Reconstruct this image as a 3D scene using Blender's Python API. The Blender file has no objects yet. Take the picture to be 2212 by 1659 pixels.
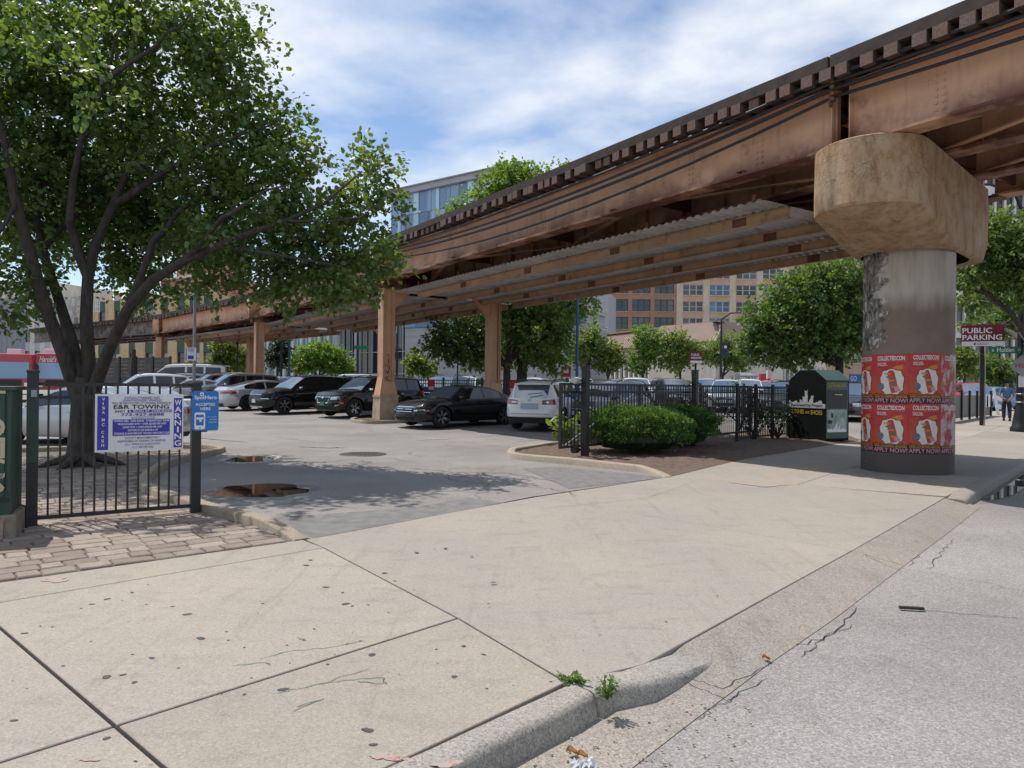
import bpy, bmesh, math, random
import numpy as np
from mathutils import Vector, Matrix
R = math.radians
SC = bpy.context.scene
COL = SC.collection
random.seed(7)

# ------------------------------------------------------------------ camera, sky, sun, exposure
F, EYE, ROLL, CY = 1540.0, 1.53, R(0.6), 834.0
cam = bpy.data.cameras.new('camera')
cam.sensor_width = 36.0
cam.lens = 36.0 * F / 2212.0
cam.shift_y = (CY - 829.5) / 2212.0
cam.clip_end = 3000.0
cam_o = bpy.data.objects.new('camera', cam)
cam_o.matrix_world = Matrix.Translation((0, 0, EYE)) @ Matrix.Rotation(R(90), 4, 'X') @ Matrix.Rotation(ROLL, 4, 'Z')
COL.objects.link(cam_o)
SC.camera = cam_o

SUN_AZ, SUN_EL = R(-54), R(63)          # azimuth from +Y, clockwise positive
world = bpy.data.worlds.new('World')
SC.world = world
world.use_nodes = True
wn, wl = world.node_tree.nodes, world.node_tree.links
wn.clear()
w_out = wn.new('ShaderNodeOutputWorld')
w_bg = wn.new('ShaderNodeBackground')
w_bg.inputs['Strength'].default_value = 0.132
sky = wn.new('ShaderNodeTexSky')
sky.sky_type = 'NISHITA'
sky.sun_disc = False
sky.sun_elevation = SUN_EL
sky.sun_rotation = SUN_AZ
sky.altitude = 200
sky.air_density = 1.0
sky.dust_density = 0.25
sky.ozone_density = 2.5
tc = wn.new('ShaderNodeTexCoord')
sep = wn.new('ShaderNodeSeparateXYZ')
wl.new(tc.outputs['Generated'], sep.inputs[0])
zc = wn.new('ShaderNodeMath'); zc.operation = 'MAXIMUM'; zc.inputs[1].default_value = 0.0
wl.new(sep.outputs['Z'], zc.inputs[0])
za = wn.new('ShaderNodeMath'); za.operation = 'ADD'; za.inputs[1].default_value = 0.16
wl.new(zc.outputs[0], za.inputs[0])
dx = wn.new('ShaderNodeMath'); dx.operation = 'DIVIDE'
dy = wn.new('ShaderNodeMath'); dy.operation = 'DIVIDE'
wl.new(sep.outputs['X'], dx.inputs[0]); wl.new(za.outputs[0], dx.inputs[1])
wl.new(sep.outputs['Y'], dy.inputs[0]); wl.new(za.outputs[0], dy.inputs[1])
cmb = wn.new('ShaderNodeCombineXYZ')
wl.new(dx.outputs[0], cmb.inputs[0]); wl.new(dy.outputs[0], cmb.inputs[1])
mapn = wn.new('ShaderNodeMapping')
mapn.inputs['Location'].default_value = (3.1, 1.35, 0)
mapn.inputs['Rotation'].default_value = (0, 0, R(35))
mapn.inputs['Scale'].default_value = (0.95, 1.1, 1)
wl.new(cmb.outputs[0], mapn.inputs[0])
n1 = wn.new('ShaderNodeTexNoise'); n1.inputs['Scale'].default_value = 1.9
n1.inputs['Detail'].default_value = 9; n1.inputs['Roughness'].default_value = 0.54
n1.inputs['Distortion'].default_value = 0.15
wl.new(mapn.outputs[0], n1.inputs['Vector'])
cr = wn.new('ShaderNodeValToRGB')
cr.color_ramp.elements[0].position = 0.38; cr.color_ramp.elements[0].color = (0.02, 0.02, 0.02, 1)
cr.color_ramp.elements[1].position = 0.66; cr.color_ramp.elements[1].color = (0.92, 0.92, 0.92, 1)
wl.new(n1.outputs[0], cr.inputs[0])
w_mix = wn.new('ShaderNodeMix'); w_mix.data_type = 'RGBA'
wl.new(cr.outputs[0], w_mix.inputs['Factor'])
wl.new(sky.outputs[0], w_mix.inputs[6])
w_mix.inputs[7].default_value = (6.3, 6.6, 7.1, 1)
wl.new(w_mix.outputs[2], w_bg.inputs['Color'])
wl.new(w_bg.outputs[0], w_out.inputs[0])

sun = bpy.data.lights.new('sun', 'SUN')
sun.energy = 4.1
sun.angle = R(0.53)
sun.color = (1.0, 0.955, 0.89)
sun_o = bpy.data.objects.new('sun', sun)
SDIR = Vector((math.sin(SUN_AZ) * math.cos(SUN_EL), math.cos(SUN_AZ) * math.cos(SUN_EL), math.sin(SUN_EL)))
sun_o.rotation_euler = SDIR.to_track_quat('Z', 'Y').to_euler()
sun_o.location = (0, 0, 30)
COL.objects.link(sun_o)

vs = SC.view_settings
vs.view_transform = 'Standard'; vs.look = 'None'; vs.gamma = 1.0; vs.use_curve_mapping = False
vs.exposure = 0.16
cy_ = SC.cycles
cy_.use_denoising = True
try:
    cy_.denoiser = 'OPENIMAGEDENOISE'
except Exception:
    pass
cy_.max_bounces = 7; cy_.diffuse_bounces = 3; cy_.glossy_bounces = 3; cy_.transmission_bounces = 4
cy_.transparent_max_bounces = 8
cy_.caustics_reflective = False; cy_.caustics_refractive = False
cy_.sample_clamp_indirect = 6.0

# ------------------------------------------------------------------ measuring helpers
def ray(x, y):
    ax, ay = x - 1106.0, CY - y
    return ((ax * math.cos(ROLL) - ay * math.sin(ROLL)) / F, (ax * math.sin(ROLL) + ay * math.cos(ROLL)) / F)
def G(x, y, z=0.0):                      # where the sight line through a spot of the photograph meets the level z
    a, b = ray(x, y); t = (z - EYE) / b
    return Vector((a * t, t, z))
def P(x, y, d):                          # the point at that sight line, d metres ahead
    a, b = ray(x, y)
    return Vector((a * d, d, EYE + b * d))
def gz(y):                               # the lot and the far pavement climb gently beyond 23 m
    return 0.022 * min(max(0.0, y - 23.0), 17.0)

# ------------------------------------------------------------------ object helpers
def tag(o, label=None, cat=None, group=None, kind=None):
    if label: o['label'] = label
    if cat: o['category'] = cat
    if group: o['group'] = group
    if kind: o['kind'] = kind
    return o
def thing(name, label, cat, loc=(0, 0, 0), rz=0.0, group=None):
    o = bpy.data.objects.new(name, None)
    o.empty_display_size = 0.2
    COL.objects.link(o)
    o.location = loc; o.rotation_euler = (0, 0, rz)
    return tag(o, label, cat, group)
def link(name, me, parent=None, loc=None, rot=None, scale=None):
    o = bpy.data.objects.new(name, me)
    COL.objects.link(o)
    if parent: o.parent = parent
    if loc is not None: o.location = loc
    if rot is not None: o.rotation_euler = rot
    if scale is not None: o.scale = scale
    return o
def copy_tree(o, parent=None):
    c = o.copy(); COL.objects.link(c); c.parent = parent
    for ch in list(o.children): copy_tree(ch, c)
    return c

class MB:
    def __init__(s): s.v = []; s.f = []
    def add(s, vs, fs):
        n = len(s.v); s.v += [tuple(p) for p in vs]; s.f += [tuple(i + n for i in f) for f in fs]; return s
    def box(s, c, d, m=None, taper=1.0):
        x, y, z = d[0] / 2, d[1] / 2, d[2] / 2
        p = [Vector((sx * x * (taper if sz > 0 else 1), sy * y * (taper if sz > 0 else 1), sz * z)) for sz in (-1, 1) for sy in (-1, 1) for sx in (-1, 1)]
        if m is not None: p = [m @ q for q in p]
        c = Vector(c)
        return s.add([q + c for q in p], [(0, 2, 3, 1), (4, 5, 7, 6), (0, 1, 5, 4), (2, 6, 7, 3), (0, 4, 6, 2), (1, 3, 7, 5)])
    def bar(s, a, b, w, h, up=(0, 0, 1)):
        a, b = Vector(a), Vector(b); d = (b - a); L = d.length; d.normalize()
        u = Vector(up)
        if abs(d.dot(u)) > 0.98: u = Vector((0, 1, 0))
        sd = d.cross(u).normalized(); u = sd.cross(d)
        m = Matrix((d, sd, u)).transposed()
        return s.box((a + b) / 2, (L, w, h), m)
    def tube(s, a, b, r0, r1=None, n=10, caps=True):
        a, b = Vector(a), Vector(b); r1 = r0 if r1 is None else r1
        d = (b - a).normalized(); u = Vector((0, 0, 1)) if abs(d.z) < 0.95 else Vector((1, 0, 0))
        e1 = d.cross(u).normalized(); e2 = d.cross(e1)
        vs = []
        for c, r in ((a, r0), (b, r1)):
            vs += [c + (e1 * math.cos(2 * math.pi * i / n) + e2 * math.sin(2 * math.pi * i / n)) * r for i in range(n)]
        fs = [(i, (i + 1) % n, n + (i + 1) % n, n + i) for i in range(n)]
        if caps: fs += [tuple(range(n - 1, -1, -1)), tuple(range(n, 2 * n))]
        return s.add(vs, fs)
    def path(s, pts, rad, n=8):
        pts = [Vector(p) for p in pts]
        rs = rad if isinstance(rad, (list, tuple)) else [rad] * len(pts)
        vs, fs = [], []
        pe = None
        for i, p in enumerate(pts):
            d = (pts[min(i + 1, len(pts) - 1)] - pts[max(i - 1, 0)]).normalized()
            if pe is None:
                u = Vector((0, 0, 1)) if abs(d.z) < 0.9 else Vector((1, 0, 0))
                e1 = d.cross(u).normalized()
            else:
                e1 = (pe - d * pe.dot(d)).normalized()
            pe = e1; e2 = d.cross(e1)
            vs += [p + (e1 * math.cos(2 * math.pi * k / n) + e2 * math.sin(2 * math.pi * k / n)) * rs[i] for k in range(n)]
            if i:
                o = (i - 1) * n
                fs += [(o + k, o + (k + 1) % n, o + n + (k + 1) % n, o + n + k) for k in range(n)]
        fs += [tuple(range(n - 1, -1, -1)), tuple(range(len(vs) - n, len(vs)))]
        return s.add(vs, fs)
    def prism(s, poly, z0, z1):
        n = len(poly)
        a = sum(poly[i][0] * poly[(i + 1) % n][1] - poly[(i + 1) % n][0] * poly[i][1] for i in range(n))
        if a < 0: poly = poly[::-1]
        f0 = z0 if callable(z0) else (lambda x, y: z0)
        f1 = z1 if callable(z1) else (lambda x, y: z1)
        vs = [(p[0], p[1], f0(p[0], p[1])) for p in poly] + [(p[0], p[1], f1(p[0], p[1])) for p in poly]
        return s.add(vs, [tuple(range(n - 1, -1, -1)), tuple(range(n, 2 * n))] + [(i, (i + 1) % n, n + (i + 1) % n, n + i) for i in range(n)])
    def lathe(s, prof, n=24, c=(0, 0, 0), axis='z'):
        vs, fs = [], []
        for r, h in prof:
            for k in range(n):
                a = 2 * math.pi * k / n
                p = (r * math.cos(a), r * math.sin(a), h)
                if axis == 'y': p = (p[0], -p[2], p[1])
                if axis == 'x': p = (p[2], p[0], p[1])
                vs.append((p[0] + c[0], p[1] + c[1], p[2] + c[2]))
        for i in range(len(prof) - 1):
            o = i * n
            fs += [(o + k, o + (k + 1) % n, o + n + (k + 1) % n, o + n + k) for k in range(n)]
        return s.add(vs, fs)
    def grid(s, fn, nu, nv):
        vs = [fn(i / nu, j / nv) for j in range(nv + 1) for i in range(nu + 1)]
        w = nu + 1
        return s.add(vs, [(j * w + i, j * w + i + 1, (j + 1) * w + i + 1, (j + 1) * w + i) for j in range(nv) for i in range(nu)])
    def mesh(s, name, mat, smooth=False, bevel=0.0, fix=True, angle=40, seg=2):
        me = bpy.data.meshes.new(name)
        me.from_pydata([tuple(p) for p in s.v], [], s.f)
        if bevel or fix:
            bm = bmesh.new(); bm.from_mesh(me)
            if bevel:
                bmesh.ops.remove_doubles(bm, verts=bm.verts, dist=1e-5)
                bmesh.ops.bevel(bm, geom=[e for e in bm.edges if len(e.link_faces) == 2 and e.calc_face_angle(0) > 0.5],
                                offset=bevel, segments=seg, affect='EDGES', profile=0.6, clamp_overlap=True)
            if fix: bmesh.ops.recalc_face_normals(bm, faces=bm.faces)
            bm.to_mesh(me); bm.free()
        if mat is not None: me.materials.append(MAT[mat] if isinstance(mat, str) else mat)
        if smooth:
            me.shade_smooth()
            try: me.set_sharp_from_angle(angle=R(angle))
            except Exception: pass
        return me
    def build(s, name, mat, parent=None, loc=None, rot=None, **k):
        return link(name, s.mesh(name, mat, **k), parent, loc, rot)

# ------------------------------------------------------------------ materials
MAT = {}
def nd(t, typ, **k):
    n = t.nodes.new(typ)
    for a, b in k.items():
        if a in n.inputs: n.inputs[a].default_value = b
        else: setattr(n, a, b)
    return n
def ramp(t, src, stops):
    n = t.nodes.new('ShaderNodeValToRGB'); e = n.color_ramp.elements
    while len(e) < len(stops): e.new(0.5)
    for q, (p, c) in zip(e, stops):
        q.position = p; q.color = (c, c, c, 1) if isinstance(c, (int, float)) else tuple(c) + (1,)
    t.links.new(src, n.inputs[0])
    return n.outputs[0]
def mixc(t, fac, a, b, mode='MIX'):
    n = t.nodes.new('ShaderNodeMix'); n.data_type = 'RGBA'; n.blend_type = mode
    for sock, v in ((n.inputs['Factor'], fac), (n.inputs[6], a), (n.inputs[7], b)):
        if isinstance(v, (int, float)): sock.default_value = v
        elif isinstance(v, tuple): sock.default_value = v + (1,) if len(v) == 3 else v
        else: t.links.new(v, sock)
    return n.outputs[2]
def pos(t, scale=(1, 1, 1), coord='world'):
    g = t.nodes.new('ShaderNodeNewGeometry').outputs['Position'] if coord == 'world' else t.nodes.new('ShaderNodeTexCoord').outputs['Object']
    m = t.nodes.new('ShaderNodeMapping'); m.inputs['Scale'].default_value = scale
    t.links.new(g, m.inputs[0]); return m.outputs[0]
def noise(t, vec, scale, detail=4, rough=0.55, dist=0.0):
    n = t.nodes.new('ShaderNodeTexNoise')
    n.inputs['Scale'].default_value = scale; n.inputs['Detail'].default_value = detail
    n.inputs['Roughness'].default_value = rough; n.inputs['Distortion'].default_value = dist
    t.links.new(vec, n.inputs['Vector']); return n.outputs[0]
def voro(t, vec, scale, feature='F1', out='Distance', rnd=1.0):
    n = t.nodes.new('ShaderNodeTexVoronoi'); n.feature = feature
    n.inputs['Scale'].default_value = scale; n.inputs['Randomness'].default_value = rnd
    t.links.new(vec, n.inputs['Vector']); return n.outputs[out]
def newmat(name):
    m = bpy.data.materials.new(name); m.use_nodes = True
    t = m.node_tree; t.nodes.clear()
    o = t.nodes.new('ShaderNodeOutputMaterial'); b = t.nodes.new('ShaderNodeBsdfPrincipled')
    t.links.new(b.outputs[0], o.inputs[0]); MAT[name] = m
    return m, t, b, o
def bump(t, b, src, strength, dist=0.01):
    n = t.nodes.new('ShaderNodeBump'); n.inputs['Strength'].default_value = strength; n.inputs['Distance'].default_value = dist
    t.links.new(src, n.inputs['Height']); t.links.new(n.outputs[0], b.inputs['Normal'])
def M(name, col, rough=0.7, metal=0.0, var=0.12, scale=3.0, bmp=0.0, bscale=40.0, spec=0.5, coat=0.0, dirt=None, dscale=1.2, dlo=0.5, dhi=0.75, coord='world', stretch=(1, 1, 1)):
    m, t, b, o = newmat(name)
    v = pos(t, stretch, coord)
    c = col
    if var:
        n = noise(t, v, scale, 5, 0.6)
        c = mixc(t, ramp(t, n, [(0.3, 0.0), (0.7, 1.0)]), tuple(x * (1 - var) for x in col), tuple(min(1, x * (1 + var)) for x in col))
    if dirt:
        n = noise(t, v, dscale, 8, 0.65)
        c = mixc(t, ramp(t, n, [(dlo, 0.0), (dhi, 1.0)]), c, dirt)
    if isinstance(c, tuple): b.inputs['Base Color'].default_value = c + (1,)
    else: t.links.new(c, b.inputs['Base Color'])
    b.inputs['Roughness'].default_value = rough; b.inputs['Metallic'].default_value = metal
    b.inputs['Specular IOR Level'].default_value = spec; b.inputs['Coat Weight'].default_value = coat
    b.inputs['Coat Roughness'].default_value = 0.05
    if bmp: bump(t, b, noise(t, v, bscale, 4, 0.6), bmp)
    return m
def shade(c): return tuple((x / 12.92 if x <= 0.04045 else ((x + 0.055) / 1.055) ** 2.4) for x in (q / 255.0 for q in c))
# ------------------------------------------------------------------ lettering: outlines of each string, fitted to a unit box
TXT = {}
def _prep(strings):
    obs = []
    for s, bold, shear in strings:
        cu = bpy.data.curves.new('lettering', 'FONT'); cu.body = s; cu.offset = bold; cu.shear = shear; cu.resolution_u = 3; cu.fill_mode = 'FRONT'
        o = bpy.data.objects.new('lettering', cu); COL.objects.link(o); obs.append((s, o, cu))
    bpy.context.view_layer.update()
    dg = bpy.context.evaluated_depsgraph_get()
    for s, o, cu in obs:
        me = bpy.data.meshes.new_from_object(o.evaluated_get(dg))
        v = np.array([q.co[:2] for q in me.vertices]); lo, hi = v.min(0), v.max(0)
        TXT[s] = ((v - lo) / (hi - lo), [tuple(p.vertices) for p in me.polygons])
        bpy.data.meshes.remove(me)
    for s, o, cu in obs:
        bpy.data.objects.remove(o); bpy.data.curves.remove(cu)
B_, N_ = .018, .004
_prep([(s, B_, 0) for s in ['V', 'I', 'S', 'A', 'M', 'C', 'H', 'W', 'R', 'N', 'G', 'T', 'O', 'E&R TOWING', 'S. IRON ST. CHICAGO', '773-927-8888', 'COLLECTEDCON', 'NAVY PIER', 'CHICAGO', 'JULY 12-13', 'NOW ACCEPTING VENDORS', 'APPLY NOW!', 'SpotHero', 'ACCEPTED', 'HERE',
      'PUBLIC', 'PARKING', 'Holden', 'HS', 'CLOTHES', 'AND', 'SHOES', 'the GreenCity Project', 'SOUTH LOOP CLUB', 'GO', 'DESIGNER TOYS, ART & COLLECTIBLES', '3601', 'TOWING FEES   CARS $238.20   STORAGE DAILY $45.00', 'VEHICLES 8,000 GVW + OVER $520.00 PER UNIT', '26,000 GVW + OVER $700.00 PER UNIT', 'MOTORCYCLES $500.00 & UP', 'STORAGE $140.00 PER DAY TRUCKS / MOTORCYCLES']] +
      [(s, N_, 0) for s in ['ILLEGALLY PARKED AND', 'UNAUTHORIZED VEHICLES', 'WILL BE RELOCATED AT OWNERS EXPENSE BY', 'ON DUTY MANAGEMENT NOT', 'RESPONSIBLE OF TOWING OF VEHICLES', 'I.C.C. WWW.ICC.ILLINOIS.GOV', 'I.C.C. 847-294-4326', 'Ct', 'LEGACY', 'App Store', 'Google Play', 'GET THE APP', 'CLOTHES AND SHOES']] +
      [("Harold's Chicken", .012, .35)])
def lettering(parent, s, x, z, w, h, mat, y=-.004, fn=None, name='lettering', th=0.0):
    """text fitted to a box in the parent's x-z plane, or bent by fn"""
    v, f = TXT[s]
    fn = fn or (lambda a, b: (a, y, b))
    m = MB(); m.add([fn(x + w * a, z + h * b) for a, b in v], f)
    return m.build(name, mat, parent, fix=False)
# ------------------------------------------------------------------ ground materials
def concrete(name, col, spot=0.5, grain=1.0, stain=(0.16, 0.13, 0.11), warm=(1.06, 1.02, 0.96)):
    m, t, b, o = newmat(name)
    v = pos(t)
    big = noise(t, v, 0.45, 4, 0.6)
    c = mixc(t, ramp(t, big, [(0.35, 0.0), (0.68, 1.0)]), tuple(x * 0.90 for x in col), tuple(x * w for x, w in zip(col, warm)))
    mid = noise(t, pos(t, (1.0, 2.2, 1.0)), 2.6, 8, 0.68, 0.4)
    c = mixc(t, ramp(t, mid, [(0.52, 0.0), (0.80, 0.46)]), c, stain)
    streak = noise(t, pos(t, (3.2, 0.35, 1)), 2.0, 7, 0.7, 0.6)
    c = mixc(t, ramp(t, streak, [(0.54, 0.0), (0.76, 0.34)]), c, stain)
    oi = t.nodes.new('ShaderNodeObjectInfo').outputs['Random']
    c = mixc(t, 1.0, c, ramp(t, oi, [(0.0, (0.90, 0.89, 0.87)), (1.0, (1.07, 1.06, 1.05))]), 'MULTIPLY')
    gr = voro(t, v, 130.0, out='Color')
    bw = t.nodes.new('ShaderNodeSeparateColor'); t.links.new(gr, bw.inputs[0])
    c = mixc(t, 0.34 * grain, c, ramp(t, bw.outputs[0], [(0.05, 0.10), (0.35, 0.52), (0.75, 0.60), (1.0, 1.0)]), 'OVERLAY')
    f2 = noise(t, v, 60.0, 3, 0.7)
    c = mixc(t, 0.20 * grain, c, ramp(t, f2, [(0.3, 0.25), (0.7, 0.78)]), 'OVERLAY')
    sp = voro(t, v, 5.0)
    m2 = noise(t, v, 1.1, 2)
    sp2 = t.nodes.new('ShaderNodeMath'); sp2.operation = 'MULTIPLY'
    t.links.new(ramp(t, sp, [(0.035, 1.0), (0.06, 0.0)]), sp2.inputs[0])
    t.links.new(ramp(t, m2, [(0.52, 0.0), (0.58, spot)]), sp2.inputs[1])
    c = mixc(t, sp2.outputs[0], c, (0.055, 0.05, 0.048))
    t.links.new(c, b.inputs['Base Color'])
    b.inputs['Roughness'].default_value = 0.88
    b.inputs['Specular IOR Level'].default_value = 0.3
    bump(t, b, f2, 0.35, 0.004)
    return m
concrete('sidewalk', (0.338, 0.310, 0.270), grain=.6)
concrete('apron', (0.312, 0.288, 0.256), 0.4, .55)
concrete('gutter', (0.285, 0.265, 0.24), 0.2, 1.2, (0.10, 0.09, 0.08))
concrete('kerb', (0.30, 0.285, 0.26), 0.0, 1.2, (0.09, 0.08, 0.075))
concrete('lot_kerb', (0.33, 0.285, 0.225), 0.0, 1.0, (0.12, 0.10, 0.08))
def asphalt(name, col, stone=0.5, sc=95.0, crack=0.6, stain=(0.09, 0.085, 0.085)):
    m, t, b, o = newmat(name)
    v = pos(t)
    c = mixc(t, ramp(t, noise(t, v, 0.33, 5, 0.62), [(0.33, 0.0), (0.66, 1.0)]), tuple(x * 0.80 for x in col), tuple(x * 1.12 for x in col))
    c = mixc(t, ramp(t, noise(t, v, 1.7, 8, 0.7, 0.5), [(0.55, 0.0), (0.85, 0.5)]), c, stain)
    g = voro(t, v, sc, out='Color')
    bw = t.nodes.new('ShaderNodeSeparateColor'); t.links.new(g, bw.inputs[0])
    c = mixc(t, stone, c, ramp(t, bw.outputs[0], [(0.0, 0.14), (0.4, 0.45), (0.8, 0.62), (1.0, 0.95)]), 'OVERLAY')
    f2 = noise(t, v, sc * 0.6, 3, 0.75)
    c = mixc(t, stone * 0.6, c, ramp(t, f2, [(0.32, 0.2), (0.7, 0.85)]), 'OVERLAY')
    wob = t.nodes.new('ShaderNodeMix'); wob.data_type = 'RGBA'; wob.blend_type = 'ADD'; wob.inputs['Factor'].default_value = 1.0
    nn = t.nodes.new('ShaderNodeTexNoise'); nn.inputs['Scale'].default_value = 1.3; nn.inputs['Detail'].default_value = 6
    t.links.new(v, nn.inputs['Vector']); t.links.new(v, wob.inputs[6]); t.links.new(nn.outputs['Color'], wob.inputs[7])
    ed = voro(t, wob.outputs[2], 0.22, 'DISTANCE_TO_EDGE')
    c = mixc(t, ramp(t, ed, [(0.0, crack), (0.0035, 0.0)]), c, (0.05, 0.045, 0.04))
    t.links.new(c, b.inputs['Base Color'])
    b.inputs['Roughness'].default_value = 0.9; b.inputs['Specular IOR Level'].default_value = 0.25
    bump(t, b, f2, 0.6, 0.006)
    return m
asphalt('road_asphalt', (0.285, 0.265, 0.252), 0.42, 110.0, 0.35)
asphalt('lot_asphalt', (0.252, 0.233, 0.218), 0.38, 120.0)
M('fresh_tar', (0.165, 0.156, 0.150), 0.85, var=0.25, scale=6, bmp=0.4, bscale=90)
M('crack', (0.045, 0.04, 0.035), 0.95, var=0.2, scale=30)
M('gum', (0.055, 0.052, 0.055), 0.7, var=0.3, scale=40)
M('joint_fill', (0.13, 0.115, 0.095), 0.95, var=0.35, scale=60)
M('soil', (0.125, 0.085, 0.06), 0.97, var=0.4, scale=9, bmp=0.9, bscale=35, dirt=(0.30, 0.22, 0.16), dscale=28, dlo=0.58, dhi=0.72)
M('red_paint', (0.42, 0.17, 0.15), 0.85, var=0.25, scale=50, dirt=(0.335, 0.295, 0.255), dscale=30, dlo=0.40, dhi=0.50)
M('white_line', (0.42, 0.40, 0.38), 0.85, var=0.2, scale=20, dirt=(0.2, 0.19, 0.18), dscale=12, dlo=0.45, dhi=0.62)
M('green_paint', (0.03, 0.12, 0.07), 0.8)
M('cast_iron', (0.07, 0.062, 0.058), 0.6, 0.5, var=0.3, scale=20)
m_, t_, b_, o_ = newmat('puddle')
b_.inputs['Base Color'].default_value = (0.035, 0.027, 0.02, 1); b_.inputs['Roughness'].default_value = 0.015
b_.inputs['Specular IOR Level'].default_value = 0.9; b_.inputs['IOR'].default_value = 1.6
def paver_mat(name, col):
    m, t, b, o = newmat(name)
    v = pos(t)
    oi = t.nodes.new('ShaderNodeObjectInfo').outputs['Random']
    c = mixc(t, ramp(t, oi, [(0.0, 0.0), (1.0, 1.0)]), tuple(x * 0.72 for x in col), tuple(x * y for x, y in zip(col, (1.15, 1.18, 1.22))))
    c = mixc(t, ramp(t, noise(t, v, 7.0, 7, 0.7), [(0.45, 0.0), (0.8, 0.6)]), c, (0.11, 0.085, 0.065))
    c = mixc(t, 0.4, c, ramp(t, noise(t, v, 75.0, 3, 0.7), [(0.3, 0.2), (0.7, 0.85)]), 'OVERLAY')
    t.links.new(c, b.inputs['Base Color']); b.inputs['Roughness'].default_value = 0.92
    bump(t, b, noise(t, v, 28.0, 5, 0.7), 0.7, 0.012)
paver_mat('paver', (0.295, 0.235, 0.185))

# ------------------------------------------------------------------ ground geometry
def struct(o): o['kind'] = 'structure'; return o
KD = Vector((0.664, 0.748, 0)); KN = Vector((0.748, -0.664, 0))       # along the kerb, towards the road
def sheet(name, poly, zf, mat, cuts=(23.0, 40.0)):
    bm = bmesh.new()
    f = bm.faces.new([bm.verts.new((p[0], p[1], 0)) for p in poly])
    for c in cuts:
        bmesh.ops.bisect_plane(bm, geom=bm.verts[:] + bm.edges[:] + bm.faces[:], plane_co=(0, c, 0), plane_no=(0, 1, 0))
    bmesh.ops.triangulate(bm, faces=bm.faces)
    for v in bm.verts: v.co.z = zf(v.co.x, v.co.y)
    bmesh.ops.recalc_face_normals(bm, faces=bm.faces)
    if sum(q.normal.z for q in bm.faces) < 0: bmesh.ops.reverse_faces(bm, faces=bm.faces)
    me = bpy.data.meshes.new(name); bm.to_mesh(me); bm.free(); me.materials.append(MAT[mat])
    return link(name, me)
struct(sheet('road', [(-900, -60), (900, -60), (900, 1600), (-900, 1600)], lambda x, y: gz(y) - 0.125, 'road_asphalt'))
pA = [G(660, 1165), G(980, 1105), G(1150, 1072), G(1440, 1030)]
SWL = G(1600, 993)                                                    # left edge of the far pavement
lot_poly = [G(0, 1258) + Vector((-30, -6, 0))] + [G(0, 1262)] + pA + [SWL + KD * i for i in (0, 20, 40, 200)] + [Vector((-250, 220, 0)), Vector((-250, 4, 0))]
struct(sheet('parking_lot', lot_poly, lambda x, y: gz(y) - 0.006, 'lot_asphalt'))
# tarred strip where the lot meets the drive
tar = [G(660, 1166), G(800, 1139), G(980, 1106), G(1090, 1085), G(1010, 1075), G(900, 1095), G(700, 1110), G(560, 1118)]
struct(sheet('tar_patch', tar, lambda x, y: -0.002, 'fresh_tar', ()))
struct(sheet('tar_strip', [G(1440, 1031), G(1330, 1044), G(1230, 1055), G(1130, 1012), G(1200, 1008), G(1330, 1020)], lambda x, y: -0.002, 'fresh_tar', ()))

sidewalk = struct(sheet('sidewalk', [G(-700, 1500), G(0, 1257), G(655, 1166), G(1150, 1074), G(1440, 1031), SWL] + [SWL + KD * 60] + [G(2050, 1070) + KD * 70, G(2050, 1070), G(1840, 1190, -0.04), G(1390, 1437, -0.04), G(1225, 1475), G(979, 1596), G(979, 1596) - KD * 6],
                        lambda x, y: gz(y) - 0.045, 'joint_fill'))
def inset(poly, d):
    bm = bmesh.new(); f = bm.faces.new([bm.verts.new((p[0], p[1], 0)) for p in poly]); bm.normal_update()
    r = bmesh.ops.inset_region(bm, faces=[f], thickness=d, use_boundary=True, use_even_offset=True)
    q = [v.co.copy() for v in f.verts]; bm.free(); return q
def slab(pts, mat='sidewalk', gap=0.006, th=0.05):
    pts = [Vector(p) for p in pts]
    q = inset(pts, gap)
    n = len(q); mb = MB()
    def zz(i): return pts[i].z + gz(pts[i].y)
    # inset keeps vertex order, so heights carry over
    best = [min(range(n), key=lambda k: (pts[k].xy - v.xy).length) for v in q]
    vs = [(v.x, v.y, zz(b) - th) for v, b in zip(q, best)] + [(v.x, v.y, zz(b)) for v, b in zip(q, best)]
    mb.add(vs, [tuple(range(n - 1, -1, -1)), tuple(range(n, 2 * n))] + [(i, (i + 1) % n, n + (i + 1) % n, n + i) for i in range(n)])
    return mb.build('slab', mat, sidewalk, bevel=0.004, seg=1)
c_, l_ = G(250, 1568), G(0, 1355)
ld = (l_ - c_).normalized(); cd = (G(990, 1335) - c_).normalized()
Dl = G(0, 1302); dd = (G(720, 1192) - Dl).normalized()
def isect(p, d, q, e):
    den = d.x * e.y - d.y * e.x; t = ((q.x - p.x) * e.y - (q.y - p.y) * e.x) / den
    return p + d * t
DL1 = isect(c_, ld, Dl, dd)
ki = (G(1219, 1485) - G(979, 1596)).normalized(); k0 = G(1219, 1485)
KL1 = isect(c_, ld, k0, ki)
dE, cE, kE = G(700, 1183), G(990, 1335), G(1226, 1474)
far_c = c_ - cd * 5; far_d = DL1 - dd * 5; far_k = KL1 - ki * 5
slab([c_, cE, dE, DL1], gap=0.010)
slab([KL1, kE, cE, c_], gap=0.010)
slab([far_c, c_, DL1, far_d], gap=0.010)
slab([far_k, KL1, c_, far_c], gap=0.010)
slab([far_d, DL1, dE, G(655, 1166), G(0, 1258), G(0, 1258) - dd * 5], gap=0.004)
A1, A2, A3 = G(1390, 1437, -0.03), G(1840, 1190, -0.035), G(2045, 1073, -0.02)
slab([dE, cE, kE, A1, A2, G(1160, 1073), G(980, 1106), G(660, 1166)], 'apron', 0.006)
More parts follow.
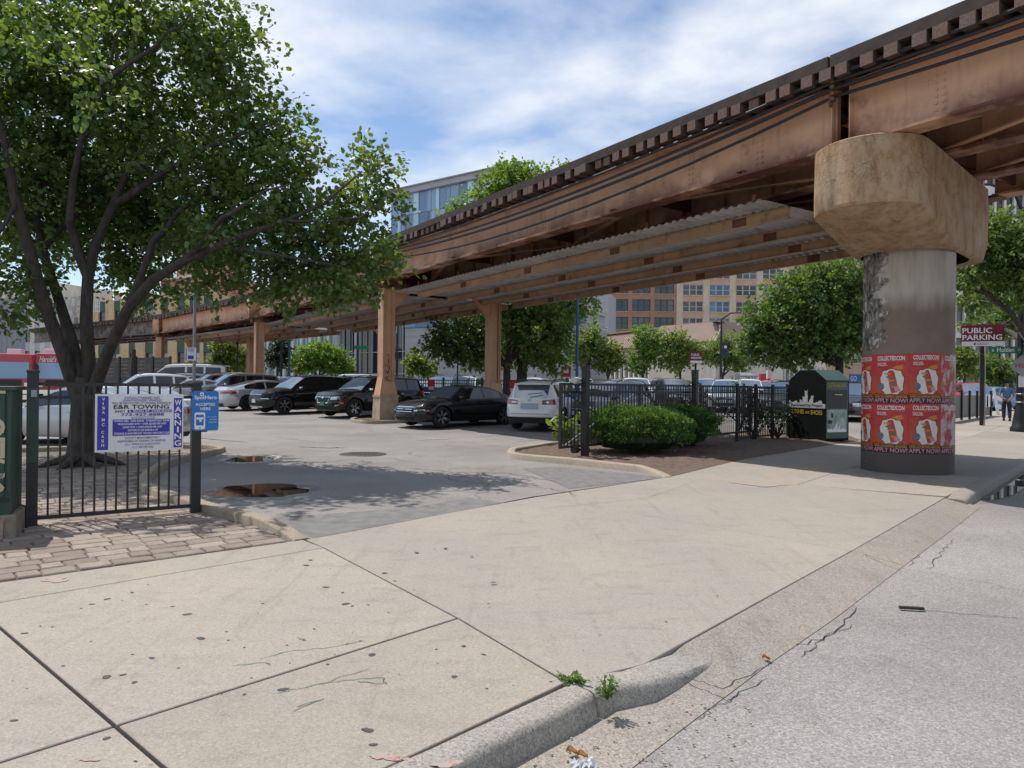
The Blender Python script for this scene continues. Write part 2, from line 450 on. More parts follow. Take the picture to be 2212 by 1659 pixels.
slab([G(1160, 1073), A2, A3, G(1722, 1047), G(1440, 1031)], 'apron', 0.004)
# pavement beyond the drive, two slabs across
e0, e1 = G(1440, 1031), G(2045, 1072)
mid0 = G(1722, 1047)
for i in range(14):
    f = lambda k: SWL + KD * (3.2 * k)
    a0 = e0 if i == 0 else f(i - 1); a1 = f(i)
    b0 = e1 + KD * (0 if i == 0 else 3.0 + 3.2 * (i - 1)); b1 = e1 + KD * (3.0 + 3.2 * i)
    m0 = mid0 if i == 0 else (a0 + b0) / 2; m1 = (a1 + b1) / 2
    slab([a0, m0, m1, a1], gap=0.004); slab([m0, b0, b1, m1], 'apron', 0.006)

# kerb of the road: rounded edge, dropped at the drive
def kerb_loft(name, stations, mat, parent=None):
    mb = MB(); rows = []
    for I, o, w, zt, zb in stations:
        I = Vector(I)
        rows.append([I + Vector((0, 0, -0.3)), I + Vector((0, 0, zt)), I + o * (w * 0.72) + Vector((0, 0, zt - 0.002)), I + o * (w * 0.90) + Vector((0, 0, zt - 0.012)),
                     I + o * w + Vector((0, 0, zt - 0.035 * min(1, (zt - zb) * 8))), I + o * (w + 0.025) + Vector((0, 0, zb)), I + o * (w + 0.025) + Vector((0, 0, -0.3))])
    n = len(rows[0])
    for r in rows: mb.v += [tuple(p) for p in r]
    for i in range(len(rows) - 1):
        for j in range(n - 1):
            mb.f.append((i * n + j, (i + 1) * n + j, (i + 1) * n + j + 1, i * n + j + 1))
    mb.f.append(tuple(range(n))); mb.f.append(tuple(range((len(rows) - 1) * n, len(rows) * n)))
    return mb.build(name, mat, parent, smooth=True, angle=50)
kn = Vector((ki.y, -ki.x, 0))
st = []
for i in range(24):
    p = k0 + ki * (-4.2 + i * 0.185) + Vector((random.uniform(-.004, .004), 0, 0))
    st.append((Vector((p.x, p.y, 0)), kn, 0.155 + random.uniform(-.006, .006), 0.002 + random.uniform(-.003, .003), -0.128))
struct(kerb_loft('kerb', st, 'kerb'))
kb = st[-1][0]
B0 = kb + ki * 0.012
AD = (A2 - A1).normalized()
tr = [(B0, 0.0, -.128), (G(1262, 1462), 0.0, -.128), (G(1300, 1454), -0.003, -.124), (G(1345, 1446), -0.010, -.114), (A1, -0.024, -.10), (A1 + AD * .15, -0.040, -.092), (A1 + AD * .30, -0.056, -.09), (A1 + AD * .50, -0.078, -.10), (A1 + AD * .65, -0.11, -.13)]
struct(kerb_loft('kerb', [(Vector((p.x, p.y, 0)), kn, 0.158 + .006 * k, z, zb) for k, (p, z, zb) in enumerate(tr)], 'kerb'))
# gutter pan, its inner edge under the kerb
def zed(p, z): return Vector((p.x, p.y, z))
gi = [zed(k0 - ki * 4.5, -.122), zed(k0, -.122), zed(G(1300, 1454), -.118), zed(A1, -.098), zed(A1 + AD * .25, -.062), zed(A1 + AD * .5, -.040), zed((A1 + A2) / 2, -.038), zed(A2, -.040), zed((A2 + A3) / 2, -.034), zed(A3, -.03)]
go = [(G(880, 2000, -0.121)), G(1365, 1659, -0.121), G(1480, 1570, -0.121), G(1546, 1520, -0.121), G(1600, 1480, -0.121), G(1648, 1443, -0.121), G(1800, 1338, -0.121), G(1949, 1225, -0.121), G(2060, 1142, -0.121), G(2118, 1095, -0.121)]
mb = MB()
for a, b in zip(gi, go):
    for f in (0, .25, .5, .75, 1): mb.v.append(tuple(a.lerp(b, f)))
for i in range(len(gi) - 1):
    for j in range(4): mb.f.append((i * 5 + j, i * 5 + j + 1, i * 5 + j + 6, i * 5 + j + 5))
struct(mb.build('gutter', 'gutter', smooth=True))
# kerb beyond the drive
st = []
for i in range(26):
    s = i * 0.25 if i < 8 else 2 + (i - 8) * 3.0
    p = e1 + KD * s
    st.append((Vector((p.x, p.y, gz(p.y))), KN, 0.24, (-0.03 if i == 0 else -0.01 if i == 1 else 0.01), -0.12))
struct(kerb_loft('kerb', st, 'kerb'))

def low_kerb(name, path, w, h, mat='lot_kerb', ends=(False, False), z0=0.0):
    """rounded kerb that stands up on both sides, following a ground path"""
    P2 = [Vector((p[0], p[1], 0)) for p in path]
    fine = []
    for i in range(len(P2) - 1):
        a, b, c, d = P2[max(i - 1, 0)], P2[i], P2[i + 1], P2[min(i + 2, len(P2) - 1)]
        n = max(2, int((c - b).length / 0.15))
        for k in range(n):
            t = k / n
            fine.append(0.5 * ((2 * b) + (c - a) * t + (2 * a - 5 * b + 4 * c - d) * t * t + (3 * b - a - 3 * c + d) * t ** 3))
    fine.append(P2[-1])
    mb = MB(); n = 6; L = len(fine)
    for i, p in enumerate(fine):
        d = (fine[min(i + 1, L - 1)] - fine[max(i - 1, 0)]).normalized(); o = Vector((d.y, -d.x, 0))
        hh = h
        if ends[0]: hh = min(hh, 0.01 + h * i / 5)
        if ends[1]: hh = min(hh, 0.01 + h * (L - 1 - i) / 5)
        z = gz(p.y) + z0
        for f, zz in ((-.5, -.2), (-.5, hh - .02), (-.38, hh), (.38, hh), (.5, hh - .025), (.54, -.2)):
            mb.v.append((p.x + o.x * w * f, p.y + o.y * w * f, z + zz + random.uniform(-.002, .002)))
    for i in range(L - 1):
        for j in range(n - 1): mb.f.append((i * n + j, (i + 1) * n + j, (i + 1) * n + j + 1, i * n + j + 1))
    mb.f.append(tuple(range(n))); mb.f.append(tuple(range((L - 1) * n, L * n)))
    return struct(mb.build(name, mat, smooth=True, angle=50))
LK = [G(652, 1166), G(600, 1146), G(540, 1129), G(440, 1103), G(345, 1072), G(314, 1054), G(316, 1035), G(335, 1020), G(375, 1001), G(469, 979), G(470, 972), G(400, 968), G(200, 972), G(-60, 980)]
low_kerb('kerb', LK, 0.17, 0.10, ends=(True, False))
BK = [G(1444, 1031), G(1405, 1022), G(1330, 1013), G(1240, 1003), G(1150, 995), G(1112, 990), G(1105, 983), G(1122, 976), G(1215, 962), G(1290, 954)]
low_kerb('kerb', BK, 0.18, 0.12, ends=(True, False))
bed = [Vector((p.x, p.y, 0)) for p in BK] + [Vector((9.0, 25.2, 0)), Vector((11.2, 24.6, 0)), Vector((10.6, 21.6, 0)), SWL + KD * 5.6, SWL + KD * 2, SWL]
mb = bmesh.new(); mb.faces.new([mb.verts.new(p) for p in bed]); bmesh.ops.triangulate(mb, faces=mb.faces)
for _ in range(5): bmesh.ops.subdivide_edges(mb, edges=[e for e in mb.edges if e.calc_length() > 0.45], cuts=1, use_grid_fill=True); bmesh.ops.triangulate(mb, faces=mb.faces)
for v in mb.verts:
    side_ = min(1.0, max(0.0, -(Vector((v.co.x, v.co.y, 0)) - SWL).dot(KN) / 0.5))
    v.co.z = 0.006 + gz(v.co.y) + side_ * (0.045 + random.uniform(-.025, .03))
bmesh.ops.recalc_face_normals(mb, faces=mb.faces)
me = bpy.data.meshes.new('planting_bed'); mb.to_mesh(me); mb.free(); me.materials.append(MAT['soil']); me.shade_smooth()
struct(link('planting_bed', me))

# pavers around the tree and the railing
pave = struct(sheet('paving', [G(0, 1257) - dd * 5, G(0, 1257), G(640, 1166)] + [p for p in LK[1:]] + [Vector((-14, 14.5, 0)), Vector((-14, 4, 0))], lambda x, y: -0.003, 'joint_fill', ()))
ppoly = [G(0, 1257) - dd * 4, G(0, 1257), G(640, 1168)] + [p + (Vector((-6.5, 11.5, 0)) - p).normalized() * 0.12 for p in LK[1:-1]] + [Vector((-12, 14.5, 0)), Vector((-10, 5, 0))]
def inside(x, y, poly):
    r = False; j = len(poly) - 1
    for i in range(len(poly)):
        xi, yi, xj, yj = poly[i][0], poly[i][1], poly[j][0], poly[j][1]
        if (yi > y) != (yj > y) and x < (xj - xi) * (y - yi) / (yj - yi) + xi: r = not r
        j = i
    return r
pn = Vector((-dd.y, dd.x, 0)); po = G(0, 1257) - dd * 4.2
sizes = [0.165, 0.25, 0.33]
pmesh = {}
for w in sizes:
    for k in range(3):
        m = MB(); jj = [random.uniform(-.006, .006) for _ in range(8)]
        m.box((0, 0, 0), (w - 0.014, 0.186, 0.07))
        m.v = [(x + jj[i % 8], y + jj[(i * 3 + 1) % 8], z + jj[(i * 5) % 8] * .6) for i, (x, y, z) in enumerate(m.v)]
        pmesh[w, k] = m.mesh('paver', 'paver', bevel=0.009, seg=1)
cand = []
row = 0
while row * 0.2 < 10.5:
    s = random.uniform(-.2, 0)
    while s < 11:
        w = random.choice([0.25, 0.33, 0.33, 0.165])
        c = po + dd * (s + w / 2) + pn * (0.11 + row * 0.2)
        if all(inside(c.x + ox, c.y + oy, ppoly) for ox, oy in ((0, 0), (.1, .05), (-.1, -.05))) and c.x > -0.74 * c.y - 0.5:
            cand.append((c.length, c, w))
        s += w
    row += 1
cand.sort(key=lambda q: q[0])
prot = math.atan2(dd.y, dd.x)
for d, c, w in cand[:300]:
    link('paver', pmesh[w, random.randrange(3)], pave, (c.x, c.y, -0.025 + random.uniform(-.004, .005)), (random.uniform(-.012, .012), random.uniform(-.012, .012), prot + random.uniform(-.015, .015)))
mb = MB(); rm = Matrix.Rotation(prot, 3, 'Z')
for d, c, w in cand[300:]:
    mb.box((c.x, c.y, -0.025 + random.uniform(-.006, .006)), (w - .014, .186, .07), rm)
tag(mb.build('paver_field', 'paver', pave), kind='stuff')

# puddles, cover, cracks, gum, paint
def blob(name, cx, cy, rx, ry, z, mat, rough=0.12, n=40, rot=0.0, parent=None):
    ph = [random.uniform(0, 6.28) for _ in range(4)]
    pts = []
    for i in range(n):
        a = 2 * math.pi * i / n
        r = 1 + rough * (math.sin(2 * a + ph[0]) + 0.6 * math.sin(3 * a + ph[1]) + 0.5 * math.sin(5 * a + ph[2]) + .3 * math.sin(9 * a + ph[3]))
        x, y = rx * r * math.cos(a), ry * r * math.sin(a)
        pts.append((cx + x * math.cos(rot) - y * math.sin(rot), cy + x * math.sin(rot) + y * math.cos(rot), z))
    m = MB(); m.add(pts, [tuple(range(n))])
    return m.build(name, mat, parent)
def px_blob(name, x, y, w, h, z, mat, rough=0.12, parent=None):
    a, b, c, d = G(x - w / 2, y, z), G(x + w / 2, y, z), G(x, y - h / 2, z), G(x, y + h / 2, z)
    cc = (a + b) / 2
    return blob(name, cc.x, (c.y + d.y) / 2, (b - a).length / 2, abs(c.y - d.y) / 2, z, mat, rough, parent=parent)
struct(px_blob('wet_patch', 560, 1060, 240, 31, -0.0045, 'fresh_tar', 0.10))
struct(px_blob('puddle', 560, 1060, 228, 27, -0.003, 'puddle', 0.13))
struct(px_blob('wet_patch', 540, 992, 124, 20, -0.0045, 'white_line', 0.06))
struct(px_blob('puddle', 540, 992, 104, 13, -0.003, 'puddle', 0.06))
q = G(2150, 1062, -0.12)
struct(blob('puddle', q.x + 0.9, q.y + 1.05, 2.5, 0.33, -0.119, 'puddle', 0.10, rot=math.atan2(KD.y, KD.x)))
def strip(name, pts, w, mat, z=0.003, jit=0.0, parent=None, sub=6):
    pts = [Vector(p) for p in pts]; fine = []
    for a, b in zip(pts, pts[1:]):
        for k in range(sub):
            t = k / sub; q = a.lerp(b, t)
            if 0 < k: q = q + Vector((random.uniform(-jit, jit), random.uniform(-jit, jit), 0))
            fine.append(q)
    fine.append(pts[-1]); m = MB(); L = len(fine)
    for i, p in enumerate(fine):
        d = (fine[min(i + 1, L - 1)] - fine[max(i - 1, 0)]); d.z = 0; d.normalize()
        ww = w * (0.5 + 0.5 * random.random() if jit else 1) * (0.3 if jit and i in (0, L - 1) else 1) / 2
        m.v += [(p.x - d.y * ww, p.y + d.x * ww, p.z + z), (p.x + d.y * ww, p.y - d.x * ww, p.z + z)]
        if i: m.f.append((2 * i - 2, 2 * i - 1, 2 * i + 1, 2 * i))
    return m.build(name, mat, parent)
for pts, z, w, j in [
    ([(1250, 1070), (1190, 1055), (1100, 1048), (990, 1040), (960, 1030)], 0.0, .02, .04),
    ([(1400, 1438), (1480, 1462), (1560, 1490), (1650, 1443)], -0.075, .012, .012),
    ([(1845, 1192), (1890, 1205), (1955, 1222)], -0.06, .012, .012),
    ([(1660, 1440), (1700, 1400), (1800, 1370), (1850, 1312)], -0.124, .009, .035),
    ([(1730, 1420), (1760, 1390), (1840, 1350)], -0.124, .008, .03),
    ([(1960, 1316), (2060, 1325), (2212, 1337)], -0.124, .008, .02),
    ([(1960, 1225), (1990, 1180), (2040, 1150), (2080, 1120)], -0.124, .010, .04),
    ([(2000, 1230), (2040, 1190), (2060, 1165)], -0.124, .009, .04),
    ([(1500, 1555), (1540, 1530), (1600, 1500)], -0.124, .006, .02),
    ([(640, 965), (715, 968), (745, 966)], 0.0, .09, .07),
    ([(690, 1000), (760, 992), (840, 990), (900, 998)], 0.0, .02, .06),
    ([(600, 945), (680, 955), (720, 957)], 0.0, .02, .04),
    ([(880, 1010), (980, 1020), (1100, 1022), (1200, 1040)], 0.0, .025, .05),
    ([(1165, 1100), (1400, 1075), (1500, 1040)], 0.0, .006, .02)]:
    struct(strip('crack', [G(x, y, z) for x, y in pts], w, 'crack', 0.004, j))
# steel plate line, painted bay lines
for a, b in [((1024, 944), (1110, 936)), ((900, 951), (985, 947)), ((1118, 953), (1215, 946)), ((445, 925), (530, 905)), ((590, 915), (650, 912))]:
    struct(strip('bay_line', [G(*a), G(*b)], 0.09, 'white_line', 0.003))
mh = thing('manhole_cover', 'round iron manhole cover set in the lot asphalt', 'manhole cover', G(784, 981))
mbm = MB(); mbm.lathe([(0.0, .004), (.40, .004), (.40, .0), (.43, .0), (.43, .006), (.50, .006), (.52, -.01)], 28); mbm.build('rim', 'cast_iron', mh)
for k in range(7):
    MB().box((-.27 + k * .09, 0, .007), (.035, .28 + .25 * math.sin(math.pi * (k + .5) / 7), .006)).build('rib', 'crack', mh)
mb = MB()
random.seed(11)
gum = [(570, 372), (463, 400), (397, 422), (745, 432), (175, 517), (105, 548), (978, 541), (655, 655), (580, 760), (1055, 813), (1222, 791), (460, 737), (585, 1101), (460, 1002), (1415, 682), (1606, 641), (1588, 967), (1612, 1030), (1962, 736), (2003, 604), (1885, 617), (1493, 421), (1521, 430), (1591, 425), (1408, 349), (1427, 268), (1480, 372), (1706, 321), (1661, 287), (2132, 328), (2110, 421), (2070, 268), (1135, 420), (300, 328), (360, 315), (394, 327), (660, 275), (35, 365), (1342, 232), (1323, 254), (808, 466), (1240, 600), (2060, 207), (2038, 214), (1800, 198), (1877, 183), (1925, 180), (986, 578), (868, 570), (60, 925), (2090, 640), (530, 728)]
gum = [(x * .5, 1094.5 + y * .5) for x, y in gum] + [(random.uniform(0, 1500), random.uniform(1180, 1500)) for _ in range(90)] + [(random.uniform(1150, 1800), random.uniform(1060, 1300)) for _ in range(40)]
okpoly = [(0, 1310), (690, 1185), (1150, 1085), (1440, 1040), (1720, 1050), (1840, 1185), (1400, 1425), (1230, 1460), (980, 1590), (700, 1659), (0, 1659)]
for i, (x, y) in enumerate(gum):
    if not inside(x, y, okpoly): continue
    c = G(x, y); r = .006 + .017 * random.random() ** 2 if i < 52 else .002 + .006 * random.random() ** 2
    ph = random.uniform(0, 6); n = 10
    zc_ = -0.030 * max(0, (c - A1).dot(kn) + 1.5) / 1.5 if c.x > 0.5 else 0.0
    mb.add([(c.x + r * (1 + .25 * math.sin(2 * a + ph) + .15 * math.sin(3 * a)) * math.cos(a) * 1.25, c.y + r * (1 + .25 * math.sin(2 * a + ph)) * math.sin(a), max(zc_, -.03) + .0025) for a in [6.283 * k / n for k in range(n)]], [tuple(range(n))])
tag(mb.build('gum_stains', 'gum', sidewalk), kind='stuff')
for x, y, w, h in [(830, 1634, 55, 16), (885, 1641, 26, 8), (965, 1650, 60, 14), (120, 1252, 60, 10), (1640, 1046, 90, 8), (190, 1640, 40, 8)]:
    px_blob('paint_mark', x, y, w, h, 0.0035, 'red_paint', 0.3, sidewalk)
for pts in [[(590, 1500), (640, 1490), (690, 1478), (800, 1445)], [(690, 1478), (745, 1470), (830, 1465), (835, 1478), (770, 1472)], [(560, 1425), (620, 1408), (720, 1398), (790, 1385)], [(500, 1440), (570, 1432), (580, 1438)], [(630, 1540), (700, 1510), (640, 1528)], [(640, 1378), (660, 1385), (650, 1380)]]:
    strip('paint_drip', [G(*p) for p in pts], .006, 'green_paint', .003, .012, sidewalk, 5)
# ------------------------------------------------------------------ elevated railway
def steel(name, col, rust=(0.14, 0.045, 0.022), lo=0.52, hi=0.72, zband=None, rough=0.62):
    m, t, b, o = newmat(name)
    v = pos(t)
    c = mixc(t, ramp(t, noise(t, v, 1.1, 6, 0.6), [(0.3, 0.0), (0.7, 1.0)]), tuple(x * 0.82 for x in col), tuple(x * 1.12 for x in col))
    streak = noise(t, pos(t, (6, 6, 0.6)), 1.5, 5, 0.6)
    c = mixc(t, ramp(t, streak, [(0.55, 0.0), (0.8, 0.35)]), c, rust)
    n = noise(t, v, 2.3, 8, 0.66)
    c = mixc(t, ramp(t, n, [(lo, 0.0), (hi, 0.9)]), c, rust)
    if zband:                                            # rust creeping up the web from the bottom flange
        s = t.nodes.new('ShaderNodeSeparateXYZ'); t.links.new(t.nodes.new('ShaderNodeTexCoord').outputs['Object'], s.inputs[0])
        mr = t.nodes.new('ShaderNodeMapRange'); mr.inputs[1].default_value = zband[1]; mr.inputs[2].default_value = zband[0]
        t.links.new(s.outputs['Z'], mr.inputs[0])
        ad = t.nodes.new('ShaderNodeMath'); ad.operation = 'MULTIPLY'
        t.links.new(mr.outputs[0], ad.inputs[0]); t.links.new(ramp(t, noise(t, v, 0.8, 7, 0.65), [(0.40, 0.15), (0.56, 1.0)]), ad.inputs[1])
        c = mixc(t, ad.outputs[0], c, rust)
    t.links.new(c, b.inputs['Base Color']); b.inputs['Roughness'].default_value = rough
    b.inputs['Specular IOR Level'].default_value = 0.35
    bump(t, b, noise(t, v, 25, 4), 0.12, 0.01)
steel('girder_paint', (0.66, 0.385, 0.24), (0.13, 0.045, 0.026), 0.58, 0.80, (5.60, 6.15))
steel('column_paint', (0.55, 0.315, 0.185), (0.26, 0.11, 0.06), 0.62, 0.82)
steel('canopy_beam_paint', (0.46, 0.30, 0.18), (0.13, 0.055, 0.028), 0.55, 0.72)
steel('rusty_steel', (0.17, 0.075, 0.045), (0.06, 0.025, 0.018), 0.45, 0.7)
steel('galvanized', (0.52, 0.51, 0.50), (0.17, 0.14, 0.12), 0.52, 0.78, None, 0.5)
steel('old_girder', (0.25, 0.215, 0.19), (0.07, 0.05, 0.04), 0.42, 0.62)
M('tie_wood', (0.095, 0.060, 0.045), 0.92, var=0.35, scale=7, bmp=0.6, bscale=30, stretch=(1, 1, 4))
M('tie_end', (0.16, 0.105, 0.085), 0.95, var=0.35, scale=30, bmp=0.5, bscale=60)
M('timber_dark', (0.055, 0.040, 0.034), 0.92, var=0.3, scale=5)
M('cable_black', (0.022, 0.022, 0.026), 0.45, var=0.0)
M('cable_grey', (0.30, 0.27, 0.25), 0.5, var=0.1)
ZB, ZT = 5.60, 6.66                                     # underside and top of the girders
DB = Vector((-0.555, 0.832, 0)).normalized(); PB = Vector((DB.y, -DB.x, 0))
NB = Vector((5.6, 12.1, 0))
TS = (0.0, 1.75, 3.6, 5.35)
tie_l = MB().box((0, 2.67, 0), (0.20, 6.55, 0.20)).mesh('tie', 'tie_wood', bevel=0.008, seg=1)
def tie_mesh(over):
    m = MB().box((0, (5.35 + over - over) / 2, 0), (0.21, 5.35 + 2 * over, 0.19)).mesh('tie', 'tie_wood')
    m.materials.append(MAT['tie_end'])
    for p in m.polygons:
        if abs(p.normal.y) > 0.9: p.material_index = 1
    return m
TIES = [tie_mesh(0.50), tie_mesh(0.50), tie_mesh(0.44), tie_mesh(0.55)]
def span(label, a, b, canopy=True, detail=2, seed=1, paint='girder_paint', ts=TS):
    """one span of plate girders; local x runs along the track, local y to its far side, both ends at the given ground points"""
    rnd = random.Random(seed)
    a, b = Vector(a), Vector(b); d = b - a; L = d.length
    ang = math.atan2(d.y, d.x)
    root = thing('viaduct_span', label, 'railway viaduct', (a.x, a.y, 0), ang, 'spans of the elevated railway')
    # local +y is to the left of the direction; the far side of the bridge lies to the right -> flip sign
    Y = lambda t: -t
    for k, t in enumerate(ts):
        g = MB()
        g.box((L / 2, Y(t), (ZB + ZT) / 2), (L - 0.22, 0.02, ZT - ZB - 0.03))
        gd = g.build('girder', paint, root)
        f = MB().box((L / 2, Y(t), ZB + .012), (L - .22, 0.42, 0.045)).build('bottom_flange', paint, gd)
        MB().box((L / 2, Y(t), ZT - .012), (L - .22, 0.34, 0.03)).build('top_flange', paint, gd)
        an = MB()
        for z0, zz in ((ZB + .03, ZB + .13), (ZT - .13, ZT - .03)):
            for s in (-1, 1): an.box((L / 2, Y(t) + s * .018, (z0 + zz) / 2), (L - .22, .016, zz - z0))
        an.build('angle_iron', paint, gd)
        if detail >= 1:
            n = int(L / 1.25)
            for i in range(n + 1):
                if k and detail < 2: continue
                x = .14 + (L - .28) * i / n
                if k == 0 and 0 < i < n:
                    continue
                MB().box((x, Y(t), (ZB + ZT) / 2), (0.02, .26, ZT - ZB - .08)).build('stiffener', paint, gd)
        if k == 0 and detail >= 1:
            rv = MB()
            n = int(L / 1.62)
            for i in range(1, n):
                x = (L) * i / n + rnd.uniform(-.1, .1)
                for dxx in (-.055, .055):
                    for z in [ZB + .20 + .105 * q for q in range(7)]:
                        rv.box((x + dxx, Y(t) + .016, z), (.036, .02, .036))
                if i % 2:
                    for z in (ZB + .68, ZB + .62): rv.box((x + .13, Y(t) + .014, z), (.024, .014, .024)); rv.box((x + .18, Y(t) + .014, z), (.024, .014, .024))
            tag(rv.build('rivets', paint, gd), kind='stuff')
            for i in range(int(L / 4)):
                x = 2 + 4 * i + rnd.uniform(-.6, .6)
                MB().box((x, Y(t) + .08, ZB + .12), (.18, .12, .014)).box((x - .08, Y(t) + .08, ZB + .08), (.014, .13, .10)).build('clip_angle', paint, gd)
    # cross frames and lateral bracing
    n = max(3, int(L / 4.2))
    for i in range(n + 1):
        x = .45 + (L - .9) * i / n
        MB().box((x, Y(ts[-1] / 2), ZB + .42), (.06, ts[-1] - .06, .5)).build('cross_frame', 'rusty_steel', root)
    for i in range(n):
        x0, x1 = .5 + (L - 1) * i / n, .5 + (L - 1) * (i + 1) / n
        s = i % 2
        for p in range(3):
            t0, t1 = (ts[p], ts[p + 1]) if s else (ts[p + 1], ts[p])
            MB().bar((x0, Y(t0), ZB + .08), (x1, Y(t1), ZB + .08), .12, .03).build('brace', 'column_paint', root)
    # ties
    x = 0.1
    q = 0
    while x < L - .05:
        link('tie', TIES[rnd.choice([0, 0, 1, 2, 3])], root, (x, Y(5.35), ZT + .105), (0, 0, rnd.uniform(-.012, .012)))
        x += rnd.choice([.32, .36, .36, .40, .46]); q += 1
    for t, w, h, z, nm in ((-.40, .16, .20, ZT + .305, 'guard_timber'), (5.7, .2, .13, ZT + .27, 'guard_timber')):
        MB().box((L / 2, Y(t), z), (L, w, h)).build(nm, 'timber_dark', root)
    MB().box((L / 2, Y(2.42), ZT + .235), (L, 5.5, .05)).build('sun_block_deck', 'timber_dark', root)  # closed deck added to keep sun and sky from showing through the ties
    for t in (.17, 1.6, 3.75, 5.2):
        MB().box((L / 2, Y(t), ZT + .29), (L, .07, .17)).build('rail', 'rusty_steel', root)
    if canopy:
        x0, x1 = (1.7 if detail > 1 else .3), L - .3
        m = MB(); n = int((x1 - x0) / .055)
        ya, yb = Y(.18), Y(6.0)
        for i in range(n + 1):
            z = 5.16 + (.020 if (i // 2) % 2 else -.020)
            xx = x0 + (x1 - x0) * i / n
            m.v += [(xx, ya, z), (xx, yb, z)]
            if i: m.f.append((2 * i - 2, 2 * i, 2 * i + 1, 2 * i - 1))
        c = m.build('corrugated_canopy', 'galvanized', root)
        ns = 4
        for j, t in enumerate((.95, 2.65, 4.3, 5.85)):
            bx = MB()
            bx.box(((x0 + x1) / 2 - (.3 if j == 0 else 0), Y(t), 5.015), (x1 - x0 + (.2 if j else -.6), .012, .22))
            bx.box(((x0 + x1) / 2 - (.3 if j == 0 else 0), Y(t), 4.912), (x1 - x0 + (.2 if j else -.6), .12, .016))
            bx.box(((x0 + x1) / 2 - (.3 if j == 0 else 0), Y(t), 5.118), (x1 - x0 + (.2 if j else -.6), .12, .016))
            be = bx.build('canopy_beam', 'canopy_beam_paint', root)
            xx = x0 + 1.2 + .5 * j
            while xx < x1 - .5:
                MB().box((xx, Y(t), 5.015), (.34, .05, .20)).build('splice_plate', 'rusty_steel', be)
                xx += 3.9
            xx = x0 + .8
            while xx < x1:
                for s in (0,):
                    MB().box((xx, Y(t) + .06, 5.33), (.09, .012, .40)).build('hanger', 'girder_paint', be)
                xx += 3.1
    return root
bent1 = NB + DB * 19.1
bent2 = NB + DB * 38.4
bent3 = Vector((-29.2, 59.1, 0)); bent4 = Vector((-51.0, 76.0, 0))
span('rust brown viaduct span overhead beyond the round concrete pier, nearest the street corner', NB - DB * 19.5, NB - DB * 0.02, False, 2, 3)
span('long brown viaduct span with corrugated canopy between round pier and the parked black sedan', NB + DB * 0.02, bent1 - DB * .02, True, 2, 4)
span('second canopied viaduct span, over the black utility vehicles and behind the leafy tree', bent1 + DB * .02, bent2, True, 1, 5)
span('third viaduct span curving away behind the parking sign pole', bent2 + DB * .3, bent3, True, 1, 6)
span('farthest viaduct span of dark old girders behind the trunks of the big tree', bent3, bent4, False, 0, 8, 'old_girder')

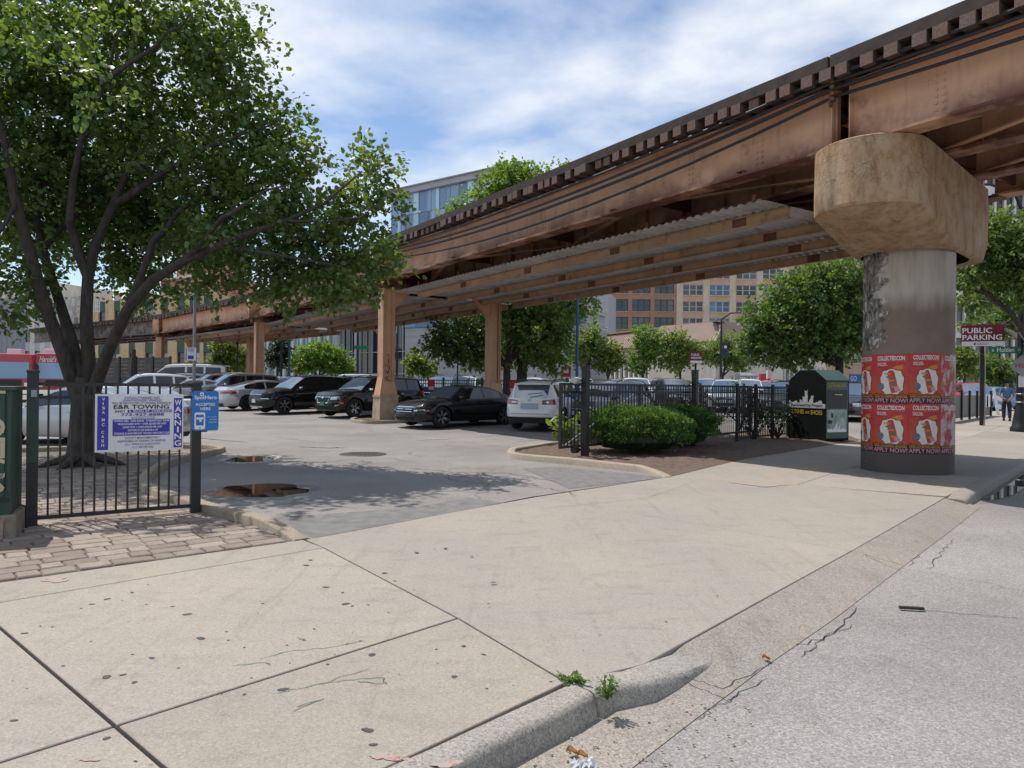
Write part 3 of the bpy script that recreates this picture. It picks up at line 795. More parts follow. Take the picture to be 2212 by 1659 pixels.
# steel bents
def column_mesh():
    m = MB()
    m.box((0, .25, 2.92), (.36, .04, 4.05)).box((0, -.25, 2.92), (.36, .04, 4.05)).box((0, 0, 2.92), (.05, .46, 4.05))
    m.box((.165, 0, 2.92), (.04, .40, 4.05)).box((-.165, 0, 2.92), (.04, .40, 4.05))
    return m
def bent(label, p, perp, width, z0=None, beam=True):
    ang = math.atan2(perp.y, perp.x)
    z0 = gz(p.y) if z0 is None else z0
    root = thing('viaduct_bent', label, 'viaduct support', (p.x, p.y, z0), ang, 'steel supports of the elevated railway')
    for k in ([0, 1] if beam else [0]):
        x = k * width
        zt = (ZB - .3 if beam else ZB - .1) - z0
        H0 = .95
        ped = MB().box((x, 0, H0 / 2 - .1), (.84, .78, H0 + .2), taper=.9).build('pedestal', 'pier_pale', root, bevel=.02)
        MB().box((x, 0, H0 + .03), (.80, .74, .07)).build('base_plate', 'column_paint', ped)
        c = MB()
        for s in (-1, 1):
            c.box((x + s * .235, 0, (H0 + zt) / 2), (.03, .50, zt - H0))                 # flanges
            c.box((x + s * .19, .20, (H0 + zt) / 2), (.08, .025, zt - H0)); c.box((x + s * .19, -.20, (H0 + zt) / 2), (.08, .025, zt - H0))
        c.box((x, 0, (H0 + zt) / 2), (.44, .30, zt - H0))
        co = c.build('column', 'column_paint', root)
        fl = MB()
        for s in (-1, 1):
            fl.prism([(x + s * .252, -.26), (x + s * .34, -.26), (x + s * .34, .26), (x + s * .252, .26)], H0 + .06, H0 + .10)
            for yy in (-.22, .22):
                fl.add([(x + s * .25, yy - .012, H0 + .06), (x + s * .36, yy - .012, H0 + .06), (x + s * .25, yy - .012, H0 + .75), (x + s * .25, yy + .012, H0 + .06), (x + s * .36, yy + .012, H0 + .06), (x + s * .25, yy + .012, H0 + .75)],
                       [(0, 1, 2), (3, 5, 4), (0, 3, 4, 1), (1, 4, 5, 2), (0, 2, 5, 3)])
            fl.add([(x + s * .25, -.25, H0 + .78), (x + s * .25, .25, H0 + .78), (x + s * .37, .31, H0 + .07), (x + s * .37, -.31, H0 + .07)], [(0, 1, 2, 3)])
        for s in (-1, 1):
            fl.add([(x - .25, s * .252, H0 + .6), (x + .25, s * .252, H0 + .6), (x + .36, s * .33, H0 + .07), (x - .36, s * .33, H0 + .07)], [(0, 1, 2, 3)])
        fl.build('flared_foot', 'column_paint', co)
        rv = MB()
        for q in range(14):
            for yy in (-.17, .17): rv.box((x - .252, yy, zt - .2 - q * .09), (.014, .028, .028)); 
            for xx in (-.19, .19): rv.box((x + xx, -.216, zt - .2 - q * .09), (.028, .014, .028))
        tag(rv.build('rivets', 'column_paint', co), kind='stuff')
        if beam:
            s = 1 if k == 0 else -1
            kb_ = MB()
            for yy in (-.2, .2):
                kb_.add([(x + s * .25, yy - .01, zt + .05), (x + s * 1.05, yy - .01, zt + .05), (x + s * .25, yy - .01, zt - .75), (x + s * .25, yy + .01, zt + .05), (x + s * 1.05, yy + .01, zt + .05), (x + s * .25, yy + .01, zt - .75)],
                        [(0, 1, 2), (3, 5, 4), (0, 3, 4, 1), (1, 4, 5, 2), (0, 2, 5, 3)])
            kb_.bar((x + s * .27, 0, zt - .76), (x + s * 1.08, 0, zt + .04), .42, .03)
            kb_.build('knee_bracket', 'column_paint', root)
    if beam:
        zt = ZB - .3 - z0
        bm_ = MB(); bm_.box((width / 2, 0, zt + .52), (width + 1.0, .05, 1.02)); bm_.box((width / 2, 0, zt + .02), (width + 1.0, .42, .035)); bm_.box((width / 2, 0, zt + 1.02), (width + 1.0, .42, .035))
        for i in range(6): bm_.box((-.45 + (width + .9) * i / 5, 0, zt + .52), (.03, .36, .98))
        bm_.build('cross_beam', 'girder_paint', root)
        MB().box((-.28, 0, zt + .82), (.80, .52, 1.18)).build('end_housing', 'girder_paint', root, bevel=.01)
    return root
M('pier_pale', (0.44, 0.36, 0.26), 0.9, var=0.2, scale=4, bmp=0.3, bscale=50, dirt=(0.22, 0.14, 0.08), dscale=3.5, dlo=0.52, dhi=0.75)
bent('tan steel columns on pale concrete footings beside the black sedan', bent1 + PB * 0.05, PB, 4.95)
bent('tan steel columns behind the silver sedan, beyond the big tree branches', bent2 + PB * 0.05, PB, 8.6)
p3 = (bent4 - bent2).normalized(); pb3 = Vector((p3.y, -p3.x, 0))
bent('tan steel columns far off beside the grey board fence', bent3, (pb3 + p3 * .75).normalized(), 5.0)
bent('lone tan column under the third viaduct span', Vector((-20.6, 56.2, 0)), pb3, 0, beam=False)
low_kerb('kerb', [bent1 + PB * x - DB * y + Vector((0, 0, 0)) for x, y in [(-.8, -1.0), (-1.25, -.2), (-1.25, .7), (-.9, 1.15), (.3, 1.2), (1.0, .9), (1.15, .2), (1.1, -.9)]], .16, .11)
struct(blob('planting_bed', bent1.x, bent1.y, 1.1, 1.0, gz(28) + .07, 'soil', .03))

# round concrete pier with its hammerhead
m, t, b, o = newmat('pier_shaft')
v = pos(t, coord='object')
s = t.nodes.new('ShaderNodeSeparateXYZ'); t.links.new(v, s.inputs[0])
pale = mixc(t, ramp(t, noise(t, pos(t, (3, 3, .5), 'object'), 1.6, 7, .65), [(.45, 0.), (.75, .7)]), (0.47, 0.43, 0.37), (0.25, 0.20, 0.15))
brown = mixc(t, ramp(t, noise(t, v, 2.2, 6, .6), [(.4, 0.), (.7, 1.)]), (0.225, 0.170, 0.135), (0.175, 0.130, 0.102))
wz = t.nodes.new('ShaderNodeMath'); wz.operation = 'MULTIPLY_ADD'; wz.inputs[1].default_value = 0.35
t.links.new(noise(t, pos(t, (2.5, 2.5, .6), 'object'), 2.0, 4), wz.inputs[0]); t.links.new(s.outputs['Z'], wz.inputs[2])
c = mixc(t, ramp(t, wz.outputs[0], [(0.0, 0.), (1.0, 1.)]), brown, pale)
mr = t.nodes.new('ShaderNodeMapRange'); mr.inputs[1].default_value = 3.15; mr.inputs[2].default_value = 3.5
t.links.new(wz.outputs[0], mr.inputs[0])
c = mixc(t, mr.outputs[0], brown, pale)
mr2 = t.nodes.new('ShaderNodeMapRange'); mr2.inputs[1].default_value = 0.42; mr2.inputs[2].default_value = 0.46
t.links.new(s.outputs['Z'], mr2.inputs[0])
c = mixc(t, mr2.outputs[0], (0.085, 0.070, 0.060), c)
# old torn bills on the street-facing left side: flakes of black and white
fl = noise(t, pos(t, (5, 5, 3), 'object'), 1.7, 8, .7, .6)
fr = ramp(t, fl, [(0.40, (0.035, 0.033, 0.032)), (0.47, (0.17, 0.145, 0.13)), (0.55, (0.20, 0.17, 0.15)), (0.58, (0.50, 0.48, 0.45))])
xm = t.nodes.new('ShaderNodeMapRange'); xm.inputs[1].default_value = -0.27; xm.inputs[2].default_value = -0.33
xa = t.nodes.new('ShaderNodeMath'); xa.operation = 'MULTIPLY_ADD'; xa.inputs[1].default_value = 0.75
t.links.new(noise(t, pos(t, (1, 1, 2.2), 'object'), 1.6, 7, .65), xa.inputs[0]); t.links.new(s.outputs['X'], xa.inputs[2]); t.links.new(xa.outputs[0], xm.inputs[0])
zm = t.nodes.new('ShaderNodeMapRange'); zm.inputs[1].default_value = 2.25; zm.inputs[2].default_value = 2.3
t.links.new(s.outputs['Z'], zm.inputs[0])
pm = t.nodes.new('ShaderNodeMath'); pm.operation = 'MULTIPLY'; t.links.new(xm.outputs[0], pm.inputs[0]); t.links.new(zm.outputs[0], pm.inputs[1])
c = mixc(t, pm.outputs[0], c, fr)
chip = noise(t, v, 3.3, 5, .6)
c = mixc(t, ramp(t, chip, [(0.70, 0.), (0.72, .8)]), c, (0.48, 0.46, 0.43))
t.links.new(c, b.inputs['Base Color']); b.inputs['Roughness'].default_value = .8
bump(t, b, noise(t, v, 18, 6, .65), .35, .02)
m, t, b, o = newmat('pier_cap_concrete')
v = pos(t, coord='object')
c = mixc(t, ramp(t, noise(t, v, 1.4, 6, .6), [(.3, 0.), (.7, 1.)]), (0.39, 0.245, 0.125), (0.47, 0.36, 0.25))
c = mixc(t, ramp(t, noise(t, pos(t, (2.0, 2.0, .9), 'object'), 2.4, 10, .76), [(.45, 0.), (.66, .8)]), c, (0.19, 0.085, 0.034))
c = mixc(t, ramp(t, noise(t, pos(t, (2, 2, 6), 'object'), 2.6, 7, .7), [(.54, 0.), (.72, .65)]), c, (0.30, 0.145, 0.055))
ed = voro(t, v, 7.5, 'DISTANCE_TO_EDGE')
s = t.nodes.new('ShaderNodeSeparateXYZ'); t.links.new(v, s.inputs[0])
zz = t.nodes.new('ShaderNodeMapRange'); zz.inputs[1].default_value = 4.75; zz.inputs[2].default_value = 5.0; t.links.new(s.outputs['Z'], zz.inputs[0])
cm = t.nodes.new('ShaderNodeMath'); cm.operation = 'MULTIPLY'; t.links.new(ramp(t, ed, [(0., .75), (.04, 0.)]), cm.inputs[0])
cn = t.nodes.new('ShaderNodeMath'); cn.operation = 'MULTIPLY'; t.links.new(ramp(t, noise(t, v, 1.6, 3), [(.45, 0.), (.55, 1.)]), cn.inputs[0]); t.links.new(zz.outputs[0], cn.inputs[1])
t.links.new(cn.outputs[0], cm.inputs[1])
c = mixc(t, cm.outputs[0], c, (0.10, 0.05, 0.025))
t.links.new(c, b.inputs['Base Color']); b.inputs['Roughness'].default_value = .85
bump(t, b, noise(t, v, 22, 6, .65), .4, .02)
PC = Vector((7.55, 13.62, 0)); PRAD = 0.775
pier = thing('concrete_pier', 'round concrete pier with hammerhead and red event posters on the pavement', 'pier', PC)
mb = MB(); mb.lathe([(PRAD + .012, -.05), (PRAD + .012, .42), (PRAD, .44), (PRAD, 2.6), (PRAD, 4.15)], 64)
mb.build('shaft', 'pier_shaft', pier, smooth=True)
# hammerhead: stadium plan, deep nose with a sloping underside
CA = R(45); cl, cw = 1.98, 0.88
cx = MB(); nseg = 26
def stadium(half, w, n=nseg, near=None):
    pts = []; near = half if near is None else near
    for i in range(n + 1): a = -math.pi / 2 + math.pi * i / n; pts.append((half + w * math.cos(a), w * math.sin(a)))
    for i in range(n + 1): a = math.pi / 2 + math.pi * i / n; pts.append((-near + w * math.cos(a), w * math.sin(a)))
    return pts
rings = [(stadium(1.0, .78, near=.02), 4.06), (stadium(1.45, cw - .03, near=.12), 4.08), (stadium(1.62, cw, near=.30), 4.12), (stadium(cl - .02, cw, near=cl - .03), 4.50), (stadium(cl, cw), 4.54), (stadium(cl, cw), ZB - .03), (stadium(cl - .03, cw - .03), ZB), (stadium(cl - .5, cw - .3), ZB + .001)]
for r_, z in rings: cx.v += [(p[0], p[1], z) for p in r_]
k = len(rings[0][0])
for i in range(len(rings) - 1):
    for j in range(k): cx.f.append((i * k + j, i * k + (j + 1) % k, (i + 1) * k + (j + 1) % k, (i + 1) * k + j))
cx.f.append(tuple(range((len(rings) - 1) * k, len(rings) * k)))
cap = cx.build('hammerhead', 'pier_cap_concrete', pier, (-0.12, -0.16, 0), (0, 0, CA), smooth=True, angle=35)
for t_ in TS:
    q = NB + PB * t_ - PC
    MB().box((0, 0, ZB + .03), (.5, .42, .06)).build('bearing', 'rusty_steel', pier, (q.x, q.y, -.045), (0, 0, math.atan2(DB.y, DB.x)))

# cables slung along the girder
def cable(label, pts, r, mat='cable_black'):
    o = MB().path(pts, r, 6).build('cable', mat, smooth=True)
    tag(o, label, 'cable', 'cables slung along the viaduct')
def cab_pts(off, z, sag, seed):
    pts = []
    q = bent1 + DB * 0
    for s0, s1 in ((-19, 0), (0, 19.1), (19.1, 38.4)):
        for i in range(12):
            f = i / 12; s_ = s0 + (s1 - s0) * f
            zz = z - sag * 4 * f * (1 - f) * (0.4 if s0 < 0 else 1)
            p = NB + DB * s_ - PB * off; pts.append((p.x, p.y, zz))
    return pts
cable('uppermost black cable slung along the viaduct girder', cab_pts(.42, 6.74, .25, 1), .032)
cable('second black cable from the top along the viaduct girder', cab_pts(.36, 6.66, .36, 2), .030)
cable('thick third cable along the viaduct girder', cab_pts(.34, 6.55, .38, 2), .036)
cable('lowest slack cable sagging across the viaduct girder web', cab_pts(.28, 6.44, .58, 3), .028)
hk = thing('cable_hanger', 'metal cable hanger clamped to the girder above the round pier', 'cable hanger', NB - PB * .36)
MB().box((0, .06, 6.48), (.05, .05, .42)).build('bracket', 'rusty_steel', hk)
for z in (6.66, 6.57, 6.46, 6.37): MB().tube((-.03, -.04, z), (.05, .03, z), .035, n=8).build('clamp', 'rusty_steel', hk)

gp = MB()
for k, (xa_, za_, xb_, zb_) in enumerate([(-.02, 2.62, .03, 2.55), (.03, 2.45, .03, 2.25), (-.05, 2.2, .06, 2.12), (.06, 2.12, .04, 1.95), (-.06, 1.98, .0, 1.85), (.0, 1.85, .05, 1.98), (.05, 1.78, -.06, 1.70), (-.06, 1.70, .04, 1.60), (.04, 1.60, -.02, 1.52)]):
    gp.bar((xa_, -.168, za_), (xb_, -.168, zb_), .012, .03, up=(0, 1, 0))
gp.build('graffiti', 'cable_black', bpy.data.objects['viaduct_bent'])
# ------------------------------------------------------------------ cars
def paint(name, col, rough=0.32, metal=0.0, coat=1.0):
    m, t, b, o = newmat(name)
    b.inputs['Base Color'].default_value = col + (1,); b.inputs['Roughness'].default_value = rough
    b.inputs['Metallic'].default_value = metal; b.inputs['Coat Weight'].default_value = coat if max(col) > .02 else .75; b.inputs['Specular IOR Level'].default_value = .5 if max(col) > .02 else .15; b.inputs['Coat Roughness'].default_value = 0.04
    v = pos(t, coord='object')
    c = mixc(t, ramp(t, noise(t, v, 2.5, 6, .6), [(.5, 0.), (.9, .10 if max(col) > .1 else .03)]), col, (0.22, 0.20, 0.18)); t.links.new(c, b.inputs['Base Color'])
paint('car_black', (0.006, 0.006, 0.007)); paint('car_white', (0.76, 0.75, 0.72)); paint('car_silver', (0.44, 0.44, 0.46), .35, .55)
paint('car_grey', (0.14, 0.14, 0.15), .35, .4); paint('car_dark', (0.03, 0.032, 0.036)); paint('car_red', (0.38, 0.02, 0.025)); paint('car_blue', (0.05, 0.17, 0.36))
paint('car_navy', (0.015, 0.03, 0.07)); paint('car_taupe', (0.20, 0.17, 0.15), .35, .4); paint('car_pale', (0.40, 0.46, 0.52), .35, .3)
m, t, b, o = newmat('car_glass')
b.inputs['Base Color'].default_value = (0.008, 0.009, 0.011, 1); b.inputs['Roughness'].default_value = 0.03; b.inputs['Specular IOR Level'].default_value = 0.75; b.inputs['IOR'].default_value = 1.6
m, t, b, o = newmat('windscreen')
b.inputs['Base Color'].default_value = (0.055, 0.085, 0.12, 1); b.inputs['Roughness'].default_value = 0.02; b.inputs['Specular IOR Level'].default_value = 1.0; b.inputs['IOR'].default_value = 2.2  # bluish base colour stands in for the reflected sky
M('rubber', (0.018, 0.018, 0.019), .85, var=.2, scale=12); M('black_plastic', (0.022, 0.022, 0.024), .6, var=.15)
M('chrome', (0.72, 0.72, 0.73), .12, 1.0, var=0); M('alloy', (0.52, 0.52, 0.53), .3, .9, var=.05)
M('dark_alloy', (0.05, 0.05, 0.055), .35, .8, var=.05)
M('lamp_clear', (0.55, 0.57, 0.60), .06, .6, var=0, coat=1.0); M('lamp_red', (0.30, 0.012, 0.015), .1, var=0, coat=1.0); M('lamp_amber', (0.55, 0.14, 0.02), .15, var=0, coat=1.)
M('plate_white', (0.62, 0.66, 0.72), .4, var=.08, scale=40); M('plate_green', (0.02, 0.22, 0.12), .4, var=.1, scale=40); M('plate_blue', (0.30, 0.42, 0.55), .4, var=.2, scale=50)
M('seam', (0.008, 0.008, 0.008), .8, var=0)

def interp(tab, x):
    if x <= tab[0][0]: return tab[0][1]
    for (a, b), (c, d) in zip(tab, tab[1:]):
        if x <= c:
            f = (x - a) / (c - a) if c > a else 0
            return b + (d - b) * f
    return tab[-1][1]
SPEC = {
 'sedan': dict(L=5.05, W=1.90, wb=3.05, fo=.98, r=.365, lo=.20, belt=[(-2.55, .98), (-1.6, 1.0), (0, .95), (1.1, .90), (1.9, .82), (2.5, .70)],
    top=[(-2.55, 1.05), (-2.45, 1.10), (-1.95, 1.13), (-1.75, 1.15), (-.85, 1.44), (-.35, 1.485), (.15, 1.47), (.42, 1.42), (1.08, 1.03), (1.12, .995), (1.9, .93), (2.35, .84), (2.5, .76)],
    ws=(.42, 1.08), rw=(-1.75, -.85), side=[(-1.30, -.52), (-.42, .62)], fend=.30, rend=.22, tum=.42),
 'sedan2': dict(L=4.95, W=1.86, wb=2.87, fo=.95, r=.34, lo=.19, belt=[(-2.5, .93), (-1.6, .98), (0, .92), (1.1, .88), (1.9, .80), (2.45, .66)],
    top=[(-2.5, 1.04), (-2.42, 1.09), (-1.95, 1.10), (-1.85, 1.11), (-.75, 1.40), (-.2, 1.445), (.25, 1.42), (.45, 1.37), (1.15, .98), (1.2, .96), (1.9, .90), (2.3, .80), (2.45, .72)],
    ws=(.45, 1.15), rw=(-1.85, -.75), side=[(-1.45, -.45), (-.36, .68)], fend=.34, rend=.30, tum=.48),
 'suv': dict(L=4.9, W=1.93, wb=2.83, fo=.95, r=.385, lo=.26, belt=[(-2.45, 1.10), (-1.0, 1.08), (0, 1.05), (1.2, 1.02), (1.9, .98), (2.4, .90)],
    top=[(-2.45, 1.12), (-2.40, 1.15), (-2.12, 1.60), (-1.95, 1.68), (-1.0, 1.735), (-.1, 1.735), (.25, 1.70), (.45, 1.65), (1.12, 1.18), (1.18, 1.14), (1.9, 1.09), (2.25, 1.04), (2.4, .98)],
    ws=(.45, 1.12), rw=(-2.40, -2.12), side=[(-2.0, -1.38), (-1.28, -.42), (-.33, .66)], fend=.26, rend=.16, tum=.30),
 'crossover': dict(L=4.65, W=1.84, wb=2.70, fo=.95, r=.37, lo=.26, belt=[(-2.3, 1.08), (-1.0, 1.06), (0, 1.02), (1.2, .98), (1.9, .92), (2.3, .82)],
    top=[(-2.33, 1.10), (-2.28, 1.13), (-1.98, 1.55), (-1.80, 1.64), (-.9, 1.70), (-.1, 1.70), (.2, 1.67), (.42, 1.61), (1.10, 1.12), (1.15, 1.09), (1.8, 1.03), (2.15, .97), (2.3, .88)],
    ws=(.42, 1.10), rw=(-2.28, -1.98), side=[(-1.85, -1.28), (-1.18, -.38), (-.28, .66)], fend=.30, rend=.20, tum=.33),
}
SPEC['van'] = dict(SPEC['suv'], top=[(-2.45, 1.12), (-2.42, 1.15), (-2.32, 1.85), (-2.2, 1.92), (-1.0, 1.96), (-.1, 1.95), (.45, 1.92), (.75, 1.86), (1.45, 1.22), (1.5, 1.18), (1.9, 1.10), (2.25, 1.02), (2.4, .96)], ws=(.75, 1.45), rw=(-2.42, -2.32), side=[(-2.1, -1.3), (-1.2, -.35), (-.25, .9)], tum=.14)
PROFY = [(0, .915), (.12, .965), (.35, 1.0), (.62, 1.0), (.80, .985), (1.0, .945)]
class Car:
    def __init__(c, kind, label, paint_m, loc, fwd, name='parked_car', group='cars parked in the lot', cat='car', detail=2, rim='alloy', spokes=10, front='plain', plate='plate_white', roof=None, sx=1.0, sz=1.0, trim='black_plastic', glass='car_glass'):
        S = SPEC[kind]; c.S = S
        fwd = Vector((fwd[0], fwd[1], 0)).normalized()
        c.root = thing(name, label, cat, (loc[0], loc[1], gz(loc[1])), math.atan2(fwd.y, fwd.x), group)
        c.root.scale = (sx, 1, sz)
        c.p = paint_m; c.xF = S['L'] / 2; c.xR = -S['L'] / 2; c.hw = S['W'] / 2
        c.xf = c.xF - S['fo']; c.xr = c.xf - S['wb']; c.lo = S['lo']; c.ar = S['r'] + .055
        c.shell(detail, glass); c.wheels(rim, spokes, detail)
        c.fit(kind, detail, front, plate, trim, roof)
    def zlow(c, x):
        z = c.lo
        for w in (c.xf, c.xr):
            d = abs(x - w)
            if d < c.ar: z = max(z, c.S['r'] + math.sqrt(c.ar ** 2 - d * d))
        return z
    def half(c, x):
        S = c.S; fs, rs = c.xF - S['fend'], c.xR + S['rend']
        e = 0
        if x > fs - .7: e = .10 * ((x - fs + .7) / .7) ** 2
        if x < rs + .6: e = .07 * ((rs + .6 - x) / .6) ** 2
        return c.hw * (1 - e)
    def prof(c, x, z):
        bt = interp(c.S['belt'], x); u = (z - c.lo) / (bt - c.lo)
        return interp(PROFY, u)
    def ring(c, q, z, side=1):
        """q 0..1 across the nose, 1..2 along the side, 2..3 across the tail; z height"""
        S = c.S; fs, rs = c.xF - S['fend'], c.xR + S['rend']
        if q <= 1:
            w = c.half(fs); f = q
            x = c.xF - S['fend'] * (0.25 * f ** 2 + .75 * f ** 5); y = w * (f ** 0.92 if f > 0 else 0)
            bt = interp(S['belt'], c.xF - .1); u = min(max((z - c.lo) / (bt - c.lo), 0), 1.1)
            x += interp([(0, -.10), (.22, -.005), (.6, 0), (.85, -.03), (1.0, -.09)], u) * (1 - f ** 4)
            y *= interp(PROFY, u) * f ** .5 + (1 - f ** .5)
        elif q <= 2:
            x = fs + (rs - fs) * (q - 1); y = c.half(x) * c.prof(x, z)
        else:
            f = 3 - q; w = c.half(rs)
            x = c.xR + S['rend'] * (0.25 * f ** 2 + .75 * f ** 5); y = w * (f ** 0.92 if f > 0 else 0)
            bt = interp(S['belt'], c.xR + .1); u = min(max((z - c.lo) / (bt - c.lo), 0), 1.1)
            x -= interp([(0, -.10), (.22, 0), (.5, .0), (.8, -.05), (1.0, -.07)], u) * (1 - f ** 4)
            y *= interp(PROFY, u) * f ** .5 + (1 - f ** .5)
        return Vector((x, y * side, z))
    def qx(c, x):
        fs, rs = c.xF - c.S['fend'], c.xR + c.S['rend']
        return 1 + (x - fs) / (rs - fs)
    def patch(c, name, q0, q1, z0, z1, mat, off=.006, n=6, m=2, parent=None, both=True, slant=0.0, smooth=True, tilt=0.0):
        """a piece of trim lying on the body surface; slant raises its outer end"""
        for s in ((1, -1) if both else (1,)):
            mb = MB()
            def fn(u, v):
                q = q0 + (q1 - q0) * u
                a = z0 + slant * u; b = z1 + slant * u + tilt * u
                p = c.ring(q, a + (b - a) * v, s)
                d = Vector((p.x * (1 if q < 1 or q > 2 else 0.05), p.y, 0)).normalized()
                return p + d * off
            mb.grid(fn, n, m)
            mb.build(name, mat, parent or c.root, smooth=smooth)
    def centre(c, name, w, z0, z1, mat, front=True, off=.008, n=10, parent=None, taper=1.0):
        mb = MB()
        def fn(u, v):
            f = (u * 2 - 1) * w * (taper + (1 - taper) * v)
            z = z0 + (z1 - z0) * v
            p = c.ring(abs(f) if front else 3 - abs(f), z, 1 if f >= 0 else -1)
            return p + Vector((off if front else -off, 0, 0))
        mb.grid(fn, n, 2)
        return mb.build(name, mat, parent or c.root, smooth=True)
    def shell(c, detail, glass):
        S = c.S; fs, rs = c.xF - S['fend'], c.xR + S['rend']
        xs = set([fs, rs])
        for w in (c.xf, c.xr):
            for k in range(-6, 7): xs.add(w + c.ar * math.sin(k * math.pi / 12) * .9999)
            xs.add(w + c.ar + .002); xs.add(w - c.ar - .002)
        n = 10
        for k in range(n): xs.add(fs + (rs - fs) * k / n)
        xs = sorted(x for x in xs if rs <= x <= fs)[::-1]
        qs = [k / 8 for k in range(8)] + [c.qx(x) for x in xs] + [2 + k / 8 for k in range(1, 9)]
        ts_ = [0, .10, .25, .42, .6, .76, .9, 1.0]
        mb = MB()
        for s in (1, -1):
            rows = []
            for q in qs:
                if q <= 1: x = c.ring(q, .5).x; bt = interp(S['belt'], x)
                elif q <= 2: x = fs + (rs - fs) * (q - 1); bt = interp(S['belt'], x)
                else: x = c.ring(q, .5).x; bt = interp(S['belt'], x)
                zl = c.zlow(x) if 1 <= q <= 2 else c.lo
                rows.append([c.ring(q, zl + (bt - zl) * t, s) for t in ts_])
            w = len(ts_); o = len(mb.v)
            for r_ in rows: mb.v += [tuple(p) for p in r_]
            for i in range(len(rows) - 1):
                for j in range(w - 1):
                    f = (o + i * w + j, o + (i + 1) * w + j, o + (i + 1) * w + j + 1, o + i * w + j + 1)
                    mb.f.append(f)
        # upper surface
        wsx, rwx = S['ws'], S['rw']
        ux = set(x for x, z in S['top'] if -1.2 * c.xF < x < fs) | {wsx[0], wsx[1], rwx[0], rwx[1], fs}
        for a, b in S['side']: ux |= {a, b}
        lst = sorted(ux)
        ext = []
        for a, b in zip(lst, lst[1:]):
            k = max(1, int((b - a) / .22))
            ext += [a + (b - a) * i / k for i in range(k)]
        ux = sorted(set([round(x, 4) for x in ext + [lst[-1]]]))
        ux = [x for x in ux if x > c.xR + .07]
        def section(x):
            bt = interp(S['belt'], x); zt = interp(S['top'], x); h = zt - bt
            xx = min(max(x, rs), fs)
            wb_ = c.half(xx) * c.prof(xx, bt)
            if x < rs: wb_ *= 1 - .30 * ((rs - x) / S['rend']) ** 2.2
            if h > .3: k = 1.0
            else: k = max(0.0, (h - .1) / .2)
            ze = bt + h * (.55 + .36 * k)
            we = wb_ - S['tum'] * (ze - bt) - .045
            pts = [(wb_, bt), (wb_ - .012 - S['tum'] * .05 * h, bt + (ze - bt) * .10), (wb_ + (we - wb_) * .88, bt + (ze - bt) * .86), (we, ze)]
            for f in (.94, .80, .55, .28, 0): pts.append((we * f, ze + (zt - ze) * (1 - f ** 2.4)))
            return pts
        secs = [(x, section(x)) for x in ux]
        # hood edge that meets the nose
        fr = []
        for y, z in section(fs):
            f = min(1, max(0, y / section(fs)[0][0]))
            bt = interp(S['belt'], c.xF - .1)
            p = c.ring(f ** 1.08, interp(S['belt'], c.ring(f, .5).x)); fr.append((p.x, p.y, p.z))
        rr = []
        sec0 = section(ux[0])
        for y, z in sec0:
            f = min(1, max(0, y / sec0[0][0])); p = c.ring(3 - f ** 1.08, interp(S['belt'], c.xR)); rr.append((p.x, p.y, p.z))
        npt = len(secs[0][1])
        cols = [rr] + [[(x, y, z) for y, z in sc] for x, sc in secs] + [fr]
        xs_ = [ux[0] - .01] + ux + [fs + .01]
        wins = {}
        for s in (1, -1):
            o = len(mb.v)
            for cl_ in cols: mb.v += [(p[0], p[1] * s, p[2]) for p in cl_]
            for i in range(len(cols) - 1):
                xm = (xs_[i] + xs_[i + 1]) / 2
                for j in range(npt - 1):
                    key = None
                    if wsx[0] < xm < wsx[1] and j >= 4: key = ('windscreen', 0)
                    elif rwx[0] < xm < rwx[1] and j >= 4: key = ('rear_window', 0)
                    elif j == 1:
                        for k, (a, b) in enumerate(S['side']):
                            if a < xm < b: key = ('side_window', (k, s))
                        if key is None and wsx[0] - .25 < xm < wsx[1] - .10 and xm > S['side'][-1][1]: key = ('side_window', (len(S['side']) - 1, s))
                    quad = [cols[i][j], cols[i + 1][j], cols[i + 1][j + 1], cols[i][j + 1]]
                    if key is None: mb.f.append((o + i * npt + j, o + (i + 1) * npt + j, o + (i + 1) * npt + j + 1, o + i * npt + j + 1))
                    else:
                        wins.setdefault(key, MB()).add([(p[0], p[1] * s, p[2]) for p in quad], [(0, 1, 2, 3)])
        me = MB(); me.v, me.f = mb.v, mb.f
        m = me.mesh('body', None, fix=False)
        bm = bmesh.new(); bm.from_mesh(m); bmesh.ops.remove_doubles(bm, verts=bm.verts, dist=.004); bmesh.ops.recalc_face_normals(bm, faces=bm.faces); bm.to_mesh(m); bm.free()
        m.materials.append(MAT[c.p]); m.shade_smooth(); m.set_sharp_from_angle(angle=R(32))
        c.body = link('body', m, c.root)
        for (nm, _), w in wins.items():
            mm = w.mesh(nm, None, fix=False)
            bm = bmesh.new(); bm.from_mesh(mm); bmesh.ops.remove_doubles(bm, verts=bm.verts, dist=.001); bmesh.ops.recalc_face_normals(bm, faces=bm.faces); bm.to_mesh(mm); bm.free()
            mm.materials.append(MAT['windscreen' if nm != 'side_window' else glass]); mm.shade_smooth()
            link(nm, mm, c.root)
        u = MB().box(((c.xF + c.xR) / 2, 0, c.lo + .22), (S['L'] - .5, S['W'] - .50, .44))
        for w in (c.xf, c.xr): u.box((w, 0, S['r'] + .22), (c.ar * 2 - .02, S['W'] - .36, .42))
        u.build('underbody', 'seam', c.root)
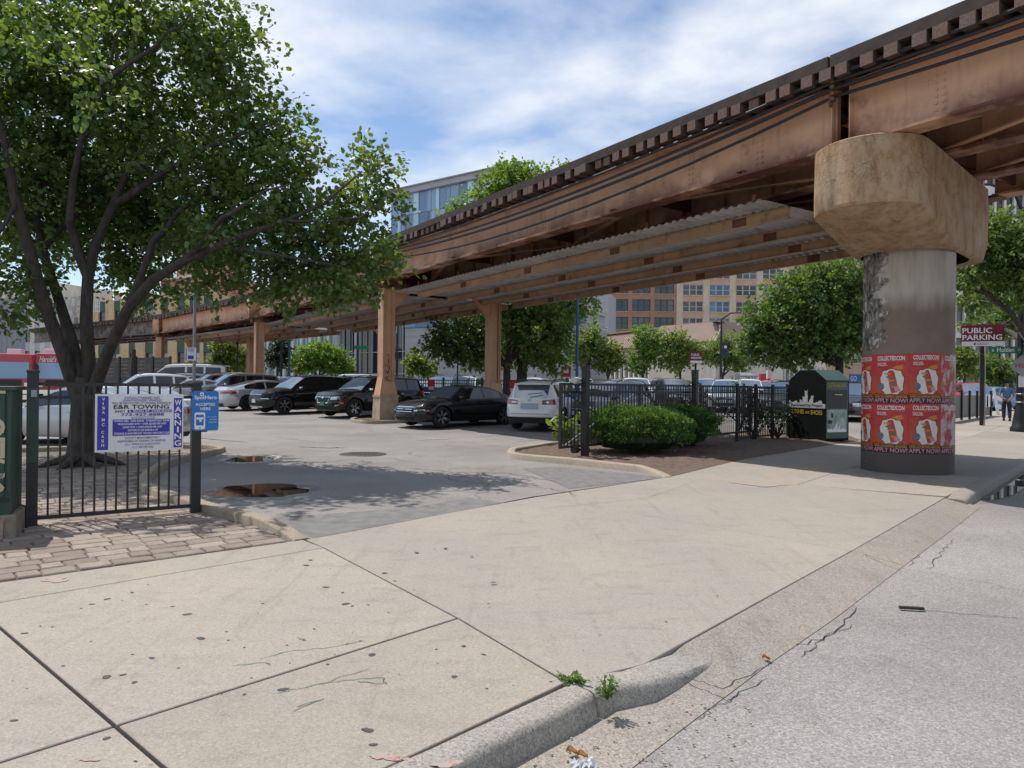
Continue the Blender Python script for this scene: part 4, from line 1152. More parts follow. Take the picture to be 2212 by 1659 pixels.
    def wheels(c, rim, spokes, detail):
        r = c.S['r']; w = .115; rr = r * (.70 if rim != 'big' else .74)
        rim_m = {'big': 'alloy'}.get(rim, rim)
        t = MB(); t.lathe([(rr, -w * .9), (r - .03, -w), (r - .008, -w * .8), (r, -w * .4), (r, w * .4), (r - .008, w * .8), (r - .03, w), (rr, w * .9)], 28, axis='y')
        tm = t.mesh('wheel', 'rubber', smooth=True)
        rm = MB(); rm.lathe([(rr, -w * .92), (rr - .02, -w * .95), (rr - .035, -w * .6), (rr - .05, 0.0)], 28, axis='y')
        for k in range(spokes):
            a = 2 * math.pi * k / spokes + (.12 if k % 2 else -.12 if spokes >= 8 else 0)
            d = Vector((math.cos(a), 0, math.sin(a)))
            rm.bar(d * .05 + Vector((0, -w * .55, 0)), d * (rr - .02) + Vector((0, -w * .72, 0)), .03, .026 if spokes > 6 else .05, up=(0, 1, 0))
        rm.lathe([(0.001, -w * .7), (.05, -w * .68), (.07, -w * .5)], 14, axis='y')
        rmm = rm.mesh('rim', rim_m, smooth=True, angle=30)
        dm = MB(); dm.lathe([(0.001, -w * .2), (rr - .03, -w * .2)], 20, axis='y')
        dmm = dm.mesh('brake_disc', 'black_plastic')
        for x in (c.xf, c.xr):
            for s in (1, -1):
                wo = link('wheel', tm, c.root, (x, s * (c.hw - w - .012), r), (0, random.uniform(0, 1), math.pi if s > 0 else 0))
                link('rim', rmm, wo); link('brake_disc', dmm, wo)
    def fit(c, kind, detail, front, plate, trim, roof):
        S = c.S; fs, rs = c.xF - S['fend'], c.xR + S['rend']; bf = interp(S['belt'], c.xF - .1); br = interp(S['belt'], c.xR + .1)
        suv = kind not in ('sedan', 'sedan2')
        # mirrors, door seams, handles
        for s in (1, -1):
            x = S['side'][-1][1] + .12; bt = interp(S['belt'], x)
            y = c.half(x) * .945
            m = MB().box((x, s * (y + .09), bt + .11), (.13, .20, .14)); me = m.mesh('mirror', c.p if trim != 'chrome' else 'chrome', smooth=True, bevel=.035)
            link('mirror', me, c.root)
            seams = [S['side'][-1][1] + .06, S['side'][-1][0] - .045, S['side'][-2][0] + (.10 if suv else -.05)] if detail else []
            for xq in seams:
                mb = MB(); rows = 8
                z0 = max(c.zlow(xq), c.lo + .08); z1 = interp(S['belt'], xq) - .01
                for k in range(rows + 1):
                    z = z0 + (z1 - z0) * k / rows; yy = c.half(xq) * c.prof(xq, z) + .003
                    mb.v += [(xq - .006, yy * s, z), (xq + .006, yy * s, z)]
                    if k: mb.f.append((2 * k - 2, 2 * k - 1, 2 * k + 1, 2 * k))
                mb.build('door_seam', 'seam', c.body)
            if detail:
                for xq in (S['side'][-1][0] + .10, S['side'][-2][0] + .30):
                    z = interp(S['belt'], xq) - .12; yy = c.half(xq) * c.prof(xq, z)
                    MB().box((xq, s * (yy + .012), z), (.19, .03, .032)).build('door_handle', 'chrome' if trim == 'chrome' else c.p, c.body, bevel=.008)
        if suv:
            c.patch('cladding', 1.0, 2.0, c.lo - .01, c.lo + .13, 'black_plastic', .008, 1, 1) if False else None
            for s in (1, -1):
                x0, x1 = S['rw'][1] + .05, S['ws'][0] - .05
                pts = []
                for k in range(9):
                    x = x0 + (x1 - x0) * k / 8; zt = interp(S['top'], x)
                    bt = interp(S['belt'], x); h = zt - bt; we = c.half(min(max(x, rs), fs)) * .945 - S['tum'] * h * .91 - .06
                    pts.append((x, s * we, zt - .02 + (.045 if 0 < k < 8 else 0)))
                MB().path(pts, .016, 6).build('roof_rail', 'chrome' if trim == 'chrome' else 'black_plastic', c.root)
        zr = br
        if front != 'none':
            zg0, zg1 = c.lo + .24, bf - .10
            if front == 'split':          # crosshair-split grille in a dark frame
                c.centre('grille', .50, zg0 + .06, zg1 + .02, 'seam'); 
                for k in range(3): c.centre('grille_slat', .47, zg0 + .10 + k * .085, zg0 + .122 + k * .085, 'chrome', off=.016)
                c.centre('grille_badge', .05, zg0 + .16, zg0 + .24, 'black_plastic', off=.022)
                c.patch('headlight', .58, .98, zg0 + .12, zg1 + .0, 'lamp_clear', .010, slant=.03)
                c.patch('headlight_bezel', .545, 1.03, zg0 + .085, zg1 + .04, 'seam', .005, slant=.03)
                c.patch('corner_lamp', .97, 1.025, zg0 + .13, zg1 + .0, 'lamp_amber', .012)
                c.centre('lower_intake', .55, c.lo + .05, c.lo + .17, 'seam')
                c.centre('hood_edge', .62, bf - .03, bf - .015, 'chrome', off=.01)
            elif front == 'boxy':
                c.centre('grille', .62, zg0 + .18, zg1 + .06, 'black_plastic')
                c.centre('grille_bar', .60, zg1 + .03, zg1 + .055, 'chrome', off=.014)
                c.patch('headlight', .64, .98, zg0 + .16, zg1 + .06, 'seam', .009); c.patch('headlight_strip', .60, .99, zg0 + .15, zg0 + .185, 'lamp_clear', .013)
                c.centre('lower_intake', .7, c.lo + .10, c.lo + .26, 'seam'); c.centre('skid_plate', .66, c.lo + .0, c.lo + .075, 'alloy', off=.014)
            elif front == 'shield':
                c.centre('grille_surround', .50, zg0 + .08, zg1 + .04, 'chrome', off=.006, taper=.72)
                c.centre('grille', .455, zg0 + .11, zg1 + .01, 'seam', off=.013, taper=.72)
                for k in range(4): c.centre('grille_slat', .42, zg0 + .15 + k * .065, zg0 + .158 + k * .065, 'dark_alloy', off=.018, taper=.8)
                c.centre('grille_badge', .075, zg0 + .27, zg0 + .35, 'chrome', off=.022, taper=.6)
                c.patch('headlight', .56, 1.0, zg1 - .09, zg1 + .03, 'lamp_clear', .010, slant=.03)
                c.patch('day_lamp', .80, .96, c.lo + .20, c.lo + .24, 'chrome', .012, slant=.04)
                c.centre('lower_intake', .62, c.lo + .05, c.lo + .20, 'seam'); c.patch('side_marker', .985, 1.03, zg0 + .06, zg0 + .13, 'lamp_amber', .01)
            else:
                c.centre('grille', .45, zg0 + .12, zg1, 'seam'); c.centre('grille_bar', .44, zg1 - .06, zg1 - .035, 'chrome', off=.014)
                c.patch('headlight', .52, 1.0, zg1 - .13, zg1 + .02, 'lamp_clear', .010, slant=.03)
                c.centre('lower_intake', .65, c.lo + .06, c.lo + .20, 'seam')
            if plate: c.centre('licence_plate', .17, c.lo + .22, c.lo + .37, plate, off=.03, n=2)
        # tail
        if suv:
            c.patch('tail_light', 2.0, 2.52, zr - .20, zr - .02, 'lamp_red', .010, slant=-.0, tilt=-.05); c.patch('tail_light', 1.94, 2.0, zr - .21, zr - .0, 'lamp_red', .010)
            c.patch('tail_lamp_lens', 2.24, 2.50, zr - .155, zr - .10, 'lamp_clear', .014)
            c.centre('rear_bumper', .99, c.lo - .01, c.lo + .20, 'black_plastic', False, .012, 14)
            c.centre('tailgate_seam', .78, c.lo + .30, c.lo + .312, 'seam', False, .005, 14)
            c.centre('plate_recess', .34, zr - .36, zr - .17, 'seam' if c.p == 'car_black' else 'plate_recess', False, .005, 6)
            c.centre('licence_plate', .165, zr - .345, zr - .195, 'plate_blue', False, .014, 2)
            c.centre('tailgate_bar', .36, zr - .165, zr - .14, c.p if c.p != 'car_black' else 'chrome', False, .016, 6)
            c.centre('emblem', .05, zr - .10, zr - .02, 'chrome', False, .012, 4)
            x0 = S['rw'][1]
            MB().box((x0 - .10, 0, interp(S['top'], x0) - .005), (.26, S['W'] * .62, .035)).build('spoiler', c.p, c.body, bevel=.012)
            zt = interp(S['top'], S['rw'][0]); 
            MB().bar((S['rw'][0] - .03, .05, zt + .08), (S['rw'][0] + .05, -.42, zt + .13), .02, .02).build('rear_wiper', 'seam', c.root)
        else:
            c.patch('tail_light', 2.0, 2.62, zr - .17, zr - .06, 'lamp_red', .010, slant=-.01); c.patch('tail_light', 1.93, 2.0, zr - .17, zr - .05, 'lamp_red', .010)
            c.centre('licence_plate', .17, zr - .34, zr - .20, 'plate_blue', False, .014, 2)
            c.centre('rear_valance', .72, c.lo, c.lo + .12, 'black_plastic', False, .010, 10)
            c.patch('exhaust', 2.35, 2.6, c.lo + .05, c.lo + .12, 'seam', .016)
        if roof: roof(c)
M('plate_recess', (0.42, 0.41, 0.39), .45, var=0)
RWD = Vector((-0.681, -0.732, 0))
def car_at(x, y, d_, *a, **k): pass
def wheel_loc(W1, fwd, S, sgn=1):
    """centre of a car whose front wheel on the sgn side (1 = its left) touches W1"""
    f = Vector((fwd[0], fwd[1], 0)).normalized(); l = Vector((-f.y, f.x, 0))
    return Vector((W1[0], W1[1], 0)) - f * (S['L'] / 2 - S['fo']) - l * sgn * (S['W'] / 2 - .11)
# --- the front row of the lot
S = SPEC
Car('sedan', 'black sports sedan with many-spoke alloy wheels parked under the viaduct', 'car_black', wheel_loc(P(953, 900, 24.6), (-.70, -.714), S['sedan']), (-.70, -.714), front='split', rim='big', spokes=12, plate=None)
Car('crossover', 'white hatchback utility car seen from behind beside the black gate', 'car_white', P(1190, 900, 25.6), (.36, .93), front='plain', spokes=5)
Car('suv', 'black luxury utility vehicle with chrome shield grille behind the tan column', 'car_black', wheel_loc(P(765, 880, 29.3), (-.66, -.75), S['suv']), (-.66, -.75), front='shield', plate='plate_green', trim='chrome', spokes=10)
Car('suv', 'black boxy utility vehicle with dark wheels between silver sedan and chrome grille vehicle', 'car_black', wheel_loc(P(613, 880, 31.2), (-.70, -.714), S['suv']), (-.70, -.714), front='boxy', rim='alloy', spokes=6, trim='chrome', sz=.985)
Car('sedan2', 'silver sedan backed out with its tail to the drive', 'car_silver', P(575, 880, 35.2), (.72, .69), front='plain', rim='dark_alloy')
Car('suv', 'dark grey utility vehicle with silver mirror behind the silver sedan', 'car_grey', P(505, 860, 38.5), (-.78, -.62), trim='chrome')
Car('suv', 'taupe utility vehicle in the back of the row by the parking sign pole', 'car_taupe', P(462, 850, 42.5), (-.78, -.62), detail=1)
Car('suv', 'pale silver utility vehicle with roof rails near the grey board fence', 'car_silver', P(378, 850, 43.0), (-.78, -.62), detail=1)
Car('sedan2', 'small silver sedan low between utility vehicles behind the railing', 'car_silver', P(415, 850, 37.5), (-.78, -.62), detail=1)
Car('crossover', 'white hatchback car half hidden behind the towing sign', 'car_white', P(312, 850, 36.5), (-.80, -.60), detail=1)
Car('sedan2', 'pale grey sedan behind the tree trunk and railing', 'car_silver', G(95, 962) + Vector((0.6, 0.9, 0)), (-.97, .22), detail=2)
Car('sedan2', 'white car farther back seen through the railing beside the tree', 'car_white', P(275, 840, 24.0), (-.93, .36), detail=1)
Car('crossover', 'dark grey car with wide grille behind the gate bars', 'car_grey', P(1310, 900, 26.5), (-.62, -.78), front='plain', spokes=5)
Car('crossover', 'black car far right of the lot beside the donation bin', 'car_dark', P(1700, 850, 34.0), (-.62, -.78), spokes=5)
Car('crossover', 'black car between donation bin and round pier', 'car_dark', P(1846, 850, 32.0), (-.62, -.78), spokes=5)
# --- cars in the lot beyond the inner fence
for x_, d_, k_, pm_, fw_, lb_ in [
    (600, 52, 'crossover', 'car_white', (-.5, -.86), 'white car beyond the inner fence left of the far tan column'),
    (640, 47, 'sedan2', 'car_grey', (-.5, -.86), 'grey car beyond the inner fence behind the boxy black vehicle'),
    (700, 50, 'sedan2', 'car_dark', (-.5, -.86), 'dark car beyond the inner fence above the boxy black vehicle'),
    (752, 54, 'van', 'car_white', (-.95, -.3), 'white van beyond the inner fence above the black vehicles'),
    (905, 46, 'sedan2', 'car_pale', (-.4, -.9), 'pale blue car just right of the concrete footing column'),
    (962, 41, 'suv', 'car_navy', (-.35, -.93), 'dark blue utility vehicle with wide windscreen behind the black sedan'),
    (1008, 43, 'suv', 'car_white', (-.2, -.98), 'white vehicle behind the black sedan roof'),
    (1108, 43, 'sedan2', 'car_red', (-.3, -.95), 'dark red car by the tree trunks behind the inner fence'),
    (1150, 46, 'suv', 'car_white', (-.3, -.95), 'white vehicle behind the tree trunks and inner fence'),
    (1196, 40, 'sedan2', 'car_silver', (-.3, -.95), 'silver car just above the white hatchback roof'),
    (1298, 40, 'sedan2', 'car_navy', (.05, -1), 'navy blue car left of the first gate post roller'),
    (1372, 41, 'suv', 'car_white', (-.1, -1), 'white vehicle between the two tall gate posts'),
    (1452, 42, 'crossover', 'car_dark', (.1, -1), 'dark car right of the second tall gate post'),
    (1420, 47, 'suv', 'car_silver', (0, -1), 'silver vehicle farther back between the gate posts'),
    (1570, 38, 'crossover', 'car_pale', (-.35, -.93), 'pale blue car behind the picket fence near the bus shelter'),
    (1662, 45, 'crossover', 'car_red', (-.4, -.9), 'bright red car behind the black car by the donation bin'),
    (2100, 47, 'suv', 'car_red', (-.3, -.95), 'red car behind the black panel fence right of the pier'),
    (2138, 43, 'sedan2', 'car_blue', (-.9, -.4), 'bright blue car behind the black panel fence right of the pier'),
    (1340, 48, 'suv', 'car_grey', (0, -1), 'grey vehicle at the back left of the second gate post'),
    (1500, 46, 'sedan2', 'car_white', (-.1, -1), 'white car under the small maroon parking sign'),
    (1530, 40, 'suv', 'car_silver', (-.2, -.98), 'silver vehicle behind the picket fence right of the small parking sign'),
    (1615, 42, 'suv', 'car_white', (-.3, -.95), 'white vehicle in front of the bus shelter'),
    (1255, 45, 'suv', 'car_pale', (-.1, -1), 'pale blue vehicle behind the blue pole'),
    (520, 58, 'crossover', 'car_white', (-.6, -.8), 'white car far back below the club sign'),
    (455, 60, 'sedan2', 'car_navy', (-.9, -.4), 'dark blue car passing in front of the club')]:
    Car(k_, lb_, pm_, (P(x_, 834, d_).x, d_), fw_, detail=0, spokes=5, group='cars beyond the inner fence')
# ------------------------------------------------------------------ trees and shrubs
def leafmat(name, c1, c2, trans=0.35, gloss=0.4):
    m, t, b, o = newmat(name)
    v = pos(t)
    w = t.nodes.new('ShaderNodeTexWhiteNoise'); w.noise_dimensions = '3D'
    sn = t.nodes.new('ShaderNodeVectorMath'); sn.operation = 'SNAP'; sn.inputs[1].default_value = (.11, .11, .11)
    t.links.new(v, sn.inputs[0]); t.links.new(sn.outputs[0], w.inputs['Vector'])
    f = mixc(t, .5, w.outputs['Value'], noise(t, v, 1.2, 3))
    c = mixc(t, ramp(t, f, [(.25, 0.), (.75, 1.)]), c1, c2)
    t.links.new(c, b.inputs['Base Color']); b.inputs['Roughness'].default_value = .42; b.inputs['Specular IOR Level'].default_value = gloss
    tr = t.nodes.new('ShaderNodeBsdfTranslucent'); t.links.new(mixc(t, 1.0, c, (1.9, 1.7, .55), 'MULTIPLY'), tr.inputs['Color'])
    mx = t.nodes.new('ShaderNodeMixShader'); mx.inputs[0].default_value = trans
    t.links.new(b.outputs[0], mx.inputs[1]); t.links.new(tr.outputs[0], mx.inputs[2]); t.links.new(mx.outputs[0], o.inputs[0])
leafmat('leaf_big', (0.050, 0.100, 0.030), (0.140, 0.215, 0.062), .42, .65)
leafmat('leaf_bright', (0.080, 0.170, 0.030), (0.17, 0.27, 0.055), .42)
leafmat('leaf_mid', (0.070, 0.135, 0.040), (0.155, 0.235, 0.070), .38)
leafmat('leaf_pale', (0.10, 0.165, 0.045), (0.20, 0.27, 0.085), .4)
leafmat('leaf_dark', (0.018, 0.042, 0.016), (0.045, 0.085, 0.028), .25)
leafmat('yew', (0.055, 0.140, 0.032), (0.165, 0.285, 0.072), .22, .4)
M('bark', (0.052, 0.042, 0.035), .95, var=.45, scale=14, bmp=1.0, bscale=22, stretch=(1, 1, .3), dirt=(0.10, 0.085, 0.07), dscale=4, dlo=.55, dhi=.75)
def leaves(name, pts, dirs, size, mat, parent, rng, aspect=.8, jitter=.45, droop=.35):
    """one folded leaf blade at each point"""
    n = len(pts)
    sz = size * (1 + jitter * (rng.random(n) * 2 - 1))
    ax = dirs + rng.normal(0, .6, (n, 3)); ax[:, 2] -= droop
    ax /= np.linalg.norm(ax, axis=1)[:, None] + 1e-9
    up = rng.normal(0, .55, (n, 3)) + np.array([0, 0, 1.0])
    sd = np.cross(ax, up); sd /= np.linalg.norm(sd, axis=1)[:, None] + 1e-9
    nr = np.cross(sd, ax)
    a = ax * sz[:, None]; s_ = sd * (sz * aspect * .5)[:, None]; u = nr * (sz * .12)[:, None]
    v = np.stack([pts, pts + a * .30 + s_ + u, pts + a * .72 + s_ * .72 + u * .8, pts + a, pts + a * .72 - s_ * .72 + u * .8, pts + a * .30 - s_ + u], axis=1).reshape(-1, 3)
    idx = np.array([0, 1, 2, 3, 0, 3, 4, 5])
    loops = (np.arange(n)[:, None] * 6 + idx[None, :]).reshape(-1)
    me = bpy.data.meshes.new(name)
    me.vertices.add(len(v)); me.vertices.foreach_set('co', v.astype(np.float32).ravel())
    me.loops.add(len(loops)); me.loops.foreach_set('vertex_index', loops.astype(np.int32))
    me.polygons.add(2 * n); me.polygons.foreach_set('loop_start', np.arange(0, 8 * n, 4, dtype=np.int32))
    me.update(calc_edges=True); me.materials.append(MAT[mat])
    return link(name, me, parent)
def ell_points(ells, rng, ntwig, per, twig=.45, shell=.55):
    """twigs spread through the given ellipsoids, leaves along each twig"""
    vol = np.array([e[3] * e[4] * e[5] for e in ells]) ** (2 / 3.); vol /= vol.sum()
    pts, dr = [], []
    for e, w in zip(ells, vol):
        k = max(2, int(ntwig * w))
        d = rng.normal(0, 1, (k, 3)); d /= np.linalg.norm(d, axis=1)[:, None]
        r = (shell + (1 - shell) * rng.random(k)) * np.where(rng.random(k) < .35, rng.random(k), 1)
        lump = 1 + .22 * np.sin(d[:, 0] * 5 + e[0]) * np.sin(d[:, 1] * 4 + e[1]) + .16 * np.sin(d[:, 2] * 7 + e[0])
        c = np.array(e[:3]) + d * np.array(e[3:6]) * (r * lump)[:, None]
        td = d * .8 + rng.normal(0, .45, (k, 3)); td[:, 2] += .05; td /= np.linalg.norm(td, axis=1)[:, None]
        f = rng.random((k, per))
        p = c[:, None, :] + td[:, None, :] * (f * twig)[:, :, None] + rng.normal(0, twig * .16, (k, per, 3))
        pts.append(p.reshape(-1, 3)); dr.append(np.repeat(td, per, axis=0))
    return np.concatenate(pts), np.concatenate(dr)
def wobble(pts, rnd, k=3, amt=.05):
    out = []
    for a, b in zip(pts, pts[1:]):
        for i in range(k):
            q = Vector(a).lerp(Vector(b), i / k)
            out.append(q + (Vector((rnd.uniform(-amt, amt), rnd.uniform(-amt, amt), 0)) if i else Vector()))
    return out + [Vector(pts[-1])]
# --- the big tree by the railing
rng = np.random.default_rng(3); rnd = random.Random(3)
TB = Vector((-7.75, 12.9, 0))
tree = thing('street_tree', 'big many-stemmed leafy tree behind the railing and towing sign', 'tree', TB)
def T(x, y, d): return P(x, y, d) - TB
tk = MB()
tk.path([T(172, 1008, 12.9), T(173, 975, 12.9), T(176, 920, 12.9), T(180, 860, 12.9), T(184, 815, 12.9)], [.30, .215, .195, .19, .16], 14)
tk.path([T(178, 900, 12.9), T(160, 835, 12.9), T(135, 760, 12.8), T(108, 690, 12.7), T(82, 610, 12.6), T(58, 520, 12.5), T(30, 420, 12.4), T(18, 340, 12.3), T(-10, 230, 12.0)], [0.132, 0.122, 0.115, 0.109, 0.102, 0.092, 0.079, 0.066, 0.04], 10)
tk.path([T(182, 890, 12.9), T(172, 800, 13.0), T(150, 720, 13.2), T(118, 620, 13.5), T(92, 540, 13.8), T(80, 470, 14), T(110, 350, 14.2)], [0.132, 0.112, 0.099, 0.086, 0.079, 0.066, 0.04], 10)
tk.path([T(186, 890, 12.9), T(192, 790, 13.0), T(186, 690, 13.1), T(190, 600, 13.2), T(205, 530, 13.3), T(245, 440, 13.3), T(290, 340, 13.4), T(330, 220, 13.4)], [0.132, 0.119, 0.109, 0.099, 0.089, 0.073, 0.053, 0.026], 10)
tk.path([T(190, 890, 12.9), T(212, 815, 12.8), T(240, 745, 12.6), T(275, 670, 12.4), T(330, 605, 12.2), T(400, 562, 12.1), T(470, 532, 12.0), T(545, 502, 11.9), T(620, 476, 11.9), T(700, 440, 11.9), T(770, 380, 11.9)], [0.132, 0.112, 0.099, 0.092, 0.083, 0.073, 0.063, 0.053, 0.04, 0.026, 0.013], 10)
for pts, r0 in [([(190, 600, 13.2), (150, 480, 13), (170, 330, 12.5), (220, 180, 12), (260, 60, 11.5)], .09), ([(245, 440, 13.3), (340, 380, 13), (430, 330, 12.6), (520, 290, 12.3), (600, 260, 12.2)], .07),
                ([(275, 670, 12.4), (330, 520, 12.8), (420, 430, 13), (500, 380, 13)], .08), ([(220, 180, 12), (290, 130, 11.6), (360, 70, 11.3), (430, 20, 11)], .05), ([(470, 532, 12), (560, 545, 11.8), (650, 560, 11.6), (740, 575, 11.5)], .045),
                ([(620, 476, 11.9), (700, 480, 11.7), (780, 470, 11.6), (830, 430, 11.6)], .03), ([(30, 420, 12.4), (0, 500, 12), (-30, 580, 11.5)], .05), ([(92, 540, 13.8), (200, 430, 14.5), (320, 400, 15), (430, 440, 15)], .06), ([(400, 562, 12.1), (480, 470, 11.5), (560, 420, 11), (640, 390, 11)], .05)]:
    w = wobble([T(*p) for p in pts], rnd, 3, .06); tk.path(w, [r0 * (1 - .85 * i / (len(w) - 1)) for i in range(len(w))], 7)
for a in range(7):
    an = a * .9 + .2; tk.path([(0, 0, .22), (math.cos(an) * .5, math.sin(an) * .5, .08), (math.cos(an) * .8, math.sin(an) * .8, -.03)], [.11, .06, .02], 6)
tk.build('trunk', 'bark', tree, smooth=True, angle=80)
def E(x, y, rx, ry, d, rd):
    d = d + 1.0; rd = rd * .9
    c = T(x, y, d); return (c.x, c.y, c.z, rx * d / F, rd, ry * d / F)
ells = [E(60, 90, 210, 130, 11.8, 2.2), E(330, 40, 200, 90, 11.6, 1.8), E(470, 110, 85, 85, 11.6, 1.3), E(160, 290, 230, 160, 13.2, 2.4), E(380, 250, 170, 130, 12.6, 1.8), E(560, 265, 85, 65, 12.2, 1.0),
        E(640, 330, 60, 45, 12, .8), E(480, 400, 150, 95, 12.6, 1.7), E(610, 420, 90, 65, 12, 1.1), E(560, 520, 130, 60, 12, 1.3), E(800, 370, 55, 62, 11.9, .6), E(790, 465, 80, 60, 11.8, .8),
        E(700, 550, 115, 60, 11.7, .9), E(800, 575, 62, 45, 11.7, .6), E(620, 615, 110, 38, 11.8, .9), E(740, 615, 60, 30, 11.7, .6), E(350, 500, 120, 75, 14.5, 1.5), E(300, 610, 75, 45, 14.2, 1.0), E(470, 600, 55, 40, 12.6, .7),
        E(60, 430, 120, 90, 14, 1.6), E(190, 430, 110, 80, 14.4, 1.4), E(30, 600, 75, 50, 12, .9), E(25, 660, 55, 28, 11.6, .6), E(230, 545, 45, 40, 14, .9), E(-60, 300, 150, 220, 12, 1.6), E(110, 520, 95, 55, 14.6, 1.2), E(300, 440, 130, 90, 14, 1.4), E(425, 530, 85, 50, 13, 1.0), E(650, 490, 70, 45, 11.6, .8)]
p, d = ell_points(ells, rng, 4500, 17, .46, .40)
p2, d2 = ell_points([E(130, 60, 150, 45, 8.4, .5), E(40, 130, 70, 50, 8.4, .5), E(230, 190, 55, 40, 8.6, .5)], rng, 45, 12, .3, .6)
leaves('crown', np.concatenate([p, p2]), np.concatenate([d, d2]), .090, 'leaf_big', tree, rng, .85)

def auto_tree(label, x, d, ell, mat, n=900, per=10, size=.17, twig=.6, trunk=None, r=.13, name='street_tree', group='trees beyond the lot', seed=1, shell=.5):
    rg = np.random.default_rng(seed); rn = random.Random(seed)
    b = P(x, 834, d); b.z = gz(d)
    o = thing(name, label, 'tree' if 'tree' in name else 'shrub', b, 0, group)
    es = []
    for ex, ey, rx, ry, dd_ in ell:
        c = P(ex, ey, d + dd_) - b; es.append((c.x, c.y, c.z, rx * d / F, (rx + ry) * .5 * d / F, ry * d / F))
    tk = MB()
    top = max(e[2] for e in es); low = min(e[2] - e[5] for e in es)
    fork = max(.4, min(low + .3, top * .45))
    tk.path([(0, 0, -.1), (rn.uniform(-.05, .05), rn.uniform(-.05, .05), fork * .5), (rn.uniform(-.08, .08), 0, fork)], [r * 1.25, r, r * .9], 9)
    for e in es:
        tk.path(wobble([(0, 0, fork * .95), (e[0] * .35, e[1] * .35, fork + (e[2] - fork) * .5), (e[0] * .9, e[1] * .9, e[2]), (e[0] * 1.05, e[1], e[2] + e[5] * .6)], rn, 2, .06), [r * .7, r * .6, r * .5, r * .4, r * .28, r * .18, .015], 6)
        for _ in range(5):
            a, z = rn.uniform(0, 6.28), rn.uniform(-.4, .6)
            tk.path([(e[0] * .6, e[1] * .6, fork + (e[2] - fork) * .75), (e[0] + e[3] * .7 * math.cos(a), e[1] + e[4] * .7 * math.sin(a), e[2] + e[5] * z)], [r * .3, .012], 5)
    tk.build('trunk', 'bark', o, smooth=True, angle=80)
    p, dr = ell_points(es, rg, n, per, twig, shell)
    leaves('crown', p, dr, size, mat, o, rg, .75)
    return o
auto_tree('tall light green tree rising above the viaduct', 1126, 39, [(1105, 425, 80, 65, 0), (1030, 470, 75, 45, 0), (1180, 410, 60, 45, 0), (1105, 380, 40, 32, 0), (985, 490, 40, 22, 0), (1235, 385, 18, 16, 0), (1120, 560, 110, 80, 0), (1160, 690, 80, 60, 0), (1195, 760, 50, 40, 0), (1245, 655, 55, 28, -1), (1100, 740, 40, 50, 1)], 'leaf_bright', 2600, 11, .17, .55, r=.3, seed=5)
auto_tree('dense green tree left of the middle tan column under the viaduct', 1094, 37, [(1000, 705, 65, 42, 0), (960, 752, 45, 26, 0), (1020, 760, 45, 38, 0), (1150, 720, 60, 60, 0), (1120, 660, 50, 40, 0), (1190, 700, 45, 50, 0)], 'leaf_mid', 1500, 11, .16, .5, r=.2, seed=6)
auto_tree('broad green tree behind the donation bin', 1812, 38, [(1740, 645, 85, 62, 0), (1830, 610, 55, 55, 0), (1660, 700, 62, 50, 0), (1790, 725, 85, 55, 0), (1700, 755, 75, 40, 0), (1622, 748, 35, 24, 0), (1860, 690, 50, 70, 0), (1770, 590, 40, 30, 0)], 'leaf_mid', 2400, 11, .17, .5, r=.22, seed=7)
auto_tree('leafy tree behind the round pier overhanging the public parking sign', 2240, 24.5, [(2140, 520, 62, 60, 0), (2190, 595, 70, 72, 0), (2110, 640, 50, 40, 8), (2180, 690, 60, 50, 10), (2110, 705, 32, 24, 10), (2075, 600, 32, 35, 0), (2230, 520, 60, 60, 0)], 'leaf_mid', 1700, 11, .125, .4, r=.18, seed=8)
auto_tree('small pale tree below the public parking sign', 2082, 52, [(2082, 775, 26, 25, 0), (2075, 800, 18, 15, 0)], 'leaf_pale', 260, 9, .2, .5, r=.08, seed=9)
auto_tree('round green bush beside the walking man', 2148, 54, [(2140, 800, 42, 32, 0), (2165, 815, 35, 25, 0)], 'leaf_mid', 420, 10, .18, .5, r=.08, name='leafy_shrub', seed=10)
for k, (x, ell, lb) in enumerate([(1272, [(1265, 745, 24, 30, 0), (1285, 725, 14, 14, 0), (1255, 770, 20, 16, 0)], 'first slim tree before the low beige building, by the blue pole'),
        (1313, [(1313, 765, 32, 24, 0), (1300, 785, 18, 12, 0), (1330, 780, 18, 14, 0)], 'second slim tree before the low beige building'),
        (1390, [(1388, 730, 26, 26, 0), (1395, 768, 32, 22, 0), (1375, 790, 20, 14, 0), (1425, 745, 20, 26, 0)], 'tallest slim tree before the low beige building'),
        (1468, [(1462, 735, 26, 22, 0), (1465, 775, 38, 28, 0), (1495, 760, 22, 24, 0)], 'slim tree left of the small parking sign'),
        (1562, [(1570, 738, 22, 16, 0), (1540, 765, 26, 22, 0), (1585, 772, 28, 20, 0), (1600, 790, 20, 12, 0)], 'slim tree behind the banner lamp post')]):
    auto_tree(lb, x, 60, ell, 'leaf_pale' if k != 2 else 'leaf_bright', 420, 8, .2, .6, r=.10, seed=20 + k, shell=.35)
auto_tree('rounded green tree beyond the lot between the two tan columns', 690, 62, [(690, 768, 48, 30, 0), (725, 785, 38, 20, 0), (655, 785, 26, 18, 0), (745, 798, 22, 10, 0)], 'leaf_bright', 800, 9, .2, .5, r=.13, seed=31)
auto_tree('pale tree beyond the club building', 492, 72, [(485, 752, 28, 30, 0), (515, 775, 26, 25, 0), (475, 785, 20, 16, 0)], 'leaf_pale', 520, 9, .24, .6, r=.14, seed=32)
auto_tree('dark grey-green tree right of the far tan column', 598, 75, [(600, 770, 28, 22, 0), (612, 745, 18, 18, 0), (640, 785, 18, 12, 0)], 'leaf_dark', 360, 9, .24, .6, r=.12, seed=33)
